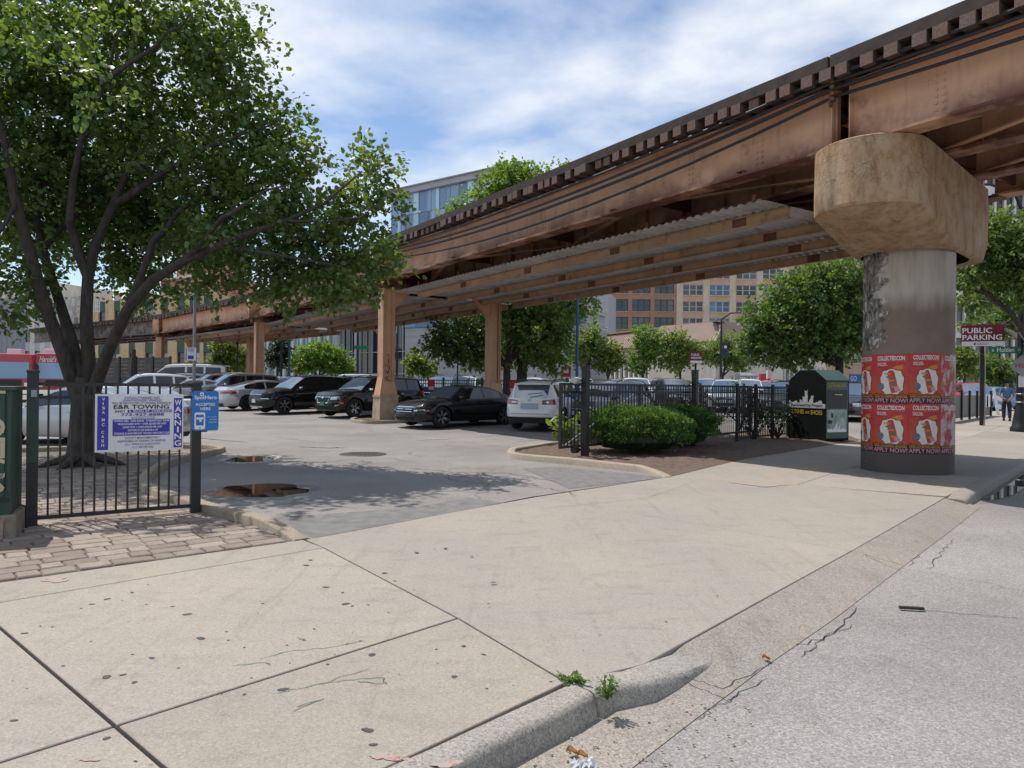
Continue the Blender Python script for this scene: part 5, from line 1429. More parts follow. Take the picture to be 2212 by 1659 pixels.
auto_tree('small light shrub left of the middle column under the viaduct', 905, 50, [(900, 785, 20, 20, 0), (925, 795, 16, 12, 0)], 'leaf_pale', 200, 9, .2, .4, r=.05, name='leafy_shrub', seed=34)
# --- clipped yews and the bare shrub
def yew(label, c, rx, ry, h, n, seed):
    rg = np.random.default_rng(seed)
    o = thing('clipped_shrub', label, 'shrub', (c.x, c.y, .03), 0, 'clipped evergreen shrubs by the gate')
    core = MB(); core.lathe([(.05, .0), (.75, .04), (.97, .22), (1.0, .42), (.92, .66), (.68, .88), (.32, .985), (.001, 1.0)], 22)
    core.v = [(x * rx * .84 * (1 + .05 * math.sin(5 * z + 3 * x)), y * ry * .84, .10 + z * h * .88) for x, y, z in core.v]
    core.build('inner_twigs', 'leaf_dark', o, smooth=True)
    d = rg.normal(0, 1, (n, 3)); d[:, 2] = np.abs(d[:, 2]) * 1.1 - .25; d /= np.linalg.norm(d, axis=1)[:, None]
    lump = 1 + .10 * np.sin(7 * d[:, 0] + seed) * np.sin(6 * d[:, 1]) + .06 * np.sin(11 * d[:, 2] + 5 * d[:, 0])
    sq = 1 / np.maximum(np.abs(d[:, 0]) ** 3 + np.abs(d[:, 1]) ** 3 + np.abs(d[:, 2]) ** 3, .3) ** (1 / 3.)
    r = (.84 + .20 * rg.random(n) + .10 * (rg.random(n) < .03)) * lump * sq * .95
    p = d * r[:, None] * np.array([rx, ry, h * .52]) + np.array([0, 0, h * .50])
    p[:, 2] = np.maximum(p[:, 2], .03)
    dr = d + rg.normal(0, .35, (n, 3)); dr[:, 2] += .35
    per = 7
    pp = np.repeat(p, per, axis=0) + rg.normal(0, .022, (n * per, 3)); dd_ = np.repeat(dr, per, axis=0)
    leaves('foliage', pp, dd_, .062, 'yew', o, rg, .38, .35, .0)
b1 = G(1392, 990)
yew('large clipped evergreen shrub in front of the first gate post', b1 + Vector((-.05, .85, 0)), 1.22, .98, 1.02, 4000, 41)
yew('smaller clipped evergreen shrub behind the large one', G(1492, 975) + Vector((0.0, 1.0, 0)), .85, .85, 1.02, 2400, 42)
rg = np.random.default_rng(50); rn = random.Random(50)
for lb, (x, y), n_ in (('thin dark shrub beside the donation bin', (1680, 950), 90), ('thin dark shrub left of the donation bin by the picket fence', (1625, 952), 70)):
    c = G(x, y); o = thing('bare_shrub', lb, 'shrub', (c.x, c.y, .03), 0, 'thin dark shrubs by the bin'); tk = MB()
    ends = []
    for _ in range(26):
        a = rn.uniform(0, 6.28); r_ = rn.uniform(.2, .6); z = rn.uniform(.5, 1.15)
        tk.path(wobble([(0, 0, 0), (math.cos(a) * r_ * .5, math.sin(a) * r_ * .5, z * .5), (math.cos(a) * r_, math.sin(a) * r_, z)], rn, 2, .04), [.014, .012, .01, .007, .003], 4); ends.append((math.cos(a) * r_ * .8, math.sin(a) * r_ * .8, z * .85))
    tk.build('branches', 'bark', o)
    pp = np.array(ends)[rg.integers(0, len(ends), n_ * 8)] + rg.normal(0, .10, (n_ * 8, 3)); pp[:, 2] = np.maximum(pp[:, 2], .15)
    leaves('foliage', pp, rg.normal(0, 1, pp.shape), .055, 'leaf_dark', o, rg, .6)
def tuft(label, c, n_, h, w, mat, size, name='weed', seed=1):
    rg = np.random.default_rng(seed)
    o = thing(name, label, 'weed', c, 0, 'weeds growing in the cracks')
    st = MB(); P_, D_ = [], []
    for i in range(n_):
        a = rg.random() * 6.28; r_ = w * (.3 + .7 * rg.random()); z = h * (.4 + .6 * rg.random())
        st.path([(0, 0, 0), (math.cos(a) * r_ * .45, math.sin(a) * r_ * .45, z * .65), (math.cos(a) * r_, math.sin(a) * r_, z)], [.0025, .002, .001], 4)
        for f in (.35, .55, .7, .85, 1.0):
            P_.append((math.cos(a) * r_ * f, math.sin(a) * r_ * f, z * f)); D_.append((math.cos(a + rg.normal(0, .8)), math.sin(a + rg.normal(0, .8)), .2))
    st.build('stems', mat, o); leaves('foliage', np.array(P_), np.array(D_), size, mat, o, rg, .5, .4, .05)
q = G(1237, 1472); tuft('flat rosette weed in the joint at the kerb corner', (q.x, q.y, .0), 14, .03, .075, 'leaf_mid', .034, seed=2)
q = G(1304, 1490); tuft('leggy green weed sprouting from the kerb crack', (q.x + .01, q.y - .05, -.03), 24, .12, .06, 'leaf_mid', .024, seed=3)
q = G(1222, 962); tuft('grassy weed clump at the foot of the gate', (q.x, q.y, .05), 26, .75, .4, 'leaf_pale', .22, seed=4)
q = G(1330, 985); tuft('small weed clump behind the first gate post', (q.x + .4, q.y + 1.5, .05), 18, .5, .3, 'leaf_mid', .16, seed=5)
# ------------------------------------------------------------------ buildings
def wallmat(name, col, var=.12, scale=.6, brick=None, rough=.85, dirt=None):
    m, t, b, o = newmat(name)
    v = pos(t)
    c = mixc(t, ramp(t, noise(t, v, scale, 5, .6), [(.3, 0.), (.7, 1.)]), tuple(x * (1 - var) for x in col), tuple(x * (1 + var) for x in col))
    if brick:
        br = t.nodes.new('ShaderNodeTexBrick'); br.inputs['Scale'].default_value = 1.0
        br.inputs['Brick Width'].default_value = .22; br.inputs['Row Height'].default_value = .075; br.inputs['Mortar Size'].default_value = .008
        br.inputs['Color1'].default_value = (.35, .35, .35, 1); br.inputs['Color2'].default_value = (.62, .62, .62, 1); br.inputs['Mortar'].default_value = (.55, .55, .55, 1)
        mp = t.nodes.new('ShaderNodeMapping'); mp.inputs['Rotation'].default_value = (R(90), 0, 0)
        t.links.new(t.nodes.new('ShaderNodeTexCoord').outputs['Object'], mp.inputs[0]); t.links.new(mp.outputs[0], br.inputs['Vector'])
        c = mixc(t, brick, c, br.outputs['Color'], 'OVERLAY')
    if dirt: c = mixc(t, ramp(t, noise(t, pos(t, (1.5, 1.5, .3)), .8, 7, .65), [(.5, 0.), (.75, .6)]), c, dirt)
    t.links.new(c, b.inputs['Base Color']); b.inputs['Roughness'].default_value = rough
wallmat('tan_brick', (0.58, 0.42, 0.24), brick=.7, dirt=(.26, .18, .11)); wallmat('red_brick', (0.44, 0.19, 0.16), brick=.5); wallmat('brown_brick', (0.36, 0.21, 0.145), brick=.6)
wallmat('salmon_brick', (0.56, 0.37, 0.27), brick=.6); wallmat('cream_terracotta', (0.62, 0.52, 0.37), dirt=(.30, .22, .14)); wallmat('pale_stone', (0.64, 0.59, 0.51), dirt=(.34, .30, .25))
wallmat('grey_precast', (0.40, 0.39, 0.39)); wallmat('grey_panel', (0.42, 0.42, 0.45), .06); wallmat('white_precast', (0.66, 0.64, 0.60), dirt=(.40, .37, .33)); wallmat('mansard', (0.34, 0.245, 0.195), .1)
wallmat('corrugated_grey', (0.34, 0.35, 0.37), .05, 1.0, None, .55); wallmat('tan_far', (0.42, 0.30, 0.20)); wallmat('dark_store', (0.05, 0.04, 0.04)); wallmat('mural', (0.40, 0.38, 0.35), .6, 1.2)
def pane(name, col, rough=.06, spec=.7):
    m, t, b, o = newmat(name); b.inputs['Roughness'].default_value = rough; b.inputs['Specular IOR Level'].default_value = spec
    oi = t.nodes.new('ShaderNodeObjectInfo').outputs['Random']
    t.links.new(mixc(t, oi, tuple(x * .6 for x in col), tuple(min(1, x * 1.5) for x in col)), b.inputs['Base Color'])
pane('pane_dark', (0.035, 0.04, 0.048)); pane('pane_blue', (0.20, 0.36, 0.55)); pane('pane_sky', (0.36, 0.55, 0.66)); pane('pane_navy', (0.09, 0.17, 0.30)); pane('pane_aqua', (0.14, 0.33, 0.34)); pane('pane_grey', (0.075, 0.078, 0.085)); pane('blind', (0.36, 0.37, 0.38), .4, .5)  # blue panes: glass tint brightened to stand in for reflected sky
M('green_frame', (0.03, 0.085, 0.06), .6); M('white_frame', (0.5, 0.49, 0.46), .6); M('dark_frame', (0.03, 0.03, 0.032), .6); M('bronze_frame', (.10, .085, .075), .5); M('roof_metal', (.30, .30, .31), .5, .3)
def building(name, label, a, b, h, depth, core, z0=None, group=None):
    """a, b are the ends of the front at street level, seen left to right; local x along the front, y inwards"""
    a, b = Vector((a[0], a[1], 0)), Vector((b[0], b[1], 0)); d = b - a
    root = thing(name, label, 'building', (a.x, a.y, .35), math.atan2(d.y, d.x), group)
    root['W'] = d.length
    if core: MB().box((d.length / 2, depth / 2 + .3, h / 2 - .2), (d.length - .04, depth, h + .4 - .06)).build('wall', core, root)
    return root, d.length
def facade(root, W, H, cols, rows, pier, spandrel, glass, mull=(0, 0), frame='dark_frame', dp=.3, mullw=.06, side=None, glass2=None, sill=None, skip=None):
    """piers and spandrels stand proud of recessed windows; cols and rows are the openings"""
    par = root
    ed = [0] + [e for c in cols for e in c] + [W]
    for i in range(0, len(ed), 2):
        if ed[i + 1] - ed[i] > .02: MB().box(((ed[i] + ed[i + 1]) / 2, dp / 2, H / 2), (ed[i + 1] - ed[i], dp + .06, H)).build('pier', pier, par)
    for x0, x1 in cols:
        ez = [0] + [e for c in rows for e in c] + [H]
        for j in range(0, len(ez), 2):
            if ez[j + 1] - ez[j] > .02: MB().box(((x0 + x1) / 2, dp / 2 + .03, (ez[j] + ez[j + 1]) / 2), (x1 - x0, dp, ez[j + 1] - ez[j])).build('spandrel', spandrel, par)
        for z0, z1 in rows:
            if skip and skip(x0, z0): continue
            key = (round(x1 - x0, 2), round(z1 - z0, 2), frame, glass, mull)
            g = glass if not glass2 or random.random() < .7 else glass2
            key = key + (g,)
            if key not in WIN:
                w, h = x1 - x0, z1 - z0
                f = MB()
                for xx in (-w / 2 + mullw / 2, w / 2 - mullw / 2): f.box((xx, 0, 0), (mullw, .10, h))
                for zz in (-h / 2 + mullw / 2, h / 2 - mullw / 2): f.box((0, 0, zz), (w - 2 * mullw, .10, mullw))
                for k in range(mull[0]): f.box((-w / 2 + w * (k + 1) / (mull[0] + 1), 0, 0), (mullw * 1.8, .12, h - 2 * mullw))
                for k in range(mull[1]): f.box((0, .01, -h / 2 + h * (k + 1) / (mull[1] + 1)), (w - 2 * mullw, .08, mullw))
                p_ = MB(); n = mull[0] + 1
                WIN[key] = (f.mesh('window', frame), [(-w / 2 + w * (k + .5) / n, MB().box((0, 0, 0), (w / n - mullw, .02, h - mullw)).mesh('pane', g)) for k in range(n)])
            fm, ps = WIN[key]
            wo = link('window', fm, par, ((x0 + x1) / 2, dp - .12, (z0 + z1) / 2))
            for px_, pm_ in ps: link('pane', pm_, wo, (px_, .04, 0))
            if sill: MB().box(((x0 + x1) / 2, -.03, z0 - .06), (x1 - x0 + .1, .16, .12)).build('sill', sill, par)
WIN = {}
def GP(x, d): p = P(x, 834, d); return (p.x, p.y)
def zat(y, x, d): return P(x, y, d).z - .35
# club of tan brick
r_, W = building('brick_club', 'tan brick building with green window panels and the club sign', GP(170, 104), GP(472, 92), zat(640, 400, 95), 14, 'tan_brick')
cols = []
for x0, x1 in [(186, 202), (216, 232), (252, 266), (286, 300), (322, 339), (356, 370), (389, 405), (414, 435), (442, 457)]:
    cols.append((W * (x0 - 170) / 302, W * (x1 - 170) / 302))
hh = zat(640, 400, 95)
rows = [(3.6, 5.2), (6.6, 8.2), (9.6, 11.2)]
facade(r_, W, hh, cols, rows, 'tan_brick', 'green_frame', 'pane_dark', (0, 1), 'dark_frame', .35, .05, glass2='blind')
for i in range(12):
    MB().box((W * (i + .5) / 12, .15, hh + .35), (W / 30, .5, .9)).build('parapet_block', 'cream_terracotta', r_)
MB().box((W * .86, -.25, 2.35), (W * .34, .5, .9)).build('shop_fascia', 'dark_store', r_)
MB().box((W * .5, -.03, 1.0), (W * .995, .22, 1.75)).build('shop_front', 'dark_store', r_)
CLUB = (r_, W)
# brick tower behind it
r_, W = building('brick_tower', 'stepped red brick tower rising behind the club building', GP(345, 158), GP(452, 150), zat(600, 400, 154), 12, 'red_brick')
facade(r_, W, zat(600, 400, 154), [(1 + 2.05 * k, 2.05 + 2.05 * k) for k in range(5)], [(3 + 3.2 * k, 4.8 + 3.2 * k) for k in range(6)], 'red_brick', 'red_brick', 'pane_grey', (0, 1), 'white_frame', .25)
MB().box((W * .62, 5, zat(600, 400, 154) + 5), (W * .75, 8, 11)).build('upper_storeys', 'red_brick', r_)
MB().box((W * .5, 0.1, zat(600, 400, 154) + .2), (W + .6, .9, .5)).build('cornice', 'pale_stone', r_)
# grey metal shed and the pale mural house at the left
r_, W = building('metal_clad_building', 'grey ribbed metal clad building behind the food trucks', GP(-140, 58), GP(56, 62), zat(640, 20, 60), 12, 'corrugated_grey')
for k in range(int(W / .38)): MB().box((.2 + k * .38, .27, zat(640, 20, 60) / 2), (.03, .06, zat(640, 20, 60))).build('rib', 'corrugated_grey', r_)
r_, W = building('mural_house', 'pale building with a black and white mural behind the tree stems', GP(-40, 118), GP(118, 112), zat(615, 90, 115), 10, 'pale_stone')
facade(r_, W, zat(615, 90, 115), [(1 + 2.3 * k, 2.2 + 2.3 * k) for k in range(int(W / 2.3))], [(4 + 3.4 * k, 6 + 3.4 * k) for k in range(3)], 'pale_stone', 'grey_panel', 'pane_dark', (0, 1), 'dark_frame', .25)
r_, W = building('mural_house', 'narrow pale block with a painted end wall seen between tree stems', GP(112, 108), GP(172, 106), zat(640, 140, 107), 10, 'mural')
for k in range(7): MB().box((W * (k + .5) / 7, .25, zat(640, 140, 107) * (.5 + .06 * (k % 3))), (W / 9, .1, zat(640, 140, 107) * .3)).build('mural_panel', 'pane_grey' if k % 2 else 'white_frame', r_)
# blue glass college
cA, cB, cC = GP(838, 81), GP(1119, 70), GP(1262, 76)
HG = zat(352, 1110, 70)
r_, W = building('glass_college', 'blue glass building with grey panel side rising above the viaduct', cA, cB, HG, 12, 'grey_panel')
fl = [HG - .6 - 2.35 * k for k in range(9)]
x = .1; k = 0
rr = random.Random(5)
gm = {}
while x < W - .3:
    w = rr.choice([.62, .62, .9, 1.2])
    if x + w > W - .1: break
    for z1, z0 in zip(fl, fl[1:]):
        if z0 < 8: continue
        mat = rr.choice(['pane_blue', 'pane_blue', 'pane_sky', 'pane_navy']) if rr.random() < .5 else ['pane_blue', 'pane_sky', 'pane_navy', 'pane_blue'][k % 4]
        if (w, mat) not in gm: gm[w, mat] = MB().box((0, 0, 0), (w - .05, .06, 2.27)).mesh('pane', mat)
        link('pane', gm[w, mat], r_, (x + w / 2, .24, (z0 + z1) / 2))
    MB().box((x, .20, HG / 2 + 3.4), (.05, .12, HG - 7.5)).build('mullion', 'grey_panel', r_)
    x += w; k += 1
MB().box((W / 2, .1, HG - .3), (W, .6, .6)).build('fascia', 'grey_panel', r_)
MB().box((W / 2, .05, HG + .05), (W + .3, .9, .12)).build('roof_edge', 'roof_metal', r_)
MB().box((W * .10, 8, HG + .8), (W * .25, 6, 1.8)).build('plant_room', 'grey_precast', r_)
r2, W2 = building('glass_college_wing', 'grey panelled wing at the corner of the blue glass building', (cB[0] + .1, cB[1] + .1), cC, HG - .3, 11, 'grey_panel')
for k in range(5): MB().box((W2 * (k + .5) / 5, .28, HG / 2), (.06, .06, HG - .8)).build('panel_joint', 'grey_precast', r2)
for k in range(6): MB().box((W2 / 2, .28, 3 + 3.4 * k), (W2 - .1, .05, .06)).build('panel_joint', 'grey_precast', r2)
# grey blank wall and strip window under the viaduct
hb = zat(702, 1000, 66)
r_, W = building('concrete_hall', 'windowless grey block hall with a strip window, under the viaduct', GP(870, 70), GP(1262, 62), hb, 6, 'grey_precast')
for k in range(int(hb / .6)): MB().box((W / 2, .285, .5 + k * .6), (W - .1, .05, .02)).build('block_course', 'grey_panel', r_)
for k in range(14): MB().box((W * (k + .5) / 14, .20, hb + .45), (W / 14 - .08, .06, .85)).build('pane', 'pane_navy', r_)
MB().box((W / 2, 3, hb + .48), (W - .1, 5.5, .95)).build('clerestory', 'grey_precast', r_)
MB().box((W / 2, 2.9, hb + 1.2), (W + .2, 6.2, .45)).build('roof_slab', 'grey_panel', r_)
# white banded wing with aqua windows, glass and round columns
hw = zat(690, 640, 88)
r_, W = building('banded_wing', 'pale banded building with aqua windows and round columns beyond the lot', GP(560, 94), GP(728, 86), hw, 8, 'white_precast')
zb = zat(712, 640, 88)
facade(r_, W, hw, [(W * (k + .12) / 9, W * (k + .88) / 9) for k in range(9)], [(.6, zb)], 'white_precast', 'white_precast', 'pane_aqua', (1, 1), 'pane_sky' if False else 'white_frame', .3)
r_, W = building('glazed_lobby', 'dark glazed lobby with two round grey columns beyond the lot', GP(728, 84), GP(880, 76), hw, 7, 'pane_dark')
for k in range(13): MB().box((W * k / 12, .22, hw / 2), (.09, .12, hw)).build('mullion', 'grey_panel', r_)
for z in (2.4, 4.8): MB().box((W / 2, .22, z), (W, .10, .08)).build('transom', 'grey_panel', r_)
for f in (.12, .42): MB().tube((W * f, -1.0, -.3), (W * f, -1.0, hw + 2), .42, n=18).build('round_column', 'grey_panel', r_, smooth=True)
MB().box((W / 2, -.6, hw + .35), (W + 1, 2.2, .9)).build('canopy_edge', 'white_precast', r_)
for x in (.2, .5, .8): MB().box((W * x, .15, hw + 2.2), (W * .28, .2, 2.5)).build('upper_glazing', 'pane_navy', r_)
# far tan box above the viaduct
r_, W = building('tan_block', 'plain tan block peeking above the viaduct ties', GP(1268, 190), GP(1322, 186), zat(340, 1300, 188), 10, 'tan_far')
MB().box((W + 2, 5, zat(348, 1300, 188) / 2), (4, 8, zat(350, 1300, 188))).build('side_wall', 'grey_panel', r_)
# brick lofts
def loft(name, label, x0, x1, d, top, wins, rowp, pier, span_, frame, glass, glass2, mull, sill):
    H_ = zat(top, (x0 + x1) / 2, d)
    r_, W = building(name, label, GP(x0, d), GP(x1, d), H_, 14, pier)
    cols = [(W * (a - x0) / (x1 - x0), W * (b - x0) / (x1 - x0)) for a, b in wins]
    rows = sorted((max(.3, zat(b, (x0 + x1) / 2, d)), zat(a, (x0 + x1) / 2, d)) for a, b in rowp)
    facade(r_, W, H_, cols, rows, pier, span_, glass, mull, frame, .34, .12, glass2=glass2, sill=sill)
    return r_, W, H_
rowp = [(685 + 38.5 * k - 7 * 38.5, 711 + 38.5 * k - 7 * 38.5) for k in range(10)]
r_, W, H_ = loft('brick_loft', 'dark brown brick loft with green framed windows', 1300, 1459, 150, 400, [(1316, 1355), (1364, 1403), (1412, 1454)], rowp, 'brown_brick', 'brown_brick', 'green_frame', 'pane_dark', 'pane_grey', (2, 1), 'salmon_brick')
rowp = [(653 + 36 * k - 7 * 36, 676 + 36 * k - 7 * 36) for k in range(11)]
r_, W, H_ = loft('brick_loft', 'cream and salmon brick loft with pale triple windows', 1459.5, 1960, 150, 390, [(1473 + 57.5 * k, 1517 + 57.5 * k) for k in range(8)], rowp, 'cream_terracotta', 'salmon_brick', 'white_frame', 'pane_grey', 'pane_navy', (2, 1), 'cream_terracotta')
r_, W = building('metal_sided_block', 'plain grey sided block left of the brown brick loft', GP(1225, 128), GP(1312, 126), zat(630, 1260, 127), 10, 'grey_panel')
# low beige hall with brown mansard
ca, cb, cc = GP(1165, 112), GP(1550, 75), GP(1790, 90)
hm = zat(737, 1548, 75)
for nm, lb, a, b_ in (('low_hall', 'low beige building with brown ribbed mansard along the street', ca, cb), ('low_hall', 'short end of the low beige building with brown mansard, behind the bus shelter', cb, cc)):
    r_, W = building(nm, lb, a, b_, hm, 9, 'pale_stone')
    m = MB(); hz_ = zat(694, 1548, 75)
    m.add([(-.3, -.6, hm), (W + .3, -.6, hm), (W - .1 if nm else W, .9, hz_), (.5, .9, hz_), (-.3, 9, hm), (W + .3, 9, hm), (W - .1, 8, hz_), (.5, 8, hz_)], [(0, 1, 2, 3), (1, 5, 6, 2), (4, 0, 3, 7), (3, 2, 6, 7), (0, 4, 5, 1), (5, 4, 7, 6)])
    mo = m.build('mansard_roof', 'mansard', r_)
    rb = MB(); n = int(W / .42)
    for k in range(n + 1): rb.bar((.1 + (W - .2) * k / n, -.62, hm + .02), (.3 + (W - .6) * k / n, .86, hz_ - .02), .05, .07)
    rb.build('standing_seams', 'mansard', mo)
    MB().box((W / 2, .8, hz_ + .08), (W, .4, .16)).build('roof_trim', 'mansard', r_)
    n = int(W / 1.05)
    for k in range(n):
        MB().box((.5 + k * 1.05, .12, 2.3), (.28, .5, 3.2)).build('fin', 'white_precast', r_)
        if k < n - 1: MB().box((1.02 + k * 1.05, .26, 2.3), (.66, .1, 2.6)).build('pane', 'pane_dark', r_)
    MB().box((W / 2, -.02, .3), (W, .7, .9)).build('plinth', 'pale_stone', r_)
# white finned tower at the far right
r_, W = building('finned_tower', 'white office building with vertical fins behind the pier', GP(1990, 84), GP(2420, 80), 30, 14, 'white_precast')
n = int(W / 1.02)
fm_ = MB().box((0, 0, 0), (.22, .55, 2.75)).mesh('fin', 'white_precast'); pm_ = MB().box((0, 0, 0), (.78, .08, 2.7)).mesh('pane', 'pane_grey')
for j in range(6):
    z = 4.6 + j * 4.1
    if j in (7, 8) and False: continue
    for k in range(n):
        link('fin', fm_, r_, (.4 + k * 1.02, -.02, z + 1.4)); link('pane', pm_, r_, (.91 + k * 1.02, .25, z + 1.4))
    MB().box((W / 2, .0, z - .68), (W, .62, 1.34)).build('spandrel', 'white_precast', r_)
for k in range(0, n, 3): MB().box((.9 + k * 1.02, -.2, 1.6), (.7, .7, 4.0)).build('pilotis', 'white_precast', r_)
MB().box((W / 2, .28, 1.7), (W, .1, 3.4)).build('lobby_glazing', 'pane_dark', r_)
# ------------------------------------------------------------------ railing, signs, cabinet
M('rail_black', (0.016, 0.016, 0.018), .5, var=.25, scale=9, dirt=(.07, .05, .045), dscale=6, dlo=.6, dhi=.75)
M('cab_green', (0.022, 0.055, 0.038), .55, var=.2, scale=4, dirt=(.05, .06, .05), dscale=3); M('cab_base', (0.24, 0.20, 0.16), .95, var=.3, scale=8, bmp=.5)
M('graffiti_cream', (0.50, 0.45, 0.33), .8, var=.15, scale=20); M('sign_white', (0.70, 0.71, 0.74), .4, var=.04, scale=3); M('sign_blue', (0.035, 0.03, 0.36), .45, var=.05); M('ink_blue', (0.03, 0.035, 0.25), .5, var=0); M('ink_black', (0.012, 0.012, 0.014), .5, var=0)
M('hero_blue', (0.012, 0.16, 0.50), .4, var=.04); M('print_white', (0.78, 0.78, 0.78), .5, var=0); M('galv_post', (.25, .25, .26), .45, .5, var=.1); M('sticker', (.35, .37, .45), .5, var=.6, scale=60)
fa, fb = G(68, 1138), G(421, 1108); fd = fb - fa; fl_ = fd.length; fr_ = math.atan2(fd.y, fd.x)
rail = thing('railing', 'black steel railing panel on the pavers holding the towing sign', 'railing', fa, fr_)
post = MB().box((0, 0, .79), (.105, .105, 1.66)).box((0, 0, 1.63), (.118, .118, .03)).build('post', 'rail_black', rail, bevel=.004)
MB().box((0, 0, 1.07), (.108, .108, .78)).build('green_sleeve', 'cab_green', post); MB().box((0.01, -.055, 1.40), (.05, .004, .07)).build('sticker', 'sticker', post)
MB().box((fl_, 0, .73), (.105, .105, 1.56)).box((fl_, 0, 1.52), (.118, .118, .03)).build('post', 'rail_black', rail, bevel=.004)
for z, t_ in ((1.50, .035), (1.36, .035), (.09, .04)): MB().box((fl_ / 2, 0, z), (fl_ - .105, .035, t_)).build('rail', 'rail_black', rail)
pk = MB().box((0, 0, 0), (.020, .020, 1.41)).mesh('picket', 'rail_black')
for i in range(13): link('picket', pk, rail, (.14 + (fl_ - .25) * i / 12.6, 0, .795), (random.uniform(-.008, .008), random.uniform(-.006, .006), 0))
MB().box((fl_ + .09, -.0, .98), (.07, .06, .06)).build('latch', 'rail_black', rail, bevel=.01)
def on_fence(px, py, off=0.0):
    """point of the railing's plane behind a spot of the photograph"""
    a, b = ray(px, py); n = Vector((-fd.y, fd.x, 0)).normalized()
    dv = Vector((a, 1, b)); t = (fa - Vector((0, 0, EYE))).dot(n) / dv.dot(n)
    p = Vector((0, 0, EYE)) + dv * t; q = p - fa
    return q.dot(fd.normalized()), p.z
x0, z1 = on_fence(205, 851); x1, z0 = on_fence(394, 970)
tow = thing('towing_sign', 'white and blue towing warning sign on the black railing', 'sign', fa - Vector((-fd.y, fd.x, 0)).normalized() * .035, fr_)
sw, sh = x1 - x0, z1 - z0
MB().box((x0 + sw / 2, 0, z0 + sh / 2), (sw, .008, sh)).build('panel', 'sign_white', tow)
X = lambda u: x0 + sw * u
Zs = lambda v: z0 + sh * v
def tbox(u0, u1, v0, v1, mat, y=-.0055): MB().add([(X(u0), y, Zs(v0)), (X(u1), y, Zs(v0)), (X(u1), y, Zs(v1)), (X(u0), y, Zs(v1))], [(0, 1, 2, 3)]).build('colour_block', mat, tow, fix=False)
tbox(.025, .145, .04, .965, 'sign_blue'); tbox(.885, .985, .04, .93, 'sign_blue'); tbox(.19, .84, .275, .56, 'sign_blue'); tbox(.355, .86, .675, .725, 'sign_blue')
def tl(s, u0, u1, v0, v1, mat): lettering(tow, s, X(u0), Zs(v0), X(u1) - X(u0), Zs(v1) - Zs(v0), mat, -.008)
for k, ch in enumerate('VISA'): tl(ch, .075 if ch != 'I' else .082, .105 if ch != 'I' else .090, .885 - k * .075, .935 - k * .075, 'print_white')
for k, ch in enumerate('MC'): tl(ch, .073, .103, .53 - k * .08, .58 - k * .08, 'print_white')
for k, ch in enumerate('CASH'): tl(ch, .07, .10, .32 - k * .075, .37 - k * .075, 'print_white')
for k, ch in enumerate('WARNING'): tl(ch, .895 if ch != 'I' else .925, .975 if ch != 'I' else .945, .80 - k * .122, .90 - k * .122, 'print_white')
for s, u0, u1, v0, v1, m_ in [('ILLEGALLY PARKED AND', .32, .72, .915, .955, 'ink_blue'), ('UNAUTHORIZED VEHICLES', .30, .74, .87, .91, 'ink_blue'), ('WILL BE RELOCATED AT OWNERS EXPENSE BY', .18, .86, .825, .862, 'ink_blue'), ('E&R TOWING', .20, .83, .74, .815, 'ink_black'), ('3601', .21, .32, .68, .72, 'ink_black'), ('S. IRON ST. CHICAGO', .37, .85, .682, .718, 'print_white'), ('773-927-8888', .28, .77, .615, .665, 'ink_blue'),
        ('TOWING FEES   CARS $238.20   STORAGE DAILY $45.00', .2, .83, .51, .55, 'print_white'), ('VEHICLES 8,000 GVW + OVER $520.00 PER UNIT', .245, .80, .455, .495, 'print_white'), ('26,000 GVW + OVER $700.00 PER UNIT', .30, .75, .40, .44, 'print_white'), ('MOTORCYCLES $500.00 & UP', .36, .70, .345, .385, 'print_white'), ('STORAGE $140.00 PER DAY TRUCKS / MOTORCYCLES', .205, .835, .29, .33, 'print_white'),
        ('ON DUTY MANAGEMENT NOT', .325, .72, .215, .25, 'ink_blue'), ('RESPONSIBLE OF TOWING OF VEHICLES', .25, .79, .16, .195, 'ink_blue'), ('I.C.C. WWW.ICC.ILLINOIS.GOV', .33, .73, .105, .14, 'ink_blue'), ('I.C.C. 847-294-4326', .41, .65, .05, .085, 'ink_blue')]: tl(s, u0, u1, v0, v1, m_)
for u0, u1, v0, v1 in ((.40, .66, .595, .602), (.40, .66, .568, .575), (.40, .405, .575, .595), (.655, .66, .575, .595)): tbox(u0, u1, v0, v1, 'sign_blue', -.007)
# blue app sign on the right post
x0, z1 = on_fence(413, 844); x1, z0 = on_fence(469, 929)
hero = thing('app_sign', 'bright blue rounded parking app sign on the railing post', 'sign', fa - Vector((-fd.y, fd.x, 0)).normalized() * .065, fr_)
sw, sh = x1 - x0, z1 - z0
def rrect(cx, cz, w, h, r, y=0.0, th=.006, n=5):
    pts = []
    for qx, qz, a0 in ((1, 1, 0), (-1, 1, 90), (-1, -1, 180), (1, -1, 270)):
        for k in range(n + 1):
            a = R(a0 + 90 * k / n); pts.append((cx + qx * (w / 2 - r) + r * math.cos(a), cz + qz * (h / 2 - r) + r * math.sin(a)))
    N = len(pts); m = MB(); m.add([(p[0], y - th, p[1]) for p in pts] + [(p[0], y, p[1]) for p in pts], [tuple(range(N)), tuple(range(2 * N - 1, N - 1, -1))] + [(i, (i + 1) % N, N + (i + 1) % N, N + i) for i in range(N)])
    return m
rrect(X(.5), Zs(.5), sw, sh, .03).build('panel', 'hero_blue', hero)
def hl(s, u0, u1, v0, v1): lettering(hero, s, X(u0), Zs(v0), X(u1) - X(u0), Zs(v1) - Zs(v0), 'print_white', -.0085)
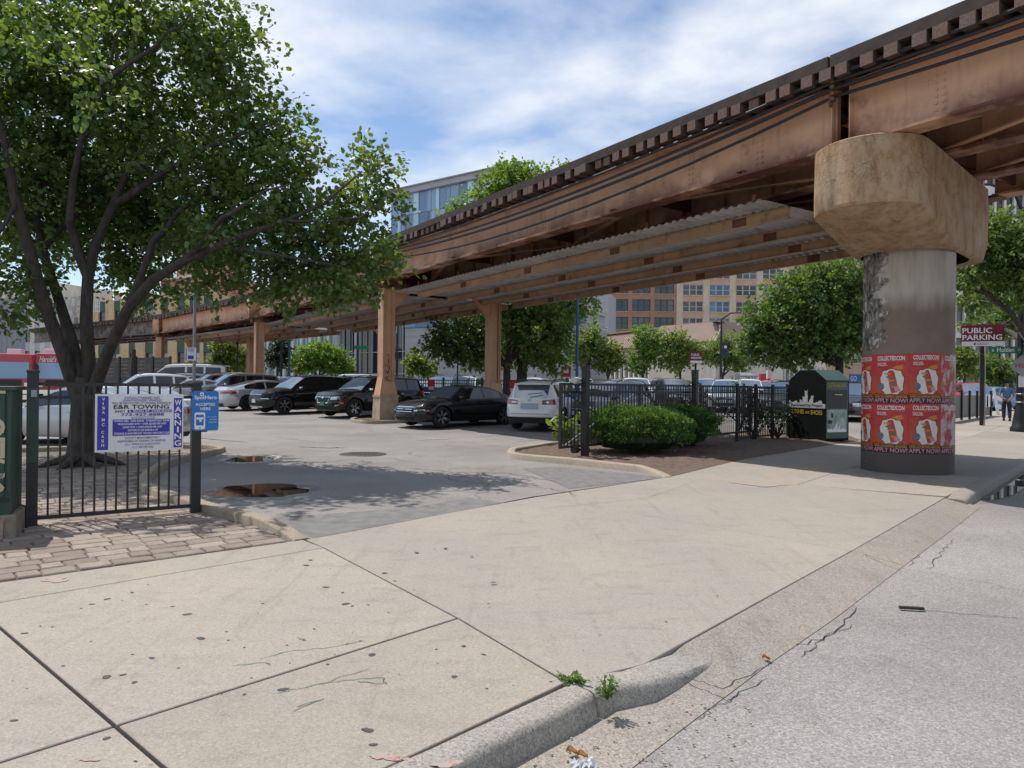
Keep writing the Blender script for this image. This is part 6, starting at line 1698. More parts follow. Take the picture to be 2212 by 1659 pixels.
hl('SpotHero', .08, .92, .76, .885); hl('ACCEPTED', .12, .86, .625, .695); hl('HERE', .31, .69, .515, .585); hl('GET THE APP', .57, .93, .335, .352); hl('App Store', .65, .93, .265, .295); hl('Google Play', .62, .93, .195, .225)
rrect(X(.36), Zs(.915), sw * .14, sh * .09, .01, -.006, .0015).build('badge', 'print_white', hero); rrect(X(.36), Zs(.91), sw * .08, sh * .035, .004, -.008, .001).build('badge_car', 'hero_blue', hero)
rrect(X(.29), Zs(.25), sw * .40, sh * .42, .018, -.006, .0015).build('phone_outline', 'print_white', hero); rrect(X(.29), Zs(.27), sw * .29, sh * .27, .004, -.008, .001).build('phone_screen', 'hero_blue', hero); rrect(X(.29), Zs(.31), sw * .25, sh * .05, .004, -.0095, .001).build('phone_button', 'print_white', hero)
rrect(X(.31), Zs(.255), sw * .08, sh * .06, .01, -.0095, .001).build('pointing_hand', 'print_white', hero); rrect(X(.29), Zs(.075), sw * .06, sh * .03, .005, -.0085, .001).build('home_button', 'hero_blue', hero)
# utility cabinet
cp = P(26, 1000, 6.95); cp.z = 0
cab = thing('utility_cabinet', 'green street utility cabinet with cream graffiti on a concrete base', 'cabinet', cp, fr_ - .12)
MB().box((-.62, .35, .10), (1.34, .84, .26)).build('concrete_base', 'cab_base', cab, bevel=.02)
ph = MB().box((0, -.41, .10), (.001, .001, .001))
MB().box((-.60, .33, .83), (1.20, .66, 1.22)).build('housing', 'cab_green', cab, bevel=.012)
MB().box((-.60, .33, 1.455), (1.26, .72, .04)).build('lid', 'cab_green', cab, bevel=.01)
MB().box((-.63, -.008, .90), (1.14, .02, 1.0)).build('door', 'cab_green', cab, bevel=.006)
MB().box((-.022, -.012, .92), (.03, .03, .92)).build('hinge', 'cab_green', cab); MB().box((-.60, -.006, .37), (1.16, .016, .03)).build('seam_strip', 'rail_black', cab)
for ch, z, w in (('T', 1.24, .24), ('O', .98, .20), ('M', .78, .26), ('C', .58, .20), ('S', .44, .18)): lettering(cab, ch, -.055 - w, z, w, .20, 'graffiti_cream', -.021, name='graffiti')
MB().add([(-.17, -.085, -.02), (-.06, -.085, -.02), (-.05, -.085, .20), (-.15, -.085, .18)], [(0, 1, 2, 3)]).build('paint_smear', 'red_paint', cab)

# ------------------------------------------------------------------ sliding gate and picket fences
M('roller', (.45, .43, .40), .5, var=.1); M('brace_silver', (.42, .42, .43), .4, .6, var=.1)
ga = P(1211, 900, 14.75); ga.z = 0; gdir = (P(1673, 900, 22.2) - P(1211, 900, 14.75)); gdir.z = 0; GL = gdir.length; gdir.normalize(); gr = math.atan2(gdir.y, gdir.x)
gate = thing('sliding_gate', 'black picket sliding gate with diagonal braces behind the clipped shrubs', 'gate', ga, gr)
for z in (1.585, 1.42, .27): MB().box((GL * .42, 0, z), (GL * .84, .045, .05)).build('rail', 'rail_black', gate)
pk2 = MB().box((0, 0, 0), (.020, .020, 1.30)).mesh('picket', 'rail_black')
n = int(GL * .84 / .115)
for i in range(n + 1): link('picket', pk2, gate, (GL * .84 * i / n, 0, .925))
for f in (0, .28, .56, .84): MB().box((GL * f, 0, .925), (.06, .06, 1.36)).build('stile', 'rail_black', gate)
for a, b in ((0.02, .27), (.30, .55), (.58, .83)):
    MB().bar((GL * a, .035, .3), (GL * b, .035, 1.4), .012, .04).build('brace', 'brace_silver', gate); MB().bar((GL * a, .05, 1.4), (GL * b, .05, .3), .012, .035).build('brace', 'rail_black', gate)
def gate_post(lb, s, h, rol=True):
    p = ga + gdir * s - Vector((-gdir.y, gdir.x, 0)) * .16
    o = thing('gate_post', lb, 'gate post', (p.x, p.y, 0), gr, 'gate posts')
    MB().box((0, 0, h / 2), (.13, .13, h)).box((0, 0, h + .012), (.15, .15, .03)).build('shaft', 'rail_black', o, bevel=.005)
    if rol:
        for z in (1.66, .20):
            MB().box((0, .0, z), (.16, .16, .05)).build('bracket', 'rail_black', o)
            r0 = MB(); r0.tube((-.10, .13, z), (-.24, .13, z), .075, n=16); r0.build('guide_roller', 'roller' if z > 1 else 'rail_black', o, smooth=True)
gate_post('tall gate post with white guide roller in front of the clipped shrub', .62, 1.95)
gate_post('second tall gate post with guide roller, behind the shrubs', GL * .50, 1.97)
pf = thing('picket_fence', 'black picket fence between sliding gate and donation bin', 'fence', ga + gdir * GL * .70 - Vector((-gdir.y, gdir.x, 0)) * .30, gr)
FL = GL * .33
for z in (1.55, 1.40, .15): MB().box((FL / 2, 0, z), (FL, .035, .04)).build('rail', 'rail_black', pf)
for k in range(4): MB().box((FL * k / 3, 0, .82), (.075, .075, 1.68)).build('post', 'rail_black', pf)
pk3 = MB().box((0, 0, 0), (.018, .018, 1.5)).mesh('picket', 'rail_black')
for i in range(int(FL / .11)): link('picket', pk3, pf, (.06 + i * .11, 0, .85))
MB().bar((FL * .02, .03, .2), (FL * .32, .03, 1.4), .02, .05).build('brace', 'rail_black', pf); MB().bar((FL * .35, .03, 1.4), (FL * .65, .03, .2), .02, .05).build('brace', 'rail_black', pf)
def fence_run(lb, a, b, h, step, nposts):
    a, b = Vector((a[0], a[1], 0)), Vector((b[0], b[1], 0)); d = b - a
    o = thing('picket_fence', lb, 'fence', (a.x, a.y, (gz(a.y) + gz(b.y)) / 2), math.atan2(d.y, d.x)); L = d.length
    for z in (h - .05, h - .22, .15): MB().box((L / 2, 0, z), (L, .035, .04)).build('rail', 'rail_black', o)
    for k in range(nposts + 1): MB().box((L * k / nposts, 0, h / 2 + .04), (.08, .08, h + .08)).build('post', 'rail_black', o)
    m = MB().box((0, 0, 0), (.022, .022, h - .12)).mesh('picket', 'rail_black')
    for i in range(int(L / step)): link('picket', m, o, (step * (i + .5), 0, h / 2 + .02))
    return o, L
fence_run('black inner picket fence behind the black sedan and white hatchback', GP(880, 34.5), GP(1225, 30.2), 1.62, .13, 4)
fence_run('black inner picket fence farther off behind the boxy black vehicle', GP(640, 41.5), GP(800, 38.0), 1.62, .13, 3)
fence_run('black inner picket fence behind the gate toward the bus shelter', GP(1225, 30.0), GP(1700, 30.8), 1.5, .13, 5)
M('notice_red', (.42, .035, .035), .5, var=.1)
for x, d, lb in ((932, 33.4, 'small red notice on the inner fence left of the black sedan roof'), (1109, 31.2, 'small red notice on the inner fence beside the white hatchback')):
    p = P(x, 834, d); o = thing('fence_notice', lb, 'sign', (p.x, p.y, gz(d) + 1.05), 0, 'red notices on the inner fence')
    MB().box((0, -.08, .25), (.34, .01, .55)).build('panel', 'notice_red', o); MB().box((0, -.088, .12), (.26, .006, .16)).build('white_block', 'sign_white', o)
# grey board fence far left
M('board_grey', (.085, .082, .08), .85, var=.3, scale=2.0)
a, b = Vector(GP(190, 53) + (0,)), Vector(GP(368, 50) + (0,)); d = b - a; bl = d.length
bf_ = thing('board_fence', 'dark grey board fence in front of the club building', 'fence', (a.x, a.y, gz(50)), math.atan2(d.y, d.x))
for k in range(11): MB().box((bl / 2, 0, .14 + k * .265), (bl, .03 + .006 * (k % 2), .25)).build('board', 'board_grey', bf_)
for k in range(6): MB().box((bl * k / 5, -.03, 1.5), (.14, .12, 3.0)).build('post', 'rail_black', bf_)

# ------------------------------------------------------------------ donation bin
M('bin_green', (0.005, 0.008, 0.007), .7, var=.25, scale=3, spec=.15); M('bin_silver', (.48, .48, .48), .5, var=.1); M('bin_yellow', (.48, .36, .02), .55, var=.05); M('bin_print', (.26, .33, .30), .5, var=.6, scale=3.5); M('bin_side', (.07, .12, .10), .45, var=.2); M('bin_edge', (.035, .075, .06), .45, var=.1)
bc = Vector((8.98, 20.4, 0)); bu = Vector((-.42, .907, 0))
bw_, bd_ = 1.36, .92
donat = thing('donation_bin', 'dark green clothes and shoes donation bin beside the pavement', 'donation bin', bc + bu * bw_, math.atan2(-bu.y, -bu.x))
# local x runs from the far corner to the near corner along the front, y inwards
prof = [(0, .06), (bw_, .06), (bw_, 1.78), (bw_ * .70, 2.08), (bw_ * .30, 2.08), (0, 1.78)]
m = MB(); N = len(prof); m.add([(x, 0, z) for x, z in prof] + [(x, bd_, z) for x, z in prof], [tuple(range(N)), tuple(range(2 * N - 1, N - 1, -1))] + [(i, (i + 1) % N, N + (i + 1) % N, N + i) for i in range(N)])
m.build('body', 'bin_green', donat, bevel=.012)
for q in ((.1, .1), (bw_ - .1, .1), (.1, bd_ - .1), (bw_ - .1, bd_ - .1)): MB().box((q[0], q[1], .03), (.1, .1, .06)).build('foot', 'rail_black', donat)
m = MB(); m.add([(bw_ * .71, -.02, 2.10), (bw_ + .03, -.02, 1.79), (bw_ + .03, bd_ + .03, 1.79), (bw_ * .71, bd_ + .03, 2.10)], [(0, 1, 2, 3)]); m.build('roof_slope', 'bin_edge', donat)
sky_pts = [(0, .98), (bw_ * .995, .98), (bw_ * .995, 1.10), (1.24, 1.12), (1.22, 1.20), (1.12, 1.20), (1.10, 1.16), (1.02, 1.16), (1.0, 1.13), (.92, 1.13), (.92, 1.28), (.94, 1.34), (.84, 1.34), (.82, 1.24), (.78, 1.22), (.76, 1.14), (.72, 1.14), (.72, 1.32), (.70, 1.42), (.72, 1.52), (.66, 1.46), (.60, 1.50), (.61, 1.36), (.60, 1.30), (.53, 1.32), (.52, 1.16), (.47, 1.22), (.42, 1.22), (.42, 1.13), (.33, 1.13), (.30, 1.19), (.22, 1.17), (.20, 1.14), (.10, 1.14), (.03, 1.20), (0, 1.14)]
m = MB(); m.add([(x, -.006, z) for x, z in sky_pts], [tuple(range(len(sky_pts)))]); m.build('skyline_emblem', 'bin_silver', donat)
lettering(donat, 'the GreenCity Project', .08, 1.0, 1.16, .10, 'ink_black', -.009)
lettering(donat, 'CLOTHES', .06, .80, .52, .13, 'bin_yellow', -.008); lettering(donat, 'AND', .63, .81, .16, .08, 'bin_yellow', -.008); lettering(donat, 'SHOES', .83, .79, .42, .13, 'bin_yellow', -.008)
sd = lambda y, z, off=.006: (bw_ + off, y, z)
def sidep(nm, y0, y1, z0, z1, mat, off): MB().add([sd(y0, z0, off), sd(y1, z0, off), sd(y1, z1, off), sd(y0, z1, off)], [(0, 1, 2, 3)]).build(nm, mat, donat)
sidep('side_panel', .02, bd_ - .02, .12, 1.76, 'bin_edge', .004); sidep('chute_opening', .05, bd_ - .06, .98, 1.52, 'ink_black', .008); sidep('printed_panel', .06, bd_ - .08, .30, .95, 'bin_print', .010)
lettering(donat, 'CLOTHES AND SHOES', .08, 1.60, .72, .11, 'bin_yellow', fn=lambda a, b: (bw_ + .012, a, b))
MB().box((bw_ + .02, .48, 1.38), (.03, .30, .025)).build('chute_handle', 'bin_silver', donat); MB().box((bw_ + .03, .16, .60), (.03, .12, .10)).build('lock', 'ink_black', donat); MB().box((bw_ + .025, .24, .78), (.03, .03, .12)).build('door_handle', 'ink_black', donat)
m = MB(); m.add([(bw_ + .014, .06 + q[0] / bw_ * .76, .30 + (q[1] - .98) * .5) for q in sky_pts], [tuple(range(len(sky_pts)))]); m.build('small_skyline', 'sign_white', donat)

# ------------------------------------------------------------------ posters round the pier
m_, t, b, o = newmat('poster_red')
s = t.nodes.new('ShaderNodeSeparateXYZ'); t.links.new(t.nodes.new('ShaderNodeTexCoord').outputs['Object'], s.inputs[0])
mr = t.nodes.new('ShaderNodeMapRange'); mr.inputs[1].default_value = .12; mr.inputs[2].default_value = .62; t.links.new(s.outputs['Z'], mr.inputs[0])
c = mixc(t, mr.outputs[0], (.50, .075, .015), (.46, .022, .030))
cl = noise(t, pos(t), 9, 3); c = mixc(t, ramp(t, cl, [(.5, 0.), (.56, .25)]), c, (.60, .10, .02))
t.links.new(c, b.inputs['Base Color']); b.inputs['Roughness'].default_value = .5; bump(t, b, noise(t, pos(t), 14, 4), .25, .01)
m_, t, b, o = newmat('poster_worn')
w = ramp(t, noise(t, pos(t, (1, 1, .6)), 7, 8, .72), [(.46, 0.), (.56, 1.)])
t.links.new(mixc(t, w, (.44, .07, .06), (.50, .46, .44)), b.inputs['Base Color']); b.inputs['Roughness'].default_value = .7
M('poster_black', (.015, .013, .013), .5, var=0); M('poster_yellow', (.62, .40, .03), .5, var=0); M('poster_pink', (.62, .24, .33), .5, var=0); M('poster_cream', (.66, .64, .57), .5, var=.05, scale=8); M('poster_orange', (.60, .20, .02), .5, var=0); M('poster_grey', (.13, .14, .16), .5, var=.3, scale=20); M('poster_maroon', (.18, .01, .015), .5, var=0)
PHI = math.atan2(-PC.y, -PC.x)
def poster(lb, th0, z0, wdeg=45.0, worn=False, hgt=.905):
    RR = PRAD + .010 + random.uniform(0, .003); w = R(wdeg) * RR; z0 += random.uniform(-.008, .008)
    o = thing('event_poster', lb, 'poster', (PC.x, PC.y, z0), 0, 'red event posters on the pier')
    def bend(off): return lambda a, bb: ((RR + off) * math.cos(PHI + R(th0) + a / RR), (RR + off) * math.sin(PHI + R(th0) + a / RR), bb)
    f0 = bend(0)
    m = MB(); m.grid(lambda u, v: f0(u * w, v * hgt), 16, 2); m.build('sheet', 'poster_worn' if worn else 'poster_red', o, smooth=True)
    def shape(nm, pts, mat, off):
        g = bend(off); m = MB(); m.add([g(a * w, b_ * hgt) for a, b_ in pts], [tuple(range(len(pts)))]); m.build(nm, mat, o, fix=False)
    def line(s, u0, u1, v0, v1, mat, off=.005): lettering(o, s, u0 * w, v0 * hgt, (u1 - u0) * w, (v1 - v0) * hgt, mat, fn=bend(off))
    g = bend(.003); m = MB(); m.grid(lambda u, v: g(u * w, v * .165 * hgt), 16, 1); m.build('black_band', 'poster_black', o)
    line('COLLECTEDCON', .12, .90, .875, .965, 'print_white'); line('APPLY NOW!', .015, .985, .018, .108, 'poster_pink')
    line('NOW ACCEPTING VENDORS', .04, .97, .118, .155, 'poster_yellow')
    if worn: return
    hills = [(0, .16), (.0, .19), (.08, .215), (.18, .19), (.24, .21), (.30, .175), (.75, .175), (.84, .215), (.92, .20), (1, .18), (1, .16)]
    shape('skyline', hills, 'poster_black', .0025)
    line('DESIGNER TOYS, ART & COLLECTIBLES', .12, .89, .845, .865, 'poster_orange'); line('NAVY PIER', .12, .40, .80, .83, 'print_white'); line('CHICAGO', .12, .42, .765, .795, 'print_white'); line('JULY 12-13', .13, .40, .735, .757, 'poster_maroon')
    def disc(nm, cu, cv, ru, rv, mat, off, n=18, ph=0.): shape(nm, [(cu + ru * (1 + .06 * math.sin(3 * a + ph)) * math.cos(a), cv + rv * math.sin(a)) for a in [6.2832 * k / n for k in range(n)]], mat, off)
    # plain pale abstract patch in place of the artwork
    def wavy(nm, cu, cv, ru, rv, mat, off, n=44, k=9, amp=.05): shape(nm, [(cu + ru * (1 + amp * math.sin(k * a_)) * math.copysign(abs(math.cos(a_)) ** .7, math.cos(a_)), cv + rv * (1 + amp * math.sin(k * a_)) * math.copysign(abs(math.sin(a_)) ** .7, math.sin(a_))) for a_ in [6.2832 * q / n for q in range(n)]], mat, off)
    wavy('pale_patch_edge', .55, .44, .335, .262, 'poster_black', .0032); wavy('pale_patch', .55, .44, .32, .25, 'poster_cream', .0040)
    for k in range(6): wavy('patch_ring', .44 + .05 * k, .60 - .065 * k, .10, .022, 'poster_grey' if k % 2 else 'poster_orange', .0046 + .0002 * k, 20, 3, .12)
    disc('grey_spot', .24, .34, .10, .075, 'poster_grey', .0062); disc('pink_spot', .70, .29, .075, .045, 'poster_pink', .0062)
    shape('orange_flash', [(.50, .70), (.66, .76), (.86, .78), (.84, .74), (.90, .72), (.76, .68)], 'poster_orange', .0028)
for r_, (zz, rn_) in enumerate(((.375, 'lower'), (1.285, 'upper'))):
    poster('red event poster wrapping the left flank of the pier, %s row' % rn_, -88.6, zz)
    poster('red event poster facing the drive, left of centre in the %s row' % rn_, -43.4, zz)
    poster('red event poster right of centre on the pier, %s row' % rn_, 1.8, zz, 41)
    poster('scraped faded poster on the right flank of the pier, %s row' % rn_, 43.0, zz, 44, True)

# ------------------------------------------------------------------ street furniture
M('sign_maroon', (.17, .012, .022), .5, var=.05); M('street_green', (.0, .17, .085), .45, var=.03); M('pole_black', (.014, .014, .015), .4, var=.1); M('pole_blue', (.025, .075, .22), .45, var=.1); M('pole_grey', (.33, .33, .33), .5, .3, var=.1); M('banner_navy', (.02, .035, .085), .7, var=.1); M('alu_back', (.32, .32, .33), .45, .5, var=.08); M('spray_red', (.45, .03, .06), .6, var=0)
def face_cam(p): return math.atan2(p.y, p.x) - math.pi / 2
d = 29.0; p = P(2121, 834, d); p.z = gz(d)
sg = thing('parking_sign', 'large maroon public parking sign on a dark post right of the pier', 'sign', p, face_cam(p) + .12)
w_, h_ = 1.46, .86; zb_ = P(2120, 748, d).z - p.z
MB().box((0, 0, zb_ + h_ / 2), (w_, .16, h_)).build('sign_box', 'sign_maroon', sg); MB().box((0, -.083, zb_ + .10), (w_ - .02, .006, .19)).build('white_strip', 'sign_white', sg)
lettering(sg, 'PUBLIC', -.70, zb_ + .53, 1.02, .22, 'print_white', -.085); lettering(sg, 'PARKING', -.70, zb_ + .25, 1.36, .22, 'print_white', -.085); lettering(sg, 'LEGACY', -.20, zb_ + .06, .42, .07, 'pole_black', -.09); MB().box((-.27, -.088, zb_ + .095), (.07, .004, .07), Matrix.Rotation(R(45), 3, 'Y')).build('logo_mark', 'pole_black', sg)
MB().box((0, 0, zb_ / 2), (.14, .14, zb_)).build('post', 'pole_black', sg); MB().path([(.10, -.05, 0), (.10, -.05, zb_ - .6), (.06, -.05, zb_ - .35), (-.12, -.05, zb_ - .25), (-.2, -.05, zb_)], .022, 6).build('conduit', 'pole_grey', sg)
d = 26.0; p = P(2206, 834, d); p.z = gz(d)
lp = thing('lamp_post', 'thick black street lamp post with green street sign near the walking man', 'lamp post', p, 0)
m = MB(); m.lathe([(.34, 0), (.34, .12), (.28, .20), (.24, .5), (.20, .75), (.17, .85), (.15, 2.0), (.12, 5.5), (.09, 8)], 16); m.build('shaft', 'pole_black', lp, smooth=True)
for z in (1.05, 1.35, 2.35): m = MB(); m.lathe([(.17, z), (.19, z + .02), (.17, z + .04)], 14); m.build('collar', 'galv_post', lp)
MB().path([(0, 0, 8), (-.3, 0, 8.7), (-1.2, 0, 9.0), (-2, 0, 9.0)], [.08, .06, .05, .05], 8).build('arm', 'pole_black', lp)
zs = P(2206, 763, d).z - p.z
st_ = thing('street_sign', 'green S Holden Ct street sign on the black lamp post', 'sign', p + Vector((0, -.16, zs)), face_cam(p))
MB().box((-.52, 0, .12), (1.06, .012, .25)).build('plate', 'street_green', st_); lettering(st_, 'S', -.99, .07, .07, .09, 'print_white', -.009); lettering(st_, 'Holden', -.83, .05, .52, .16, 'print_white', -.009); lettering(st_, 'Ct', -.20, .07, .10, .10, 'print_white', -.009)
MB().box((.02, -.10, -.08), (.012, .30, .20), Matrix.Rotation(R(35), 3, 'Z')).build('cross_plate', 'street_green', st_); MB().box((-.55, .02, .35), (.05, .02, .25)).build('finial', 'alu_back', st_)
zq = P(2195, 815, d).z - p.z
ws_ = thing('warning_sign', 'grey back of a diamond road sign sprayed with red letters', 'sign', p + Vector((-.10, -.20, zq)), face_cam(p) + .25)
MB().box((0, 0, .42), (.58, .006, .58), Matrix.Rotation(R(45), 3, 'Y')).build('plate', 'alu_back', ws_); lettering(ws_, 'HS', -.22, .33, .26, .17, 'spray_red', -.006, name='spray_letters')
MB().box((-.02, .01, -.15), (.20, .006, .42)).build('lower_plate', 'sign_white', ws_); MB().box((0, .02, .2), (.04, .02, 1.1)).build('mount', 'galv_post', ws_)
# black panel fence and barricade at the right
a, b = Vector(GP(2040, 30) + (0,)), Vector(GP(2141, 36) + (0,)); d_ = b - a; L_ = d_.length
pfn = thing('panel_fence', 'black solid panel fence along the far pavement', 'fence', (a.x, a.y, gz(33)), math.atan2(d_.y, d_.x))
for k in range(7):
    MB().box((L_ * k / 6, 0, .62), (.09, .09, 1.24)).box((L_ * k / 6, 0, 1.28), (.10, .10, .08)).build('post', 'rail_black', pfn)
    if k < 6: MB().box((L_ * (k + .5) / 6, .02, .60), (L_ / 6 - .09, .025, 1.0)).build('panel', 'pole_black', pfn)
for x_ in (.84, .93): MB().box((L_ * x_, -.04, .82), (.42, .01, .62)).build('notice', 'sign_white', pfn)
p = P(2157, 834, 37); p.z = gz(37)
br_ = thing('barricade', 'pale folding barricade leaning beside the walking man', 'barricade', p, .3)
for x_, t_ in ((-.35, .22), (.25, .30)): MB().bar((x_ + .35, 0, 0), (x_, 0, 1.35), .05, .16).build('leg', 'sign_white', br_)
MB().bar((-.4, -.03, .95), (.35, -.03, .75), .03, .2).build('board', 'sign_white', br_); MB().bar((-.2, -.03, .5), (.5, -.03, .3), .03, .2).build('board', 'sign_white', br_)
# lamp posts and poles beyond the lot
def pole(lb, x, d, top, r, mat, name='lamp_post', arm=None, group='poles and lamp posts', cat='pole'):
    p = P(x, 834, d); p.z = gz(d); h = P(x, top, d).z - p.z
    o = thing(name, lb, cat, p, 0, group); MB().tube((0, 0, 0), (0, 0, h), r, r * .8, n=10).build('shaft', mat, o, smooth=True)
    MB().tube((0, 0, 0), (0, 0, .3), r * 1.8, r * 1.4, n=10).build('base', mat, o)
    if arm: MB().path([(0, 0, h), (arm * .3, 0, h + .5), (arm, 0, h + .6)], [r * .7, r * .6, r * .5], 6).build('arm', mat, o); MB().box((arm, 0, h + .58), (.6, .25, .12)).build('lamp_head', mat, o, bevel=.03)
    return o, h
o, h = pole('slim pole with a small white and blue notice left of the drive', 419, 20, 560, .05, 'galv_post')
MB().box((-.07, -.06, P(413, 765, 20).z), (.30, .008, .36)).build('notice_plate', 'sign_white', o); MB().box((-.07, -.066, P(413, 772, 20).z), (.16, .004, .10)).build('notice_print', 'sign_blue', o); MB().box((-.20, -.066, P(413, 765, 20).z), (.02, .004, .34)).build('notice_print', 'sign_blue', o)
for k in range(4): MB().box((-.06, -.066, P(413, 765, 20).z + .15 - k * .03), (.18 - .02 * k, .004, .01)).build('notice_line', 'ink_blue', o)
pole('blue painted pole right of the tree trunks', 1246, 36, 630, .085, 'pole_blue'); pole('thin black pole behind the black sedan roof', 988, 33, 775, .045, 'pole_black'); pole('dark lamp post left of the rounded green tree', 607, 58, 700, .10, 'pole_black', arm=1.4); pole('blue lamp post beside the rounded green tree', 624, 55, 690, .10, 'pole_blue'); pole('black lamp post at the round columns with traffic arm', 772, 56, 690, .11, 'pole_black', arm=-2.0); pole('black pole with papers right of the concrete footing column', 857, 52, 720, .10, 'pole_black')
pole('tall dark pole among the tree stems', 288, 46, 755, .16, 'pole_black'); pole('thin dark pole right of the club', 512, 60, 700, .07, 'pole_black')
p = P(775, 800, 56); tag(MB().box((p.x + .2, p.y - .2, P(775, 751, 56).z), (1.1, .03, .28)).build('street_sign', 'street_green'), 'small green street sign on the far traffic arm', 'sign')
o, h = pole('lamp post with navy banner in front of the low beige building', 1557, 56, 690, .10, 'pole_black', arm=2.4)
MB().box((.33, 0, P(1562, 757, 56).z - .35), (.38, .02, 1.15)).build('banner', 'banner_navy', o); m = MB(); m.lathe([(.001, 0), (.12, 0)], 12, axis='y'); m.build('banner_mark', 'sign_white', o, (.33, -.02, P(1562, 750, 56).z - .35))
o, h = pole('pale grey light pole in front of the broad tree', 1660, 46, 628, .10, 'pole_grey')
for sx in (-.3, .3): MB().box((sx, 0, h + .12), (.42, .3, .14)).build('lamp_head', 'pole_grey', o)
MB().box((0, -.12, P(1660, 808, 46).z - .4), (.3, .2, .55)).build('meter_box', 'sign_white', o)
d = 47.0; p = P(1502, 834, d); p.z = gz(d); zz = P(1502, 785, d).z - p.z
o = thing('parking_sign', 'small maroon public parking sign among the slim trees', 'sign', p, -.15); MB().box((0, 0, zz + .40), (.80, .40, .80)).build('sign_box', 'sign_maroon', o); MB().box((-.405, 0, zz + .40), (.012, .38, .78)).build('side', 'pole_black', o); MB().box((.02, -.204, zz + .09), (.74, .006, .17)).build('white_strip', 'sign_white', o)
lettering(o, 'PUBLIC', -.30, zz + .50, .52, .14, 'print_white', -.207); lettering(o, 'PARKING', -.30, zz + .29, .66, .14, 'print_white', -.207); MB().tube((0, 0, 0), (0, 0, zz), .07, n=10).build('post', 'pole_black', o)
d = 58.0; p = P(1606, 834, d); p.z = gz(d)
o = thing('bus_shelter', 'grey bus shelter in front of the low beige building', 'bus shelter', p, -.1)
for x_ in (-.8, .8):
    for y_ in (-.5, .5): MB().box((x_, y_, 1.05), (.09, .09, 2.1)).build('post', 'pole_grey', o)
MB().box((0, .5, 1.1), (1.5, .03, 1.5)).build('glass_panel', 'pane_grey', o); MB().box((0, 0, 2.15), (2.0, 1.5, .12), taper=1.0).build('roof', 'alu_back', o); MB().box((0, 0, 2.32), (1.9, 1.4, .26), taper=.35).build('roof_peak', 'alu_back', o); MB().box((.62, -.52, 1.2), (.30, .04, 1.2)).build('map_board', 'sign_white', o)
for x_, d, y_, w2, h2, m2, lb in ((1649, 55, 815, .55, .55, 'notice_red', 'red street box beyond the black car by the bin'), (1592, 57, 815, .42, .6, 'pole_grey', 'grey information pillar beside the bus shelter')):
    p = P(x_, y_, d); o = thing('street_box', lb, 'street box', (p.x, p.y, gz(d)), 0); hz = p.z - gz(d) + h2 / 2
    MB().box((0, 0, hz / 2), (w2, .4, hz)).build('housing', m2, o, bevel=.03); MB().box((0, -.203, hz * .7), (w2 * .7, .01, h2 * .6)).build('front_panel', 'sign_white', o)
p = P(1233, 803, 41); o = thing('rate_board', 'red and white parking rate board by the blue pole', 'sign', (p.x, p.y, gz(41)), -.05); hz = p.z - gz(41)
MB().box((-.27, 0, hz), (.55, .05, .60)).build('red_panel', 'notice_red', o); MB().box((.28, 0, hz), (.54, .05, .60)).build('white_panel', 'sign_white', o); MB().box((-.27, -.03, hz + .05), (.28, .01, .26)).build('print_block', 'sign_white', o); MB().box((.28, -.03, hz + .12), (.22, .01, .08)).build('print_block', 'pole_black', o)
for s_ in (-.5, .5): MB().box((s_, .03, hz / 2), (.06, .06, hz)).build('post', 'pole_grey', o)
p = P(1850, 817, 37); o = thing('rate_board', 'blue board with white letters behind the donation bin', 'sign', (p.x, p.y, gz(37)), 0); hz = p.z - gz(37)
MB().box((0, 0, hz), (.75, .05, .42)).build('panel', 'hero_blue', o); lettering(o, 'GO', -.32, hz - .14, .32, .26, 'print_white', -.03); MB().box((0, .03, hz / 2), (.06, .05, hz)).build('post', 'pole_grey', o)
lettering(CLUB[0], 'SOUTH LOOP CLUB', CLUB[1] * .70, 2.1, CLUB[1] * .285, .5, 'print_white', -.52)

# ------------------------------------------------------------------ food trucks and shuttle bus
M('truck_red', (.42, .025, .04), .4, var=.08, coat=.5)
def step_van(lb, p, rz, Lv, Wv, Hv, body, text=None):
    o = thing('food_truck', lb, 'food truck', p, rz, 'food trucks at the back of the lot')
    MB().box((0, Lv / 2, .55 + (Hv - .55) / 2), (Wv, Lv, Hv - .55)).build('body', body, o, bevel=.10)
    MB().box((0, -.03, 1.75), (Wv * .86, .05, .92)).build('windscreen', 'pane_blue', o, bevel=.02); MB().box((0, -.012, Hv - .33), (Wv * .96, .03, .50)).build('header_panel', body, o)
    if text: lettering(o, text, -Wv * .40, Hv - .50, Wv * .8, .34, 'print_white', -.032)
    for s_ in (-1, 1):
        MB().box((s_ * Wv * .38, -.03, .95), (.26, .05, .22)).build('headlight', 'lamp_clear', o); MB().box((s_ * (Wv / 2 + .16), .25, 1.9), (.12, .10, .36)).build('mirror', 'black_plastic', o)
        for y_ in (1.0, Lv - 1.3): m = MB(); m.lathe([(.001, -.13), (.40, -.13), (.42, 0), (.40, .13), (.001, .13)], 18, axis='x'); m.build('wheel', 'rubber', o, (s_ * (Wv / 2 - .12), y_, .42))
        MB().box((s_ * (Wv / 2 + .005), Lv * .55, 1.9), (.03, Lv * .4, .9)).build('serving_hatch', 'galv_post', o)
    MB().box((0, -.08, .55), (Wv * .96, .16, .22)).build('bumper', 'chrome', o); MB().box((-.3, Lv * .35, Hv + .16), (.7, .7, .34)).build('roof_vent', 'sign_white', o, bevel=.04)
    MB().box((0, -.03, 1.05), (Wv * .5, .04, .34)).build('grille', 'black_plastic', o)
p = P(122, 834, 41); p.z = gz(41); step_van('red food truck with white script facing the lot between tree stems', p, .55, 6.2, 2.1, P(122, 764, 41).z - gz(41), 'truck_red', "Harold's Chicken")
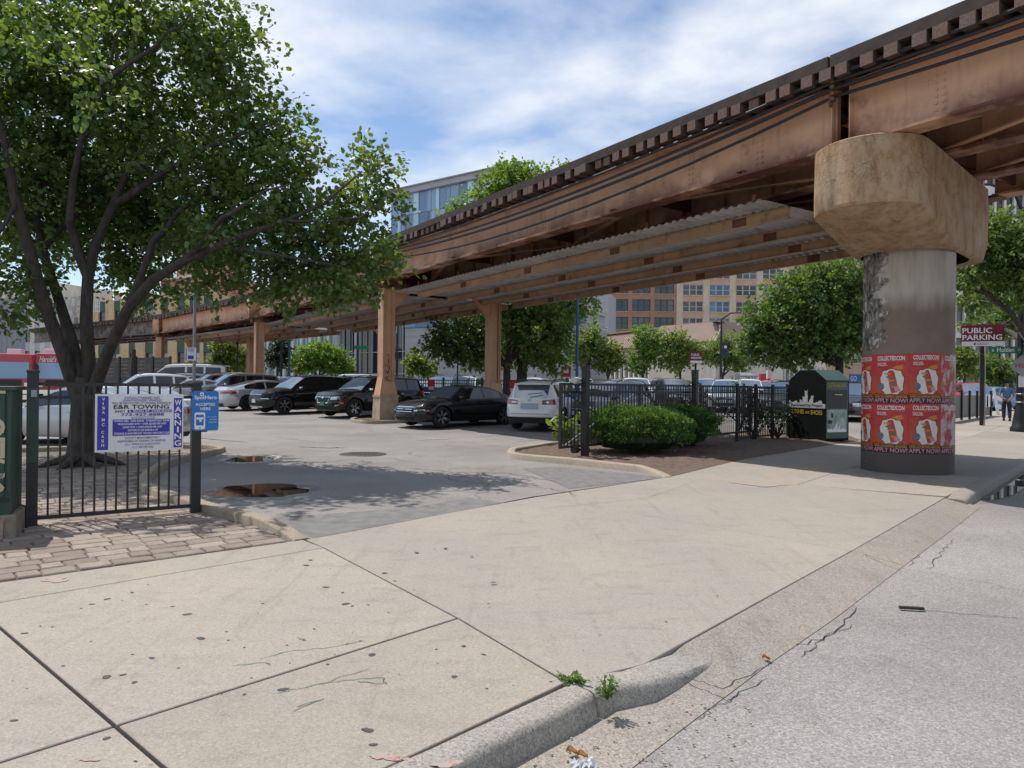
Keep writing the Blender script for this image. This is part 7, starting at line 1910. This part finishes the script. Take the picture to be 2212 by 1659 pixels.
p = P(22, 834, 39.5); p.z = gz(40); step_van('red and white food truck at the left edge behind the cabinet', p, .35, 6.0, 2.1, P(30, 764, 39.5).z - gz(40), 'truck_red')
Car('van', 'white shuttle bus parked beside the board fence', 'car_white', GP(392, 50), (-.95, -.3), name='shuttle_bus', cat='bus', group='vehicles by the board fence', detail=0, sx=1.25, sz=1.28)
o = thing('work_platform', 'pale metal work platform with railings on the far viaduct', 'platform', P(190, 678, 68), math.atan2((bent4 - bent3).y, (bent4 - bent3).x) + math.pi)
for k in range(7): MB().box((k * .42, 0, .55), (.06, .06, 1.1)).build('post', 'sign_white', o)
for z in (.1, .55, 1.08): MB().box((1.26, 0, z), (2.6, .06, .07)).build('rail', 'sign_white', o)

# ------------------------------------------------------------------ walking man
M('shirt_blue', (.075, .17, .34), .9, var=.15, scale=9); M('trousers_dark', (.018, .02, .035), .9, var=.5, scale=30); M('skin', (.30, .17, .115), .6, var=.05); M('cap_black', (.012, .012, .014), .9, var=0)
def skin(name, verts, edges, mat, parent, root=0, sub=2):
    me = bpy.data.meshes.new(name); me.from_pydata([v[:3] for v in verts], edges, []); me.materials.append(MAT[mat])
    o = link(name, me, parent); md = o.modifiers.new('skin', 'SKIN'); md.use_smooth_shade = True
    for i, v in enumerate(verts): me.skin_vertices[0].data[i].radius = (v[3], v[4] if len(v) > 4 else v[3])
    me.skin_vertices[0].data[root].use_root = True
    s = o.modifiers.new('sub', 'SUBSURF'); s.levels = sub; s.render_levels = sub
    return o
p = P(2175, 834, 32.0); p.z = gz(32)
man = thing('person', 'man in a blue shirt and black cap walking off with hands behind his back', 'person', p, face_cam(p))
# local: +y away from the camera (his forward), x right
V = [(0, 0, .95, .13, .10), (0, .0, 1.15, .135, .10), (0, .01, 1.32, .155, .11), (0, .02, 1.45, .10, .08), (0, .03, 1.53, .055), (0, .05, 1.60, .075, .085), (0, .06, 1.68, .08, .095), (0, .06, 1.74, .055, .07),
     (-.19, 0, 1.41, .062), (-.27, -.06, 1.16, .045), (-.10, -.17, 1.00, .032), (-.02, -.20, .97, .026),
     (.19, 0, 1.41, .062), (.28, -.06, 1.17, .045), (.12, -.18, .98, .033), (.04, -.22, .90, .028),
     (-.10, 0, .88, .09), (-.11, .05, .50, .058), (-.10, -.02, .10, .042), (-.10, .10, .05, .035), (.10, 0, .88, .09), (.11, -.02, .50, .058), (.12, -.10, .10, .042), (.12, .03, .05, .035),
     (.02, -.225, .84, .010), (.035, -.235, .83, .010), (.05, -.235, .83, .010), (.065, -.23, .84, .009), (.0, -.21, .88, .010)]
Ed = [(0, 1), (1, 2), (2, 3), (3, 4), (4, 5), (5, 6), (6, 7), (3, 8), (8, 9), (9, 10), (10, 11), (3, 12), (12, 13), (13, 14), (14, 15), (0, 16), (16, 17), (17, 18), (18, 19), (0, 20), (20, 21), (21, 22), (22, 23), (15, 24), (15, 25), (15, 26), (15, 27), (15, 28)]
body = skin('body', V, Ed, 'skin', man)
gr_ = lambda v, k: v[:3] + tuple(x + k for x in v[3:])
skin('shirt', [gr_(V[0], .03), gr_(V[1], .035), gr_(V[2], .035), gr_(V[3], .03), gr_(V[8], .03), (-.245, -.04, 1.24, .068), gr_(V[12], .03), (.25, -.04, 1.24, .068)], [(0, 1), (1, 2), (2, 3), (3, 4), (4, 5), (3, 6), (6, 7)], 'shirt_blue', man)
skin('trousers', [(0, 0, 1.0, .155, .115), (0, 0, .93, .15, .12)] + [gr_(V[i], .03) for i in (16, 17, 18, 20, 21, 22)], [(0, 1), (1, 2), (2, 3), (3, 4), (1, 5), (5, 6), (6, 7)], 'trousers_dark', man)
m = MB(); m.lathe([(.112, 1.70), (.115, 1.74), (.10, 1.80), (.06, 1.83), (.001, 1.84)], 16, (0, .06, 0)); m.box((0, .20, 1.71), (.16, .12, .015)); m.build('cap', 'cap_black', man, smooth=True)
for s_, y_ in ((-.10, .05), (.12, -.03)): MB().box((s_, y_, .05), (.10, .27, .09)).build('shoe', 'cap_black', man, bevel=.03)
for s_ in (-1, 1): MB().box((s_ * .083, .05, 1.655), (.02, .04, .065)).build('ear', 'skin', man, bevel=.008)

# ------------------------------------------------------------------ litter
M('stick_brown', (.04, .03, .025), .8); M('dead_leaf', (.38, .17, .04), .7); M('plastic', (.55, .56, .57), .15, var=.2, scale=30, coat=.5); M('paper_white', (.66, .66, .64), .7); M('pebble', (.38, .34, .29), .9, var=.4, scale=60)
q, q2 = G(1942, 1315, -.115), G(1996, 1318, -.115)
tag(MB().bar(q + Vector((0, 0, .012)), q2 + Vector((0, 0, .012)), .03, .02).build('scrap_stick', 'stick_brown', bevel=.004), 'dark flat stick lying on the road', 'stick')
for x, y, lb in ((1235, 1631, 'curled orange leaf in the gutter'), (1258, 1640, 'small brown leaf in the gutter'), (1655, 1427, 'brown crumpled leaf at the road edge')):
    q = G(x, y, -.115); m = MB(); m.grid(lambda u, v: (q.x + .05 * (u - .5), q.y + .022 * (v - .5) * (1 - (2 * u - 1) ** 2) * 2, q.z + .012 + .015 * (2 * v - 1) ** 2 + .008 * math.sin(5 * u)), 6, 4)
    tag(m.build('dead_leaf', 'dead_leaf', smooth=True), lb, 'leaf')
q = G(1262, 1662, -.115); rr = random.Random(4); m = MB(); m.grid(lambda u, v: (q.x + .11 * (u - .5) + rr.uniform(-.008, .008), q.y + .07 * (v - .5) + rr.uniform(-.008, .008), q.z + .012 + rr.uniform(0, .03)), 10, 7)
tag(m.build('plastic_wrap', 'plastic'), 'crumpled clear plastic wrap in the gutter at the bottom edge', 'litter')
for x, y, lb in ((1566, 950, 'white paper cup lying under the smaller clipped shrub'), (1632, 948, 'white crumpled paper by the picket fence')):
    q = G(x, y); m = MB(); m.tube((q.x, q.y, .10), (q.x + .10, q.y + .02, .09), .04, .032, n=12); tag(m.build('paper_cup', 'paper_white', smooth=True), lb, 'litter')
rr = random.Random(9); m = MB()
for k in range(150):
    x = rr.uniform(1140, 1640); y = rr.uniform(1450, 1655)
    q = G(x, y, -.116)
    off = (Vector((q.x, q.y, 0)) - Vector((A1.x, A1.y, 0))).dot(kn)
    if off < .12 or off > .75: continue
    r_ = rr.uniform(.002, .006); m.box((q.x, q.y, q.z + r_ * .5), (r_ * 2, r_ * 1.6, r_ * 1.3), Matrix.Rotation(rr.uniform(0, 3), 3, 'Z'))
tag(m.build('gutter_gravel', 'pebble'), 'scattered grit along the gutter', 'gravel', kind='stuff')
